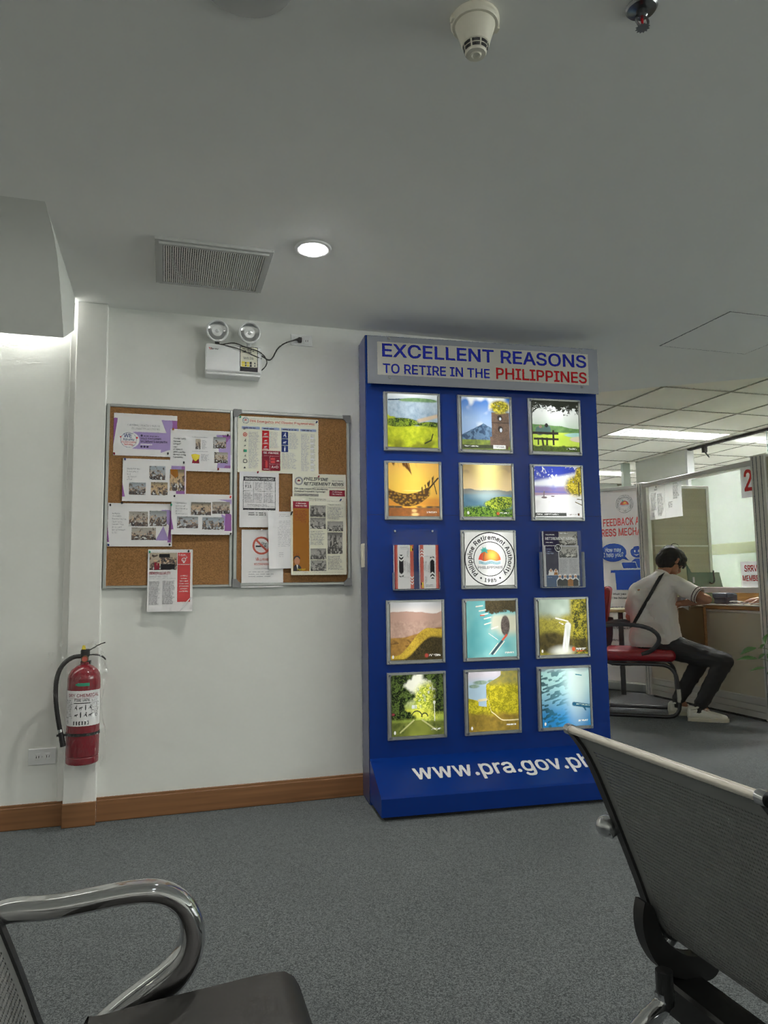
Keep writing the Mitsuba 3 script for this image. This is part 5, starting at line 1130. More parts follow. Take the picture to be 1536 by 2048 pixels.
flyer(0.265, 0.364, 'red and white leaflet stack in the right half of the clear holder, printed upside down', True)
def mag(u0, z0, w, h, o, label, cover):
    t = thing('magazine', label, 'magazine', 'newsletters in the clear holder')
    part('pages', loc(bx(u0, u0 + w, -o, -o + 0.006, z0, z0 + h, 0.001)), 'paper', t)
    prints(t, Fp(u0, z0, o), cover, n0=0.0008)
mag(0.948, 1.056, 0.204, 0.290, 0.015, 'dark newsletter at the back of the clear holder with white headline', [
    ('cover', 'ink_indigo', [R(0, 0, 0.204, 0.29)]), ('photo', 'snapshot_print', [R(0.094, 0.2, 0.108, 0.088)], 27), ('spine', 'ink_light', [R(-0.0005, 0, 0.007, 0.29)]),
    ('lettering', 'ink_white', [TX('RETIREMENT NEWS', 0.016, 0.244, 0.0145, True, 'l', 0.17), TX('PHILIPPINE', 0.018, 0.268, 0.0065, True, 'l'), GREEK(0.1, 0.272, 0.06, 0.014, 0.009, 3), GREEK(0.018, 0.226, 0.05, 0.01, 0.007, 5)])])
mag(0.946, 1.052, 0.204, 0.218, 0.027, 'newsletter at the front of the clear holder with cut-out figures on its cover', [
    ('cover', 'ink_light', [R(0, 0, 0.204, 0.218)]), ('panel', 'ink_indigo', [R(0.012, 0.062, 0.072, 0.152)]), ('panel', 'ink_steel', [R(0.012, 0.0, 0.19, 0.058)]),
    ('photo', 'snapshot_print', [R(0.09, 0.152, 0.104, 0.058)], 28), ('text_lines', 'ink_grey', [GREEK(0.092, 0.07, 0.048, 0.076, 0.005, 4, 0.35), GREEK(0.146, 0.07, 0.05, 0.076, 0.005, 5, 0.35), ]),
    ('badge', 'ink_black', [DISC(0.084, 0.204, 0.018, 24)]), ('badge', 'ink_white', [RING(0.084, 0.204, 0.0165, 0.0195, 28), TX('31', 0.084, 0.197, 0.014, True, 'c')]),
    ('text_lines', 'ink_sky', [TX('Message', 0.016, 0.196, 0.005, True), TX('Together', 0.016, 0.184, 0.005, True), TX('Mag-ingat', 0.016, 0.173, 0.006, True), TX('Editorial', 0.016, 0.046, 0.005, True)]),
    ('cutout', 'ink_white', [PG([(x - .019, 0.0), (x - .019, 0.034), (x - .008, 0.046), (x - .009, 0.06), (x, 0.066), (x + .009, 0.06), (x + .008, 0.046), (x + .019, 0.034), (x + .019, 0)]) for x in (0.088, 0.118, 0.148, 0.178)] + [PG([(x - .015, 0.06), (x - .012, 0.082), (x, 0.096), (x + .012, 0.082), (x + .015, 0.06)]) for x in (0.038, 0.066)]),
    ('cutout_figure', 'ink_charcoal', [PG([(x - .016, 0.001), (x - .016, 0.032), (x, 0.042), (x + .016, 0.032), (x + .016, 0.001)]) for x in (0.088, 0.118, 0.178)]),
    ('cutout_figure', 'ink_brown', [PG([(0.132, 0.001), (0.132, 0.032), (0.148, 0.042), (0.164, 0.032), (0.164, 0.001)]), PG([(0.054, 0.061), (0.058, 0.076), (0.074, 0.076), (0.078, 0.061)])]),
    ('cutout_figure', 'ink_skin', [DISC(x, 0.052, 0.007, 14) for x in (0.088, 0.118, 0.148, 0.178)] + [DISC(x, 0.084, 0.007, 14) for x in (0.038, 0.066)])])
# switch on the display's left side
t = thing('wall_switch', 'ivory switch plate on the left flank of the blue display', 'light switch')
sw = lambda a, b, c, d, e, f, m, n: part(n, loc(bx(a, b, c, d, e, f, 0.001)), m, t)
sw(-0.010, -0.002, 0.060, 0.132, 1.165, 1.287, 'plastic_ivory', 'plate')
sw(-0.014, -0.009, 0.086, 0.106, 1.205, 1.247, 'plastic_ivory', 'rocker')
# ------------------------------------------------------------------ office: counter, glass, back rooms
CX = 4.349
sc = thing('service_counter', 'cream service counter with an aluminium framed glass front and a pass-through slot', 'service counter')
y0, y1 = 4.452, 5.80
part('lower_panel', bx(CX + 0.004, CX + 0.04, y0, y1, 0.175, 0.815), 'partition_cream', sc)
for z in (0.018, 0.068, 0.118):
    part('kick_plate', bx(CX, CX + 0.045, y0, y1, z, z + 0.0475, 0.003), 'partition_frame', sc)
part('kick_rail', bx(CX - 0.003, CX + 0.045, y0, y1, 0.166, 0.178, 0.002), 'partition_frame', sc)
part('counter_rail', bx(CX - 0.006, CX + 0.05, y0, y1, 0.812, 0.832, 0.003), 'partition_frame', sc)
part('worktop', bx(CX - 0.012, CX + 0.55, y0, y1 - 0.065, 0.834, 0.864, 0.003), 'counter_wood', sc)
part('worktop_strip', bx(CX - 0.014, CX + 0.05, y0, y1 - 0.02, 0.864, 0.874, 0.002), 'partition_frame', sc)
def oak(p, n, uv):
    g = fbm(p.x * 30, p.y * 3, p.z * 50, octaves=2)
    return mix(L(110, 76, 42), L(158, 116, 70), g)
tmat('counter_wood', oak, 0.4)
part('bottom_rail', bx(CX - 0.004, CX + 0.045, y0, y1, 0.968, 1.014, 0.004), 'partition_frame', sc)
part('top_rail', bx(CX - 0.004, CX + 0.045, y0, y1, 1.958, 2.000, 0.004), 'partition_frame', sc)
part('inner_post', bx(CX - 0.002, CX + 0.043, y1 - 0.05, y1, 0.874, 1.958, 0.003), 'partition_frame', sc)
part('glass_pane', {**mikit.ply((np.array([(CX + 0.02, y0, 1.010), (CX + 0.02, y1 - 0.05, 1.010), (CX + 0.02, y1 - 0.05, 1.96), (CX + 0.02, y0, 1.96)]), [(0, 1, 2), (0, 2, 3)]), 'pane')}, None, sc)
scene['pane'] = {'type': 'thindielectric', 'int_ior': 1.52}
cp = part('corner_post', bx(CX - 0.012, CX + 0.055, y1, y1 + 0.085, 0.012, 2.012, 0.006), 'partition_frame', sc)
for y in (y1 + 0.02, y1 + 0.055):
    part('groove', bx(CX - 0.0135, CX - 0.0115, y, y + 0.006, 0.02, 2.0), 'corner_grey', cp)
np_ = part('near_post', bx(CX - 0.03, CX + 0.06, 4.30, y0 - 0.006, 0.012, 2.022, 0.008), 'partition_frame', sc)
part('shadow_gap', bx(CX - 0.001, CX + 0.04, y0 - 0.0065, y0 + 0.001, 0.02, 2.0), 'dark_gap', np_)
for y in (4.335, 4.375, 4.412):
    part('groove', bx(CX - 0.0315, CX - 0.0295, y, y + 0.007, 0.02, 2.015), 'corner_grey', np_)
for z, b in ((0.02, 0.0), ):
    part('near_panel', bx(CX - 0.012, CX + 0.04, 3.30, 4.30, 0.02, 2.0, 0.004), 'partition_cream', sc)
part('foot_gap', bx(CX + 0.01, CX + 0.04, 3.32, y1, 0, 0.02), 'dark_gap', sc)
# papers on the glass
def Fg(y_, z_):   # print on the glass front seen from the waiting side: s runs towards smaller y
    return lambda s, q, n: np.stack([CX + 0.016 - n, y_ - s, z_ + q], 1)
def glass_sheet(name, label, ya, z0, w, h, m, items, cat='sign'):
    k = thing(name, label, cat)
    part('sheet', (np.array([(CX + 0.0168, ya - w, z0), (CX + 0.0168, ya, z0), (CX + 0.0168, ya, z0 + h), (CX + 0.0168, ya - w, z0 + h)]), [(0, 1, 2), (0, 2, 3)]), m, k)
    prints(k, Fg(ya, z0), items, n0=0.0004)
scene['sign_grey'] = {'type': 'principledthin', 'base_color': {'type': 'rgb', 'value': L(224, 222, 228)}, 'roughness': 0.7, 'diff_trans': 0.9}
scene['thin_paper'] = {'type': 'principledthin', 'base_color': {'type': 'rgb', 'value': L(234, 236, 236)}, 'roughness': 0.7, 'diff_trans': 0.8}
glass_sheet('notice_sheet', 'two typed white sheets taped inside the upper corner of the counter glass', 5.735, 1.640, 0.452, 0.330, 'thin_paper', [
    ('fold', 'ink_light', [R(0.225, 0.0, 0.0012, 0.33)]), ('text_lines', 'ink_grey', [DISC(0.11, 0.302, 0.009, 14), GREEK(0.085, 0.27, 0.05, 0.02, 0.009, 1, 0.4), GREEK(0.03, 0.09, 0.08, 0.165, 0.011, 2, 0.4), GREEK(0.12, 0.03, 0.08, 0.21, 0.011, 3, 0.4), GREEK(0.03, 0.02, 0.05, 0.05, 0.011, 4, 0.4), GREEK(0.34, 0.16, 0.08, 0.15, 0.011, 5, 0.4), GREEK(0.27, 0.09, 0.06, 0.06, 0.011, 6, 0.4)])], 'notice')
glass_sheet('number_sign', 'grey sign with a big red number 2 on the counter glass', 4.594, 1.714, 0.134, 0.262, 'sign_grey', [('lettering', 'ink_pinkred', [TX('2', 0.075, 0.055, 0.162, True, 'c', 0.082)])])
glass_sheet('service_sign', 'grey sign reading SRRV MEMBER at the foot of the counter glass', 4.652, 1.014, 0.196, 0.20, 'sign_grey', [('lettering', 'ink_red', [TX('SRRV', 0.104, 0.122, 0.048, True, 'c', 0.13)]), ('lettering', 'ink_red', [TX('MEMBER', 0.016, 0.048, 0.042, True, 'l', 0.186)])])
# inside the booth
t = thing('booth_screen', 'beige ribbed office screen with a pale edge behind the counter glass', 'office screen')
part('panel', bx(4.42, 5.03, 5.752, 5.79, 0.02, 1.955), 'screen_fabric', t)
def ribbed(p, n, uv):
    return mix(L(160, 154, 132), L(188, 182, 160), 0.5 + 0.3 * dr.sin(p.z * 420) + 0.3 * (noise(p.z * 60) - 0.5))
tmat('screen_fabric', ribbed, 0.85)
part('top_rail', bx(4.40, 5.06, 5.745, 5.797, 1.955, 1.985, 0.003), 'partition_frame', t)
part('edge_post', bx(5.03, 5.065, 5.745, 5.797, 0.02, 1.985, 0.003), 'partition_frame', t)
part('middle_rail', bx(4.42, 5.03, 5.748, 5.794, 1.392, 1.408, 0.002), 'partition_frame', t)
t = thing('desk_screen', 'low dark green slanted screen on the desk behind the counter glass', 'desk screen')
mat('dark_green', (82, 104, 90), 0.4)
part('panel', prism([(4.40, 0.866), (4.79, 0.866), (4.725, 1.14), (4.43, 1.14), (4.385, 1.21)], 0.012, frame_of((0, 5.30, 0), (1, 0, 0), (0, 0, 1), (0, -1, 0))), 'dark_green', t)
part('foot', bx(4.45, 4.72, 5.25, 5.35, 0.864, 0.868), 'dark_green', t)
part('tag', bx(4.435, 4.455, 5.284, 5.287, 1.05, 1.10), 'ink_light', t)
solo('hook', tube(spline([(4.645, 5.265, 1.155), (4.648, 5.265, 1.09), (4.640, 5.265, 1.052), (4.618, 5.265, 1.043), (4.598, 5.265, 1.052)], 24), 0.006, 8), 'black_plastic', 'black J shaped hook on the dark green desk screen', 'hook', smooth=40)
t = thing('document_bag', 'dark navy document bag on the counter under the glass', 'bag')
mat('navy_cloth', (26, 32, 48), 0.7)
part('body', bx(CX + 0.09, CX + 0.21, 4.90, 5.06, 0.866, 0.962, 0.015), 'navy_cloth', t)
part('flap', bx(CX + 0.085, CX + 0.16, 4.895, 5.065, 0.92, 0.966, 0.008), 'navy_cloth', t)
t = thing('paper_sheaf', 'loose white papers on the counter under the glass', 'papers')
for i in range(4):
    m = bx(-0.10, 0.10, -0.075, 0.075, 0, 0.001)
    m.apply_transform(trimesh.transformations.rotation_matrix(0.3 * i - 0.4, (0, 0, 1))); m.apply_translation((CX + 0.17 + 0.01 * i, 4.80 - 0.015 * i, 0.875 + 0.0015 * i))
    part('page', m, 'paper', t)
cr = grid(lambda u, v: np.stack([CX + 0.10 + 0.10 * u, 4.77 + 0.13 * v, 0.884 + 0.02 * np.abs(np.sin(7 * u + 3 * v)) * (1 - u)], 1), np.linspace(0, 1, 12), np.linspace(0, 1, 12))
part('page', cr, 'paper', t, label='crumpled page')
t = thing('desk_organizer', 'brown wooden desk organizer seen through the counter slot', 'desk organizer')
part('box', cat_([bx(4.74, 4.755, 4.55, 5.20, 0.866, 0.962, 0.002), bx(4.755, 4.85, 5.185, 5.20, 0.866, 0.962, 0.002), bx(4.755, 4.85, 4.55, 4.565, 0.866, 0.962, 0.002)]), 'counter_wood', t)
part('bottom', bx(4.755, 4.85, 4.565, 5.185, 0.866, 0.874), 'counter_wood', t)
# glass partition along the office and the rooms behind it
GX = 5.452
struct('window_1', bx(GX - 0.02, GX + 0.02, 2.2, 6.46, 2.480, 2.5), 'dark_gap')
labels['window_1'] = {'kind': 'structure', 'label': 'frameless glass partition behind the counter'}
for a, b in ((2.2, 4.2), (4.206, 5.38), (5.386, 6.44)):
    part('pane', {**mikit.ply((np.array([(GX, a, 0.02), (GX, b, 0.02), (GX, b, 2.49), (GX, a, 2.49)]), [(0, 1, 2), (0, 2, 3)]), 'pane')}, None, 'window_1')
mat('glass_edge', (120, 140, 130), 0.3)
for y in (4.203, 5.383):
    part('joint', bx(GX - 0.004, GX + 0.004, y - 0.003, y + 0.003, 0.02, 2.49), 'glass_edge', 'window_1')
part('clip', bx(GX - 0.02, GX + 0.02, 6.19, 6.23, 2.42, 2.48), 'dark_gap', 'window_1')
part('cable', cyl((GX, 6.21, 2.43), (GX + 0.01, 6.16, 2.36), 0.008, n=8), 'dark_gap', 'window_1')
scene['frosted_film'] = {'type': 'principledthin', 'base_color': {'type': 'rgb', 'value': L(150, 168, 149)}, 'roughness': 0.5, 'diff_trans': 0.8}
part('frosted_band', (np.array([(GX + 0.006, 2.2, 0.02), (GX + 0.006, 6.44, 0.02), (GX + 0.006, 6.44, 2.16), (GX + 0.006, 2.2, 2.16)]), [(0, 1, 2), (0, 2, 3)]), 'frosted_film', 'window_1')
scene['film_yellow'] = {'type': 'principledthin', 'base_color': {'type': 'rgb', 'value': L(176, 184, 140)}, 'roughness': 0.5, 'diff_trans': 0.9}
part('yellow_band', (np.array([(GX + 0.004, y, z) for y, z in ((2.2, 1.33), (6.44, 1.33), (6.44, 1.44), (2.2, 1.44))]), [(0, 1, 2), (0, 2, 3)]), 'film_yellow', 'window_1')
struct('wall_side', bx(GX - 0.03, GX + 0.05, 6.47, 7.34, 0, 2.5), 'pale_wall', 'short pale green-white wall beyond the glass partition')
part('edge_trim', bx(GX - 0.036, GX + 0.056, 6.44, 6.475, 0, 2.495, 0.003), 'plastic_white', 'wall_side')
struct('window_2', bx(2.03, GX + 0.05, 7.44, 7.448, 0, 0.05), 'partition_frame')
labels['window_2'] = {'kind': 'structure', 'label': 'glass end wall of the office'}
part('pane', {**mikit.ply((np.array([(2.03, 7.444, 0.05), (GX, 7.444, 0.05), (GX, 7.444, 2.5), (2.03, 7.444, 2.5)]), [(0, 1, 2), (0, 2, 3)]), 'pane')}, None, 'window_2')
part('mullion', bx(5.30, 5.40, 7.42, 7.47, 0, 2.5, 0.003), 'mullion_mint', 'window_2')
mat('mullion_mint', (198, 212, 200), 0.4)
# roll-up banner
BA = np.array([4.252, 6.351, 0.0]); BD = np.array([4.458 - 4.252, 5.996 - 6.351, 0]); BD /= np.linalg.norm(BD); BN = np.array([BD[1], -BD[0], 0])   # BN towards the viewer
BN = BN if BN @ (CAM - BA) > 0 else -BN
t = thing('rollup_banner', 'white roll-up banner with red heading and a blue help desk figure', 'banner')
def Fr(s, q, n):
    return BA + np.outer(s, BD) + np.outer(q, UZ) + np.outer(n, BN)
v = Fr(np.array([-0.18, 0.60, 0.60, -0.18]), np.array([0.09, 0.09, 2.0, 2.0]), np.zeros(4)); w_ = v - BN * 0.001
part('cloth', cat_([trimesh.Trimesh(v, [(0, 1, 2), (0, 2, 3)], process=False), trimesh.Trimesh(w_, [(0, 2, 1), (0, 3, 2)], process=False)]), 'banner_white', t)
mat('banner_white', (222, 218, 216), 0.5)
MB = frame_of(BA, BD, BN, UZ)
part('top_rail', loc(bx(-0.185, 0.605, -0.012, 0.010, 1.985, 2.015, 0.004), MB), 'aluminium', t)
part('base', loc(bx(-0.20, 0.61, -0.07, 0.05, 0.0, 0.09, 0.012), MB), 'aluminium', t)
part('pole', cyl(BA + BD * 0.21 - BN * 0.03 + UZ * 0.05, BA + BD * 0.21 - BN * 0.03 + UZ * 1.99, 0.012, n=12), 'aluminium', t)
eu = lambda x, y, rx, ry: DISC(x, y, rx, 36, ry)
prints(t, Fr, seal(0.25, 1.84, 0.09, True) + [
    ('heading_lettering', 'ink_pinkred', [TX('FEEDBACK AND', 0.25, 1.628, 0.072, True, 'c', 0.47)]), ('heading_lettering', 'ink_pinkred', [TX('REDRESS MECHANISM', 0.226, 1.525, 0.072, True, 'c', 0.72)]),
    ('speech_bubble', 'ink_blue', [eu(0.11, 1.358, 0.138, 0.092), PG([(0.19, 1.30), (0.235, 1.315), (0.275, 1.272)])]),
    ('figure', 'ink_blue', [eu(0.36, 1.356, 0.07, 0.058), PG([(0.26, 1.20), (0.28, 1.25), (0.33, 1.29), (0.39, 1.29), (0.44, 1.25), (0.46, 1.20)])]),
    ('desk', 'ink_blue', [R(0.075, 1.155, 0.50, 0.026), PG([(0.12, 1.155), (0.54, 1.155), (0.53, 0.985), (0.13, 0.985)])]),
    ('laptop', 'ink_white', [PG([(0.185, 1.262), (0.34, 1.262), (0.36, 1.19), (0.205, 1.19)])]), ('laptop', 'ink_blue', [PG([(0.192, 1.255), (0.334, 1.255), (0.352, 1.197), (0.211, 1.197)])]),
    ('face', 'ink_white', [eu(0.335, 1.365, 0.008, 0.013), eu(0.375, 1.365, 0.008, 0.013), PG([(0.32, 1.338), (0.35, 1.318), (0.39, 1.338), (0.35, 1.329)]), PG([(0.3, 1.382), (0.325, 1.397), (0.32, 1.402), (0.297, 1.388)])]),
    ('bubble_lettering', 'ink_white', [TX('How may', 0.11, 1.366, 0.042, True, 'c', 0.17), TX('I help you?', 0.112, 1.316, 0.042, True, 'c', 0.21)]),
    ('lettering', 'ink_black', [TX(s, x, y, 0.021, True, 'l') for s, x, y in (('Let us know your', 0.0, 0.935), ('any of the following', 0.0, 0.895), ('Accomplish the form', 0.0, 0.80), ('Send us your', 0.0, 0.64), ('truthful feedback', 0.0, 0.60), ('experience', 0.0, 0.48), ('concerns', 0.03, 0.415), ('welcome, kindly help the', -0.12, 0.375), ('Public Officer of the Day', -0.14, 0.335))])], n0=0.0008)
# side table behind the man
def sdv(s_, d_): return np.array([0.8 * s_ + 0.6 * d_, -0.6 * s_ + 0.8 * d_, 0.0])
t = thing('side_table', 'small table with a pale wood top on a black post beside the banner', 'table')
mat('pale_wood', (214, 206, 150), 0.5)
tc = sdv(-0.435, 7.32)
part('table_top', loc(bx(-0.26, 0.24, -0.17, 0.17, 0.780, 0.812, 0.006), frame_of(tc, (0.8, -0.6, 0), (0.6, 0.8, 0), UZ)), 'pale_wood', t)
part('post', loc(bx(0.155, 0.20, -0.025, 0.02, 0.0, 0.78, 0.003), frame_of(tc, (0.8, -0.6, 0), (0.6, 0.8, 0), UZ)), 'black_plastic', t)
part('post', loc(bx(-0.22, -0.175, -0.025, 0.02, 0.0, 0.78, 0.003), frame_of(tc, (0.8, -0.6, 0), (0.6, 0.8, 0), UZ)), 'black_plastic', t)
# brown wing board in front of the counter
t = thing('writing_ledge', 'brown wooden wing board with a narrow ledge fixed to the counter front', 'writing ledge')
mat('brown_board', (84, 66, 42), 0.5)
part('board', bx(4.07, CX - 0.02, 5.04, 5.058, 0.40, 0.845, 0.002), 'brown_board', t)
part('edge_strip', bx(CX - 0.035, CX - 0.012, 5.028, 5.06, 0.40, 0.848, 0.003), 'counter_wood', t)
part('ledge', bx(4.07, CX - 0.012, 5.03, 5.30, 0.845, 0.862, 0.003), 'brown_board', t)
solo('paper_sheet', loc(bx(-0.09, 0.09, -0.11, 0.11, 0, 0.0015), frame_of((4.22, 5.14, 0.8635), (0.97, 0.24, 0), (-0.24, 0.97, 0), UZ)), 'paper', 'white sheet lying on the brown ledge under the man\'s forearm', 'paper')
# ------------------------------------------------------------------ red chairs (frame: s forward, d sideways away from the viewer, z up)
ES, ED = np.array([0.8, -0.6, 0]), np.array([0.6, 0.8, 0])
def sd(p):
    p = np.asarray(p, float).reshape(-1, 3)
    return p[:, :1] * ES + p[:, 1:2] * ED + p[:, 2:] * UZ
MS = frame_of((0, 0, 0), ES, ED, UZ)
mat('red_vinyl', (120, 20, 28), 0.35)
mat('black_tube', (22, 22, 23), 0.3)
mat('tube_label', (190, 186, 176), 0.5)
def rbox(x0, x1, y0, y1, z0, z1, r, ln=0.02):
    ss = [m3.Manifold.sphere(r, 16).translate([x, y, z]) for x in (x0 + r, x1 - r) for y in (y0 + r, y1 - r) for z in (z0 + r, z1 - r)]
    m = m3.Manifold.batch_hull(ss).to_mesh()
    return trimesh.Trimesh(m.vert_properties[:, :3], m.tri_verts)
def red_chair(label, M, back=True):
    t = thing('visitor_chair', label, 'chair', None)
    q = lambda m: loc(m, M)
    part('seat', q(rbox(-0.36, 0.185, -0.235, 0.235, 0.435, 0.525, 0.042)), 'red_vinyl', t, 40)
    part('seat_pan', q(bx(-0.33, 0.15, -0.2, 0.2, 0.428, 0.445)), 'black_plastic', t)
    bk = rbox(-0.035, 0.035, -0.215, 0.215, -0.23, 0.23, 0.034)
    bk.apply_transform(trimesh.transformations.rotation_matrix(-0.16, (0, 1, 0))); bk.apply_translation((-0.415, 0, 0.80))
    part('backrest', q(bk), 'red_vinyl', t, 40)
    part('back_support', q(tube(spline([(-0.20, 0, 0.425), (-0.36, 0, 0.43), (-0.425, 0, 0.50), (-0.45, 0, 0.62), (-0.46, 0, 0.75)], 24), 0, prof=[(0.028, 0.007), (-0.028, 0.007), (-0.028, -0.007), (0.028, -0.007)], upv=(0, 1, 0))), 'black_tube', t)
    for s in (-1, 1):
        y = s * 0.225
        P = spline([(-0.30, y, 0.415), (-0.1, y, 0.416), (0.06, y, 0.414), (0.125, y, 0.40), (0.168, y, 0.355), (0.185, y, 0.29), (0.192, y, 0.17), (0.190, y, 0.085), (0.165, y, 0.035), (0.11, y, 0.0165), (0.02, y, 0.0145), (-0.18, y, 0.0145), (-0.36, y, 0.0145)], 70)
        L_ = part('leg', q(tube(P, 0.0145, 12)), 'black_tube', t, 40)
        if s < 0:
            part('sticker', q(tube([(0.1895, y, 0.23), (0.192, y, 0.17), (0.1925, y, 0.13)], 0.0152, 12)), 'tube_label', L_, 40)
        A = spline([(-0.40, y, 0.63), (-0.36, y - s * 0.0, 0.70), (-0.30, y + s * 0.02, 0.722), (-0.20, y + s * 0.03, 0.728), (-0.10, y + s * 0.03, 0.722), (-0.01, y + s * 0.03, 0.700), (0.048, y + s * 0.025, 0.66), (0.066, y + s * 0.02, 0.62), (0.045, y + s * 0.01, 0.565), (-0.01, y, 0.515), (-0.07, y, 0.492)], 60)
        part('armrest', q(tube(A, 0, prof=[(0.016, 0.009), (0.008, 0.013), (-0.008, 0.013), (-0.016, 0.009), (-0.016, -0.009), (-0.008, -0.013), (0.008, -0.013), (0.016, -0.009)], upv=(0, 1, 0))), 'black_tube', t, 40)
    part('crossbar', q(cyl((-0.36, -0.225, 0.0145), (-0.36, 0.225, 0.0145), 0.0145, n=12)), 'black_tube', t, 40)
    part('crossbar', q(cyl((0.0, -0.225, 0.416), (0.0, 0.225, 0.416), 0.012, n=10)), 'black_tube', t, 40)
    return t
red_chair('red padded chair with a black sled frame under the seated man', frame_of(sd((0, 6.36, 0))[0], ES, ED, UZ))
red_chair('red padded chair half hidden behind the blue display', frame_of(sd((-0.79, 6.86, 0))[0], -ES, -ED, UZ))

# ------------------------------------------------------------------ the seated man
mat('skin', (150, 104, 78), 0.55)
mat('hair', (9, 8, 8), 0.62, spec=0.25)
mat('white_cotton', (214, 208, 200), 0.85, sheen=0.3)
mat('black_denim', (11, 11, 13), 0.85)
mat('trim_dark', (70, 44, 44), 0.8)
mat('shoe_white', (206, 204, 190), 0.5)
mat('shoe_sole', (198, 192, 172), 0.6)
mat('strap_black', (20, 20, 21), 0.8)
man = thing('person', 'person in a white polo shirt and black trousers bent over papers at the counter', 'person')
def V(s, d, z): return (sd((s, d, z))[0])
wv = np.array([0.94, -0.34])            # from his left to his right shoulder, in (s, d)
fv = np.array([0.34, 0.94])             # where his chest faces
def tor(c, w, f, z): return V(c[0] + wv[0] * w + fv[0] * f, c[1] + wv[1] * w + fv[1] * f, z)
c_p, c_w, c_c, c_s = (0.045, 6.33), (0.040, 6.31), (0.022, 6.29), (0.045, 6.30)
sR, sL = V(0.185, 6.215, 1.055), V(-0.092, 6.335, 0.992)
eR, wR = V(0.425, 6.075, 0.925), V(0.262, 6.245, 0.893)
eL, wL = V(-0.150, 6.43, 0.775), V(0.03, 6.52, 0.74)
nk, hd_ = V(0.120, 6.30, 1.13), V(0.188, 6.335, 1.222)
kR, aR = V(0.520, 6.115, 0.452), V(0.338, 6.12, 0.115)
kL, aL = V(0.385, 6.345, 0.452), V(0.190, 6.325, 0.125)
fd = ES * 0.66 + ED * 0.52 - UZ * 0.54; fd /= np.linalg.norm(fd)       # where the face points
fu = UZ - fd * (fd @ UZ); fu /= np.linalg.norm(fu)
fr = np.cross(fd, fu)
H = lambda f, r, u: hd_ + fd * f + fr * r + fu * u
def fingers(wrist, knuckle, side, normal, lens, curl=0.5, r=0.0078, spread=0.0):
    """palm chain plus five finger chains; side points towards the thumb, normal out of the back of the hand"""
    ax = knuckle - wrist; ax = ax / np.linalg.norm(ax)
    out = [[(wrist, 0.026), (wrist + (knuckle - wrist) * 0.5 + side * 0.012, 0.020), (knuckle + side * 0.022, 0.0125)], [(wrist, 0.024), (knuckle - side * 0.024, 0.0115)], [(knuckle + side * 0.022, 0.0125), (knuckle - side * 0.024, 0.0115)]]
    for i, l in enumerate(lens):
        o = knuckle + side * (0.026 - 0.0175 * i)
        d1 = ax * math.cos(curl * 0.6) - normal * math.sin(curl * 0.6) + side * (0.08 - 0.06 * i) * spread
        d2 = ax * math.cos(curl * 1.5) - normal * math.sin(curl * 1.5)
        d3 = ax * math.cos(curl * 2.2) - normal * math.sin(curl * 2.2)
        p1 = o + d1 * l * 0.45; p2 = p1 + d2 * l * 0.32; p3 = p2 + d3 * l * 0.23
        out.append([(o, r * 1.12), (p1, r * 1.04), (p2, r * 0.96), (p3, r * 0.85)])
    tb = wrist + ax * 0.028 + side * 0.022 - normal * 0.008
    t1 = tb + (ax * 0.6 + side * 0.75 - normal * 0.25) * 0.034
    t2 = t1 + (ax * 0.85 + side * 0.2 - normal * 0.4) * 0.03
    out.append([(tb, 0.0135), (t1, 0.0105), (t2, 0.0086)])
    return out
hdir = V(0.19, 6.27, 0.884)
knR = wR + (hdir - wR) / np.linalg.norm(hdir - wR) * 0.088
sideR = np.cross((knR - wR) / np.linalg.norm(knR - wR), UZ); sideR = sideR if sideR @ ED > 0 else -sideR
knL = wL + ES * 0.085
body = [[(tor(c_p, -0.06, 0, 0.595), 0.088), (tor(c_p, 0.055, 0, 0.595), 0.088)],
        [(tor(c_p, -0.06, 0, 0.61), 0.088), (tor(c_w, -0.055, 0, 0.74), 0.088), (tor(c_c, -0.055, 0.02, 0.92), 0.076), (sL + ED * 0.02, 0.026)],
        [(tor(c_p, 0.055, 0, 0.61), 0.088), (tor(c_w, 0.055, 0, 0.74), 0.088), (tor(c_c, 0.075, 0, 0.94), 0.09), (sR, 0.05)],
        [(tor(c_w, -0.055, 0, 0.74), 0.088), (tor(c_w, 0.055, 0, 0.74), 0.088)], [(tor(c_c, -0.07, 0, 0.94), 0.09), (tor(c_c, 0.07, 0, 0.94), 0.09)], [(sL + ED * 0.02, 0.026), (V(0.06, 6.31, 1.05), 0.052), (sR, 0.052)],
        [(V(0.07, 6.295, 1.06), 0.062), (nk, 0.050), (H(-0.02, 0, -0.06), 0.048)],
        [(sR, 0.05), (eR, 0.036)], [(eR, 0.037), (wR, 0.026)], [(sL + ED * 0.025 - UZ * 0.02, 0.022), (eL, 0.034)], [(eL, 0.036), (wL, 0.025)],
        # head: skull, jaw, chin, nose, ears
        [(H(-0.025, 0, 0.03), 0.083), (H(0.022, 0, 0.035), 0.078)], [(H(0.0, 0, 0.0), 0.072), (H(0.055, 0, -0.065), 0.034)], [(H(0.045, 0.028, -0.055), 0.025), (H(0.045, -0.028, -0.055), 0.025)],
        [(H(0.09, 0, 0.015), 0.010), (H(0.108, 0, -0.018), 0.013)], [(H(0.088, 0.0, -0.045), 0.013), (H(0.083, 0, -0.05), 0.016)],
        [(H(-0.008, 0.080, -0.008), 0.013), (H(-0.014, 0.086, 0.016), 0.015)], [(H(-0.008, -0.080, -0.008), 0.013), (H(-0.014, -0.086, 0.016), 0.015)],
        # legs and feet
        [(tor(c_p, 0.05, 0.0, 0.565), 0.084), (kR, 0.056), (aR, 0.038)], [(tor(c_p, -0.03, 0.03, 0.565), 0.084), (kL, 0.056), (aL, 0.038)],
        [(aR, 0.034), (V(0.41, 6.11, 0.040), 0.019)], [(aL, 0.034), (V(0.27, 6.335, 0.040), 0.019)]]
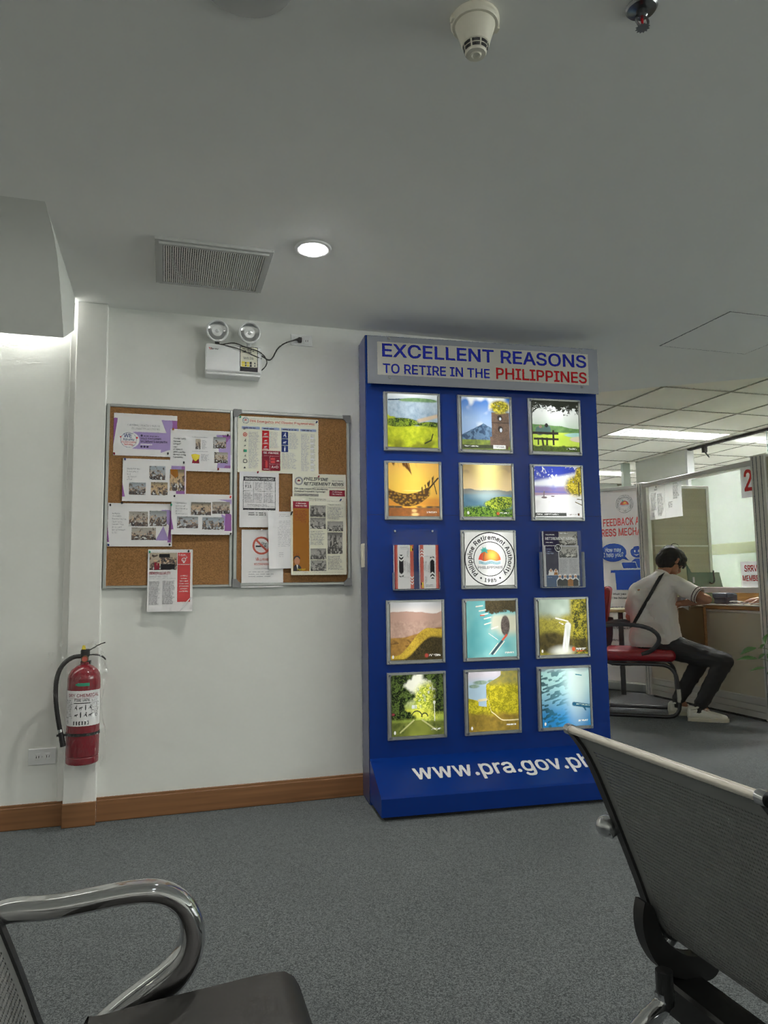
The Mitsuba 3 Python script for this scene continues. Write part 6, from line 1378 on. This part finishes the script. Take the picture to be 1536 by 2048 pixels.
body += fingers(wR, knR, sideR, UZ, (0.072, 0.080, 0.074, 0.058), 0.55)
body += fingers(wL, knL, -ED, UZ, (0.072, 0.080, 0.074, 0.058), 0.4)
part('body', blob(body, 0.009, 6), 'skin', man, True)
for s in (-1, 1):
    part('eye', trimesh.creation.icosphere(2, 0.0105).apply_translation(H(0.084, s * 0.031, 0.012)), 'ink_white', man, True)
    part('iris', trimesh.creation.icosphere(2, 0.0055).apply_translation(H(0.0905, s * 0.031, 0.011)), 'hair', man, True)
    part('eyebrow', tube(spline([H(0.090, s * 0.014, 0.034), H(0.091, s * 0.03, 0.040), H(0.080, s * 0.05, 0.036)], 10), 0.004, 6), 'hair', man, True)
part('mouth', tube(spline([H(0.0955, -0.02, -0.042), H(0.102, 0, -0.041), H(0.0955, 0.02, -0.042)], 8), 0.0035, 6), 'ink_softred', man, True)
# hair: thick mop with a fringe falling over the brow and one strand standing up
hair = blob([[(H(-0.028, 0, 0.036), 0.094), (H(0.022, 0, 0.048), 0.086)], [(H(-0.05, 0.0, -0.012), 0.080), (H(-0.062, 0, -0.045), 0.05)],
             [(H(-0.02, 0.05, 0.03), 0.05), (H(0.0, 0.072, 0.015), 0.025)], [(H(-0.02, -0.05, 0.03), 0.05), (H(0.0, -0.072, 0.015), 0.025)],
             [(H(0.05, 0.0, 0.075), 0.05), (H(0.098, 0.0, 0.048), 0.022)], [(H(0.05, 0.05, 0.06), 0.035), (H(0.098, 0.036, 0.03), 0.016), (H(0.10, 0.04, 0.008), 0.008)], [(H(0.05, -0.05, 0.06), 0.035), (H(0.096, -0.034, 0.04), 0.018)],
             [(H(0.07, 0.02, 0.06), 0.03), (H(0.108, 0.014, 0.022), 0.010)], [(H(0.03, 0.078, 0.03), 0.018), (H(0.028, 0.082, -0.012), 0.009)]], 0.006, 4)
n_ = hair.vertices
hair.vertices = n_ + hair.vertex_normals * ((meshkit.noise(np.stack([n_ @ fr * 160, n_ @ fd * 60, n_ @ fu * 40], 1), 2) - 0.5) * 0.010)[:, None]
hr = part('hair', hair, 'hair', man, True)
part('strand', tube(spline([H(-0.05, 0.0, 0.115), H(-0.06, 0.0, 0.138), H(-0.045, 0.01, 0.152), H(-0.02, 0.02, 0.152), H(-0.008, 0.025, 0.140)], 20), [0.004 * (1 - 0.8 * i / 19) for i in range(20)], 6), 'hair', hr, True)
# shirt
def mid(a, b, t): return a + (b - a) * t
sh = blob([[(tor(c_p, -0.098, 0, 0.61), 0.122), (tor(c_p, 0.085, 0, 0.61), 0.118)], [(tor(c_p, -0.10, 0, 0.60), 0.10), (tor(c_w, -0.085, 0, 0.74), 0.108), (tor(c_c, -0.076, 0, 0.92), 0.108), (sL, 0.060)],
           [(tor(c_p, 0.10, 0, 0.60), 0.10), (tor(c_w, 0.075, 0, 0.74), 0.108), (tor(c_c, 0.085, 0, 0.93), 0.110), (sR, 0.070)],
           [(tor(c_w, -0.07, 0, 0.74), 0.108), (tor(c_w, 0.07, 0, 0.74), 0.108)], [(tor(c_c, -0.074, 0, 0.92), 0.108), (tor(c_c, 0.085, 0, 0.93), 0.110)], [(sL, 0.060), (V(0.05, 6.29, 1.055), 0.078), (sR, 0.070)],
           [(V(0.07, 6.29, 1.075), 0.070), (mid(nk, V(0.07, 6.29, 1.07), 0.25), 0.056)],
           [(sR, 0.070), (mid(sR, eR, 0.52), 0.062)], [(sL, 0.060), (mid(sL, eL, 0.72), 0.056)],
           [(tor(c_p, 0.15, -0.03, 0.60), 0.05), (tor(c_p, 0.12, 0, 0.7), 0.07)]], 0.012, 8)
v = sh.vertices
loc_ = np.stack([v @ ES, v @ ED, v[:, 2]], 1)
sh.vertices = v + sh.vertex_normals * ((meshkit.fbm(loc_ * np.array([14, 14, 6]), 3, 4) - 0.5) * 0.018 + (meshkit.noise(np.stack([loc_[:, 0] * 26 + loc_[:, 2] * 18, loc_[:, 1] * 8, loc_[:, 2] * 9], 1), 8) - 0.5) * 0.010)[:, None]
sh = trimesh.intersections.slice_mesh_plane(sh, (0, 0, 1), (0, 0, 0.538))
shirt = part('shirt', {**mikit.ply(sh, 'white_cotton', smooth=True)}, None, man)
def ringtube(c, ax, r, w, key, name, parent):
    ax = ax / np.linalg.norm(ax); a, b, d = basis(ax)
    part(name, lathe([(r - 0.004, -w / 2), (r, -w / 2), (r, w / 2), (r - 0.004, w / 2)], 28, frame_of(c, a, b, d)), key, parent, 30)
axR = eR - sR
for k_, tt in ((0, 0.70), (1, 0.78)):
    ringtube(mid(sR, eR, tt), axR, 0.0655 - 0.001 * k_, 0.007, 'trim_dark', 'sleeve_stripe', shirt)
sl_ = trimesh.creation.cylinder(1, 1, sections=4)
part('sleeve', lathe([(0.066, -0.07), (0.0635, 0.0), (0.0612, 0.075), (0.056, 0.075), (0.056, -0.07)], 32, frame_of(mid(sR, eR, 0.56), *basis(axR))), 'white_cotton', shirt, 30)
part('collar', tube(np.array([nk + UZ * -0.028 + (math.cos(a) * fr + math.sin(a) * fd) * 0.060 + UZ * 0.012 * math.sin(a + 2.4) for a in np.linspace(0, 2 * math.pi, 32, endpoint=False)]), 0, prof=[(0.006, 0.022), (-0.003, 0.024), (-0.008, -0.02), (0.004, -0.022)], closed=True, upv=(0, 0, 1)), 'white_cotton', shirt, 40)
# trousers, belt, shoes
cuf = lambda a, k: a + (k - a) * 0.04
tr_ = blob([[(tor(c_p, -0.066, 0, 0.585), 0.104), (tor(c_p, 0.06, 0, 0.585), 0.104)], [(tor(c_p, 0.06, 0.0, 0.565), 0.104), (mid(tor(c_p, 0.06, 0, 0.56), kR, 0.5), 0.084), (kR, 0.070), (mid(kR, aR, 0.5), 0.060), (cuf(aR, kR), 0.052)],
            [(tor(c_p, -0.03, 0.03, 0.565), 0.104), (mid(tor(c_p, -0.03, 0.03, 0.56), kL, 0.5), 0.084), (kL, 0.070), (mid(kL, aL, 0.5), 0.060), (cuf(aL, kL), 0.052)]], 0.012, 8)
v = tr_.vertices
tr_.vertices = v + tr_.vertex_normals * ((meshkit.fbm(v * np.array([18, 18, 34]), 2, 6) - 0.5) * 0.014)[:, None]
part('trousers', tr_, 'black_denim', man, True)
def shoe(h, toe, lat):
    """h: heel, toe: toe point on the floor; lat sideways"""
    f = toe - h; ln = np.linalg.norm(f); f = f / ln
    P = lambda a, b, z: h + f * a * ln + lat * b + UZ * z
    up_ = blob([[(P(0.115, 0, 0.040), 0.033), (P(0.42, 0, 0.052), 0.036), (P(0.68, 0.004, 0.036), 0.034), (P(0.90, 0.002, 0.030), 0.022)], [(P(0.12, 0, 0.078), 0.029), (P(0.34, 0, 0.080), 0.030)], [(P(0.115, 0, 0.04), 0.033), (P(0.12, 0, 0.08), 0.029)], [(P(0.80, -0.020, 0.030), 0.020), (P(0.80, 0.020, 0.030), 0.020)]], 0.008, 4)
    k = part('shoe', up_, 'shoe_white', man, True)
    part('collar', tube(np.array([P(0.20 + 0.115 * math.cos(a), 0.036 * math.sin(a), 0.098 + 0.012 * math.cos(a)) for a in np.linspace(0, 2 * math.pi, 24, endpoint=False)]), 0.008, 8, closed=True), 'shoe_white', k, True)
    part('tongue', hull([P(a, b, z) for a, b, z in ((0.30, -0.02, 0.10), (0.30, 0.02, 0.10), (0.35, -0.018, 0.118), (0.35, 0.018, 0.118), (0.55, 0.016, 0.082), (0.55, -0.016, 0.082), (0.5, 0, 0.06))]), 'shoe_white', k, 40)
    so = np.array([(0.02, 0.0), (0.04, 0.028), (0.14, 0.036), (0.4, 0.034), (0.68, 0.044), (0.86, 0.040), (0.97, 0.018), (1.0, 0.0), (0.97, -0.020), (0.86, -0.040), (0.68, -0.043), (0.4, -0.036), (0.14, -0.036), (0.04, -0.028)])
    part('sole', hull([P(a, b, z) for a, b in so for z in (0.001, 0.026)]), 'shoe_sole', k, 30)
    for i in range(4):
        a = 0.44 + 0.075 * i
        part('lace', tube(spline([P(a, -0.026, 0.078 - 0.010 * i), P(a + 0.02, 0, 0.103 - 0.0135 * i), P(a + 0.005, 0.026, 0.078 - 0.010 * i)], 8), 0.0028, 6), 'shoe_white', k, True)
part('sock', blob([[(aR, 0.043), (V(0.325, 6.11, 0.075), 0.036)]], 0.012, 2), 'black_denim', man, True)
part('sock', blob([[(aL, 0.043), (V(0.18, 6.335, 0.075), 0.036)]], 0.012, 2), 'black_denim', man, True)
shoe(V(0.235, 6.105, 0), V(0.535, 6.11, 0), ED)
shoe(V(0.105, 6.335, 0), V(0.40, 6.335, 0), ED)
# strap across the back
ss_, zz_ = np.linspace(0.112, -0.135, 40), np.linspace(1.125, 0.70, 40)
sv = np.stack([sh.vertices @ ES, sh.vertices @ ED, sh.vertices[:, 2]], 1)
dd = []
for a, b in zip(ss_, zz_):
    near = (np.hypot(sv[:, 0] - a, sv[:, 2] - b) < 0.022)
    dd.append(sv[near, 1].min() if near.any() else np.nan)
dd = np.array(dd); okd = ~np.isnan(dd)
dd = np.interp(np.arange(40), np.arange(40)[okd], dd[okd])
dd = np.convolve(np.pad(dd, 4, 'edge'), np.ones(9) / 9, 'valid') - 0.006
P = sd(np.stack([ss_, dd, zz_], 1))
wdir = sd((0.845, 0, 0.535))[0]
band_ = np.concatenate([P + wdir * 0.028, P - wdir * 0.028]); nb = len(P)
f_ = [(i, i + 1, nb + i + 1) for i in range(nb - 1)] + [(i, nb + i + 1, nb + i) for i in range(nb - 1)]
b2 = band_ + ED * 0.004
part('bag_strap', trimesh.Trimesh(np.vstack([band_, b2]), f_ + [(c + 2 * nb, b + 2 * nb, a + 2 * nb) for a, b, c in f_], process=False), 'strap_black', man)
solo('document', cat_([loc(bx(-0.055, 0.055, -0.075, 0.075, 0, 0.0012), frame_of(V(0.27, 6.30, 0.902), ES * 0.94 + UZ * 0.15, ED * 0.75 - UZ * 0.62, np.cross(ES * 0.94 + UZ * 0.15, ED * 0.75 - UZ * 0.62))), loc(bx(-0.05, 0.02, -0.06, 0.06, 0, 0.0012), frame_of(V(0.285, 6.26, 0.878), ES * 0.8 - UZ * 0.5, ED * 0.75 - UZ * 0.6, np.cross(ES * 0.8 - UZ * 0.5, ED * 0.75 - UZ * 0.6)))]), 'paper', 'folded white paper in the right hand of the seated man', 'paper')
solo('dark_pouch', rbox(4.10, 4.24, 5.045, 5.11, 0.864, 0.90, 0.015), 'black_rubber', 'small black pouch on the brown ledge beneath the man\'s arm', 'pouch', smooth=40)

# ------------------------------------------------------------------ the clerk, of whom the forearm and hand show in the slot
cl = thing('person', 'person behind the counter slot, a hand and forearm resting on papers', 'person')
w0 = np.array([4.60, 4.69, 0.912]); kn = w0 + np.array([-0.044, 0.074, -0.006])
e0 = np.array([4.83, 4.43, 0.93]); s0 = np.array([5.06, 4.26, 1.14])
s1, e1, w1 = np.array([5.14, 3.92, 1.14]), np.array([4.96, 3.80, 0.92]), np.array([4.72, 3.98, 0.905])
cb = [[(np.array([5.16, 4.10, 0.63]), 0.13), (np.array([5.14, 4.10, 0.85]), 0.125), (np.array([5.12, 4.10, 1.10]), 0.11)], [(s0, 0.055), (np.array([5.1, 4.1, 1.16]), 0.07), (s1, 0.055)], [(np.array([5.1, 4.1, 1.15]), 0.06), (np.array([5.08, 4.1, 1.28]), 0.05)],
      [(np.array([5.08, 4.1, 1.36]), 0.085), (np.array([5.05, 4.1, 1.35]), 0.078)], [(np.array([5.05, 4.1, 1.33]), 0.07), (np.array([5.0, 4.1, 1.27]), 0.035)], [(np.array([4.965, 4.1, 1.34]), 0.01), (np.array([4.95, 4.1, 1.315]), 0.012)],
      [(s0, 0.052), (e0, 0.040), (w0, 0.028)], [(s1, 0.052), (e1, 0.040), (w1, 0.028)]]
for yy in (4.02, 4.18):
    cb += [[(np.array([5.14, yy, 0.56]), 0.075), (np.array([4.78, yy, 0.55]), 0.055), (np.array([4.76, yy, 0.10]), 0.04), (np.array([4.66, yy, 0.04]), 0.03)]]
ax_ = (kn - w0) / np.linalg.norm(kn - w0); sd_ = np.cross(ax_, UZ); sd_ /= np.linalg.norm(sd_)
cb += fingers(w0, kn, -sd_, UZ, (0.070, 0.078, 0.072, 0.056), 0.35)
kn1 = w1 + np.array([-0.08, 0.03, -0.004])
cb += fingers(w1, kn1, np.array([0.3, 0.95, 0]), UZ, (0.070, 0.078, 0.072, 0.056), 0.35)
part('body', blob(cb, 0.010, 5), 'skin', cl, True)
part('trousers', blob([[(np.array([5.14, yy, 0.575]), 0.095), (np.array([4.78, yy, 0.555]), 0.068), (np.array([4.76, yy, 0.14]), 0.052)] for yy in (4.02, 4.18)], 0.014, 5), 'black_denim', cl, True)
part('hair', blob([[(np.array([5.10, 4.1, 1.38]), 0.092), (np.array([5.06, 4.1, 1.40]), 0.08)], [(np.array([5.13, 4.1, 1.33]), 0.07), (np.array([5.14, 4.1, 1.24]), 0.05)]], 0.012, 4), 'hair', cl, True)
mat('brown_cloth', (104, 62, 34), 0.85)
part('shirt', blob([[(np.array([5.16, 4.10, 0.645]), 0.145), (np.array([5.14, 4.10, 0.85]), 0.14), (np.array([5.12, 4.10, 1.09]), 0.125)], [(s0, 0.068), (np.array([5.1, 4.1, 1.15]), 0.085), (s1, 0.068)], [(s0, 0.066), (e0, 0.052), (mid(e0, w0, 0.35), 0.045)], [(s1, 0.066), (e1, 0.052), (mid(e1, w1, 0.35), 0.045)]], 0.014, 6), 'brown_cloth', cl, True)
solo('desk_chair', cat_([rbox(5.0, 5.40, 3.88, 4.32, 0.40, 0.47, 0.03), cyl((5.2, 4.1, 0.05), (5.2, 4.1, 0.42), 0.03)] + [cyl((5.2, 4.1, 0.07), (5.2 + 0.24 * math.cos(a), 4.1 + 0.24 * math.sin(a), 0.03), 0.025, 0.018, 10) for a in np.arange(5) * 1.2566]), 'black_plastic', 'black swivel stool under the clerk behind the counter', 'chair')

# ------------------------------------------------------------------ waiting benches
# shell outline in the plane across the bench: x forwards from the top of the back, z up
SH = spline([(0.0, 0.785), (0.040, 0.730), (0.068, 0.670), (0.098, 0.598), (0.126, 0.528), (0.150, 0.465), (0.170, 0.412), (0.200, 0.372), (0.245, 0.360), (0.300, 0.364), (0.380, 0.371), (0.460, 0.377), (0.530, 0.379), (0.560, 0.373)], 96)
SL = np.r_[0, np.cumsum(np.linalg.norm(np.diff(SH, axis=0), axis=1))]
def shell_pt(a, y, off=0.0):
    x, z = np.interp(a, SL, SH[:, 0]), np.interp(a, SL, SH[:, 1])
    e = 1e-3
    tx, tz = np.interp(a + e, SL, SH[:, 0]) - np.interp(a - e, SL, SH[:, 0]), np.interp(a + e, SL, SH[:, 1]) - np.interp(a - e, SL, SH[:, 1])
    l = np.hypot(tx, tz)
    return np.stack([x - off * tz / l, y + 0 * x, z + off * tx / l], -1)
SEAT_W = 0.486
def perforated_shell():
    """sheet steel with rows of small slots: a ring of quads round every hole, on both faces"""
    m_ = 0.030
    nu, nv = int((SL[-1] - 0.075) / 0.0082), int((SEAT_W - 2 * m_) / 0.0060)
    us, vs = np.linspace(0.045, SL[-1] - 0.03, nu + 1), np.linspace(-SEAT_W / 2 + m_, SEAT_W / 2 - m_, nv + 1)
    A, B = np.meshgrid(us[:-1], vs[:-1], indexing='ij'); A, B = A.ravel(), B.ravel()
    da, db = us[1] - us[0], vs[1] - vs[0]
    sh_ = (np.round((A - us[0]) / da).astype(int) % 2) * 0.0
    ou = [(0, 0), (1, 0), (1, 1), (0, 1)]
    inn = [(0.30, 0.22), (0.70, 0.22), (0.70, 0.78), (0.30, 0.78)]
    P, Q = [], []
    for a, b in ou + inn:
        P.append(A + a * da); Q.append(B + b * db)
    P, Q = np.stack(P, 1).ravel(), np.stack(Q, 1).ravel()
    base = np.arange(len(A))[:, None, None] * 8
    quad = np.array([[0, 1, 5, 4], [1, 2, 6, 5], [2, 3, 7, 6], [3, 0, 4, 7]])
    q = (base + quad[None]).reshape(-1, 4)
    f = np.vstack([q[:, [0, 1, 2]], q[:, [0, 2, 3]]])
    v0, v1 = shell_pt(P, Q, 0.0), shell_pt(P, Q, 0.0016)
    parts = [trimesh.Trimesh(v0, f, process=False), trimesh.Trimesh(v1, f[:, ::-1], process=False)]
    # solid margins
    def strip(u0, u1, n, w0, w1, k):
        for off, flip in ((0.0, False), (0.0016, True)):
            g = grid(lambda u, w: shell_pt(u, w, off), np.linspace(u0, u1, n), np.linspace(w0, w1, k))
            if flip: g.invert()
            parts.append(g)
    strip(0, us[0], 8, -SEAT_W / 2, SEAT_W / 2, 2); strip(us[-1], SL[-1], 6, -SEAT_W / 2, SEAT_W / 2, 2)
    strip(us[0], us[-1], 90, -SEAT_W / 2, vs[0], 2); strip(us[0], us[-1], 90, vs[-1], SEAT_W / 2, 2)
    return cat_(parts)
shell_ply = mikit.ply(perforated_shell(), 'bench_steel')
edge_ply = [mikit.ply(tube(shell_pt(np.linspace(0, SL[-1], 70), s * SEAT_W / 2, 0.0), 0, prof=[(0.006, 0.009), (-0.006, 0.009), (-0.006, -0.012), (0.006, -0.012)], upv=(0, 1, 0)), 'bench_edge', smooth=40) for s in (-1, 1)]
cuA = np.linspace(SL[-1] - 0.40, SL[-1] - 0.005, 40)
def pad_surface(a0, a1, th, w):
    us, vs = np.r_[a0, a0 + 0.003, a0 + 0.009, a0 + 0.018, np.linspace(a0 + 0.03, a1 - 0.03, 30), a1 - 0.018, a1 - 0.009, a1 - 0.003, a1], np.r_[-w / 2, -w / 2 + 0.002, -w / 2 + 0.005, -w / 2 + 0.01, np.linspace(-w / 2 + 0.016, w / 2 - 0.016, 16), w / 2 - 0.01, w / 2 - 0.005, w / 2 - 0.002, w / 2]
    def top(u, y):
        e = np.clip(np.minimum((u - a0) / 0.035, (a1 - u) / 0.035), 0, 1); f = np.clip((w / 2 - np.abs(y)) / 0.016, 0, 1)
        k = np.sqrt(np.clip(1 - (1 - e) ** 2, 0, 1)) * np.sqrt(np.clip(1 - (1 - f) ** 2, 0, 1))
        return shell_pt(u, y, 0.004 + th * k)
    g0 = grid(top, us, vs); g1 = grid(lambda u, y: shell_pt(u, y, 0.003), us, vs); g1.invert()
    return cat_([g0, g1])
pad_ply = mikit.ply(pad_surface(SL[-1] - 0.395, SL[-1] - 0.002, 0.070, SEAT_W - 0.002), 'black_vinyl', smooth=True)
backpad_ply = mikit.ply(pad_surface(0.06, SL[-1] - 0.43, 0.040, SEAT_W - 0.02), 'black_vinyl', smooth=True)
rail_ply = mikit.ply(tube(np.stack([np.full(30, -0.002), np.linspace(-SEAT_W / 2 + 0.004, SEAT_W / 2 - 0.004, 30), np.full(30, 0.787)], 1), 0.0078, 14), 'satin_rail', smooth=40)
cap_ply = mikit.ply(cyl((-0.002, -0.008, 0.787), (-0.002, 0.008, 0.787), 0.0105, n=18), 'chrome', smooth=40)
ap = spline([(0.085, 0, 0.575), (0.105, 0, 0.584), (0.16, 0, 0.584), (0.225, 0, 0.586), (0.300, 0, 0.590), (0.335, 0, 0.586), (0.368, 0, 0.568), (0.388, 0, 0.534), (0.388, 0, 0.495), (0.366, 0, 0.458), (0.330, 0, 0.434), (0.285, 0, 0.408), (0.24, 0, 0.375), (0.20, 0, 0.34)], 80)
arm_prof = [(0.024 * math.cos(a), 0.0155 * math.sin(a)) for a in np.linspace(0, 2 * math.pi, 20, endpoint=False)]
def arm_mesh():
    t_ = np.gradient(ap, axis=0); t_ /= np.linalg.norm(t_, axis=1, keepdims=True)
    nrm = np.cross(t_, [0, 1.0, 0]); k = np.linspace(0, 1, len(ap))
    thick = np.interp(k, [0, 0.3, 0.5, 0.68, 0.85, 1], [0.0155, 0.0155, 0.0165, 0.0255, 0.023, 0.02])
    a = np.linspace(0, 2 * math.pi, 28, endpoint=False)
    ca, sa = np.sign(np.cos(a)) * np.abs(np.cos(a)) ** 0.75, np.sign(np.sin(a)) * np.abs(np.sin(a)) ** 0.75
    Vv = ap[:, None] + ca[None, :, None] * np.array([0, 0.023, 0]) + (thick[:, None] * sa)[..., None] * nrm[:, None]
    n = len(a); F_ = []
    for i in range(len(ap) - 1):
        for j in range(n):
            j2 = (j + 1) % n
            F_ += [(i * n + j, i * n + j2, (i + 1) * n + j2), (i * n + j, (i + 1) * n + j2, (i + 1) * n + j)]
    Vv = np.vstack([Vv.reshape(-1, 3), ap[:1], ap[-1:]])
    for j in range(n):
        F_ += [(len(Vv) - 2, (j + 1) % n, j), (len(Vv) - 1, (len(ap) - 1) * n + j, (len(ap) - 1) * n + (j + 1) % n)]
    m = trimesh.Trimesh(Vv, F_, process=False); m.fix_normals()
    return m
arm_ply = mikit.ply(arm_mesh(), 'chrome', smooth=50)
knob_ply = mikit.ply(trimesh.creation.icosphere(3, 0.021).apply_translation((0.088, 0, 0.585)), 'chrome', smooth=True)
br = [(0.128, 0.455), (0.146, 0.445), (0.160, 0.400), (0.195, 0.358), (0.250, 0.338), (0.30, 0.338), (0.29, 0.300), (0.22, 0.298), (0.165, 0.322), (0.136, 0.360), (0.122, 0.405)]
br = spline(br + br[:1], 60)[:-1]
bracket_ply = mikit.ply(prism(br, 0.03, frame_of((0, 0.015, 0), (1, 0, 0), (0, 0, 1), (0, -1, 0))), 'black_plastic', smooth=35)
def bench(label, x0, seats, padded, backs, legs, y_end):
    t = thing('waiting_bench', label, 'bench')
    at = lambda d, y, x=x0: {**d, 'to_world': T().translate([x, y, 0])}
    for i, yc in enumerate(seats):
        part('seat_shell', at(shell_ply, yc), None, t)
        for e in edge_ply:
            part('shell_edge', at(e, yc), None, t)
        part('top_rail', at(rail_ply, yc), None, t)
        for s in (-1, 1):
            part('end_cap', at(cap_ply, yc + s * SEAT_W / 2), None, t)
        if padded:
            part('seat_pad', at(pad_ply, yc), None, t)
        if backs:
            part('back_pad', at(backpad_ply, yc), None, t)
    for yc in seats:
        part('armrest', at(arm_ply, yc + SEAT_W / 2 + 0.026), None, t)
        part('arm_joint', at(knob_ply, yc + SEAT_W / 2 + 0.024), None, t)
    ys = [seats[0] + SEAT_W / 2 - 0.02] + [yc - SEAT_W / 2 - 0.012 for yc in seats]
    for y in ys:
        part('seat_bracket', at(bracket_ply, y), None, t)
    part('beam', bx(x0 + 0.175, x0 + 0.255, seats[-1] - 0.3, y_end, 0.235, 0.300, 0.006), 'black_plastic', t)
    for y in legs:
        part('leg_post', cyl((x0 + 0.139, y, 0.285), (x0 + 0.139, y, 0.345), 0.016, n=18), 'bench_edge', t, 40)
        P = spline([(x0 + 0.139, y, 0.305), (x0 + 0.135, y, 0.288), (x0 + 0.113, y, 0.272), (x0 + 0.079, y, 0.250), (x0 + 0.02, y, 0.185), (x0 - 0.035, y, 0.085), (x0 - 0.055, y, 0.012)], 30)
        part('leg', tube(P, 0, prof=[(0.020 * math.cos(a), 0.014 * math.sin(a)) for a in np.linspace(0, 2 * math.pi, 16, endpoint=False)], upv=(0, 1, 0)), 'chrome', t, 50)
        P = spline([(x0 + 0.21, y, 0.27), (x0 + 0.26, y, 0.235), (x0 + 0.36, y, 0.13), (x0 + 0.44, y, 0.04), (x0 + 0.455, y, 0.012)], 30)
        part('leg', tube(P, 0, prof=[(0.020 * math.cos(a), 0.014 * math.sin(a)) for a in np.linspace(0, 2 * math.pi, 16, endpoint=False)], upv=(0, 1, 0)), 'chrome', t, 50)
        for x in (x0 - 0.055, x0 + 0.455):
            part('foot', cyl((x, y, 0), (x, y, 0.016), 0.02, 0.016, 16), 'black_rubber', t, 40)
    return t
bench('dark perforated steel waiting bench seen from behind, before the blue display', 0.774, [1.050, 0.536], False, False, [1.225, 0.45], 1.30)
bench('waiting bench with a black padded seat and a bent chrome armrest', -0.340, [1.010, 0.490], True, False, [1.18, 0.42], 1.26)

# ------------------------------------------------------------------ potted plant at the right edge
pl_ = thing('potted_plant', 'green leafy potted plant reaching in before the counter', 'plant')
mat('leaf_green', (70, 100, 52), 0.35)
scene['leaf_green'] = {'type': 'twosided', 'bsdf': {'type': 'principled', 'base_color': {'type': 'rgb', 'value': L(62, 92, 48)}, 'roughness': 0.28, 'specular': 0.6}}
mat('stem_green', (96, 108, 66), 0.6)
mat('terracotta', (150, 88, 60), 0.8)
mat('soil', (48, 38, 30), 0.95)
pc_ = np.array([3.93, 3.58, 0])
MP = frame_of(pc_, (1, 0, 0), (0, 1, 0), UZ)
part('pot', lathe([(0, 0), (0.11, 0), (0.15, 0.26), (0.16, 0.262), (0.16, 0.30), (0.145, 0.30), (0.14, 0.25), (0, 0.25)], 40, MP), 'terracotta', pl_, 30)
part('soil', lathe([(0, 0.272), (0.142, 0.272), (0.142, 0.25), (0, 0.25)], 30, MP), 'soil', pl_)
def leaf(base, tip, w, droop, roll_):
    base, tip = np.asarray(base, float), np.asarray(tip, float)
    d = tip - base; ln = np.linalg.norm(d); d = d / ln
    s = np.cross(d, UZ); s /= np.linalg.norm(s); n = np.cross(s, d)
    s, n = s * math.cos(roll_) + n * math.sin(roll_), n * math.cos(roll_) - s * math.sin(roll_)
    us, vs = np.linspace(0, 1, 14), np.linspace(-1, 1, 7)
    def f(u, v):
        ww = w * np.sin(math.pi * np.clip(u, 0.02, 0.985)) ** 0.8 * (1.15 - 0.5 * u)
        return base + np.outer(u * ln, d) + np.outer(ww * v, s) + np.outer(droop * u * (1 - u) * 4 * ln - 0.25 * ww * v ** 2 * -1, n)
    g = grid(f, us, vs)
    h = grid(lambda u, v: f(u, v) - np.outer(np.full(len(u), 0.0006), n), us, vs); h.invert()
    return cat_([g, h])
def Q(px, py, dpt):   # a point of the plant given sideways, depth and height offsets from the view line of its crown
    return V(px, dpt, py)
crown = V(0.98, 5.16, 0.48)
tips = []
stems = [(V(0.80, 5.10, 0.60), 0), (V(0.86, 5.22, 0.66), 1), (V(0.92, 5.12, 0.76), 2), (V(1.02, 5.06, 0.80), 3), (V(1.10, 5.2, 0.74), 4), (V(1.14, 5.06, 0.6), 5), (V(0.9, 4.98, 0.52), 6), (V(1.05, 5.3, 0.66), 7)]
pb = pc_ + UZ * 0.27
for p, i in stems:
    part('stem', tube(spline([pb + np.array([0.02 * math.cos(i), 0.02 * math.sin(i), 0]), mid(pb, p, 0.45) + UZ * 0.10, p], 20), [0.004 - 0.0018 * k / 19 for k in range(20)], 6), 'stem_green', pl_, 40)
g = random.Random(5)
for p, i in stems:
    for k in range(5):
        a = g.uniform(0, 2 * math.pi)
        b = mid(mid(pb, p, 0.5) + UZ * 0.06, p, 0.45 + 0.14 * k)
        tip = b + np.array([math.cos(a), math.sin(a), g.uniform(-0.7, 0.25)]) * g.uniform(0.11, 0.16)
        part('leaf', leaf(b, tip, g.uniform(0.016, 0.026), g.uniform(0.05, 0.2), g.uniform(-0.5, 0.5)), 'leaf_green', pl_, True)
# the sprays that reach into view
for b, tip, w in (((0.75, 5.10, 0.645), (0.655, 5.10, 0.600), 0.017), ((0.755, 5.12, 0.575), (0.635, 5.12, 0.565), 0.014), ((0.80, 5.10, 0.67), (0.822, 5.1, 0.735), 0.017), ((0.775, 5.1, 0.64), (0.80, 5.1, 0.672), 0.012), ((0.80, 5.1, 0.61), (0.757, 5.1, 0.575), 0.010), ((0.79, 5.08, 0.525), (0.70, 5.08, 0.50), 0.008),
                  ((0.815, 5.06, 0.60), (0.835, 5.06, 0.50), 0.026), ((0.84, 5.04, 0.51), (0.818, 5.04, 0.43), 0.020), ((0.835, 5.05, 0.62), (0.80, 5.05, 0.588), 0.018), ((0.82, 5.06, 0.505), (0.795, 5.06, 0.49), 0.008)):
    part('leaf', leaf(V(b[0] - 0.125, b[1], b[2]), V(tip[0] - 0.125, tip[1], tip[2]), w * 1.25, 0.12, 0.75), 'leaf_green', pl_, True)
part('stem', tube(spline([V(0.84, 5.12, 0.56), V(0.72, 5.1, 0.625), V(0.665, 5.1, 0.645), V(0.635, 5.1, 0.645)], 16), 0.0022, 6), 'stem_green', pl_, True)
part('stem', tube(spline([V(0.84, 5.12, 0.50), V(0.72, 5.1, 0.525), V(0.67, 5.1, 0.575), V(0.645, 5.1, 0.576)], 16), 0.0018, 6), 'stem_green', pl_, True)
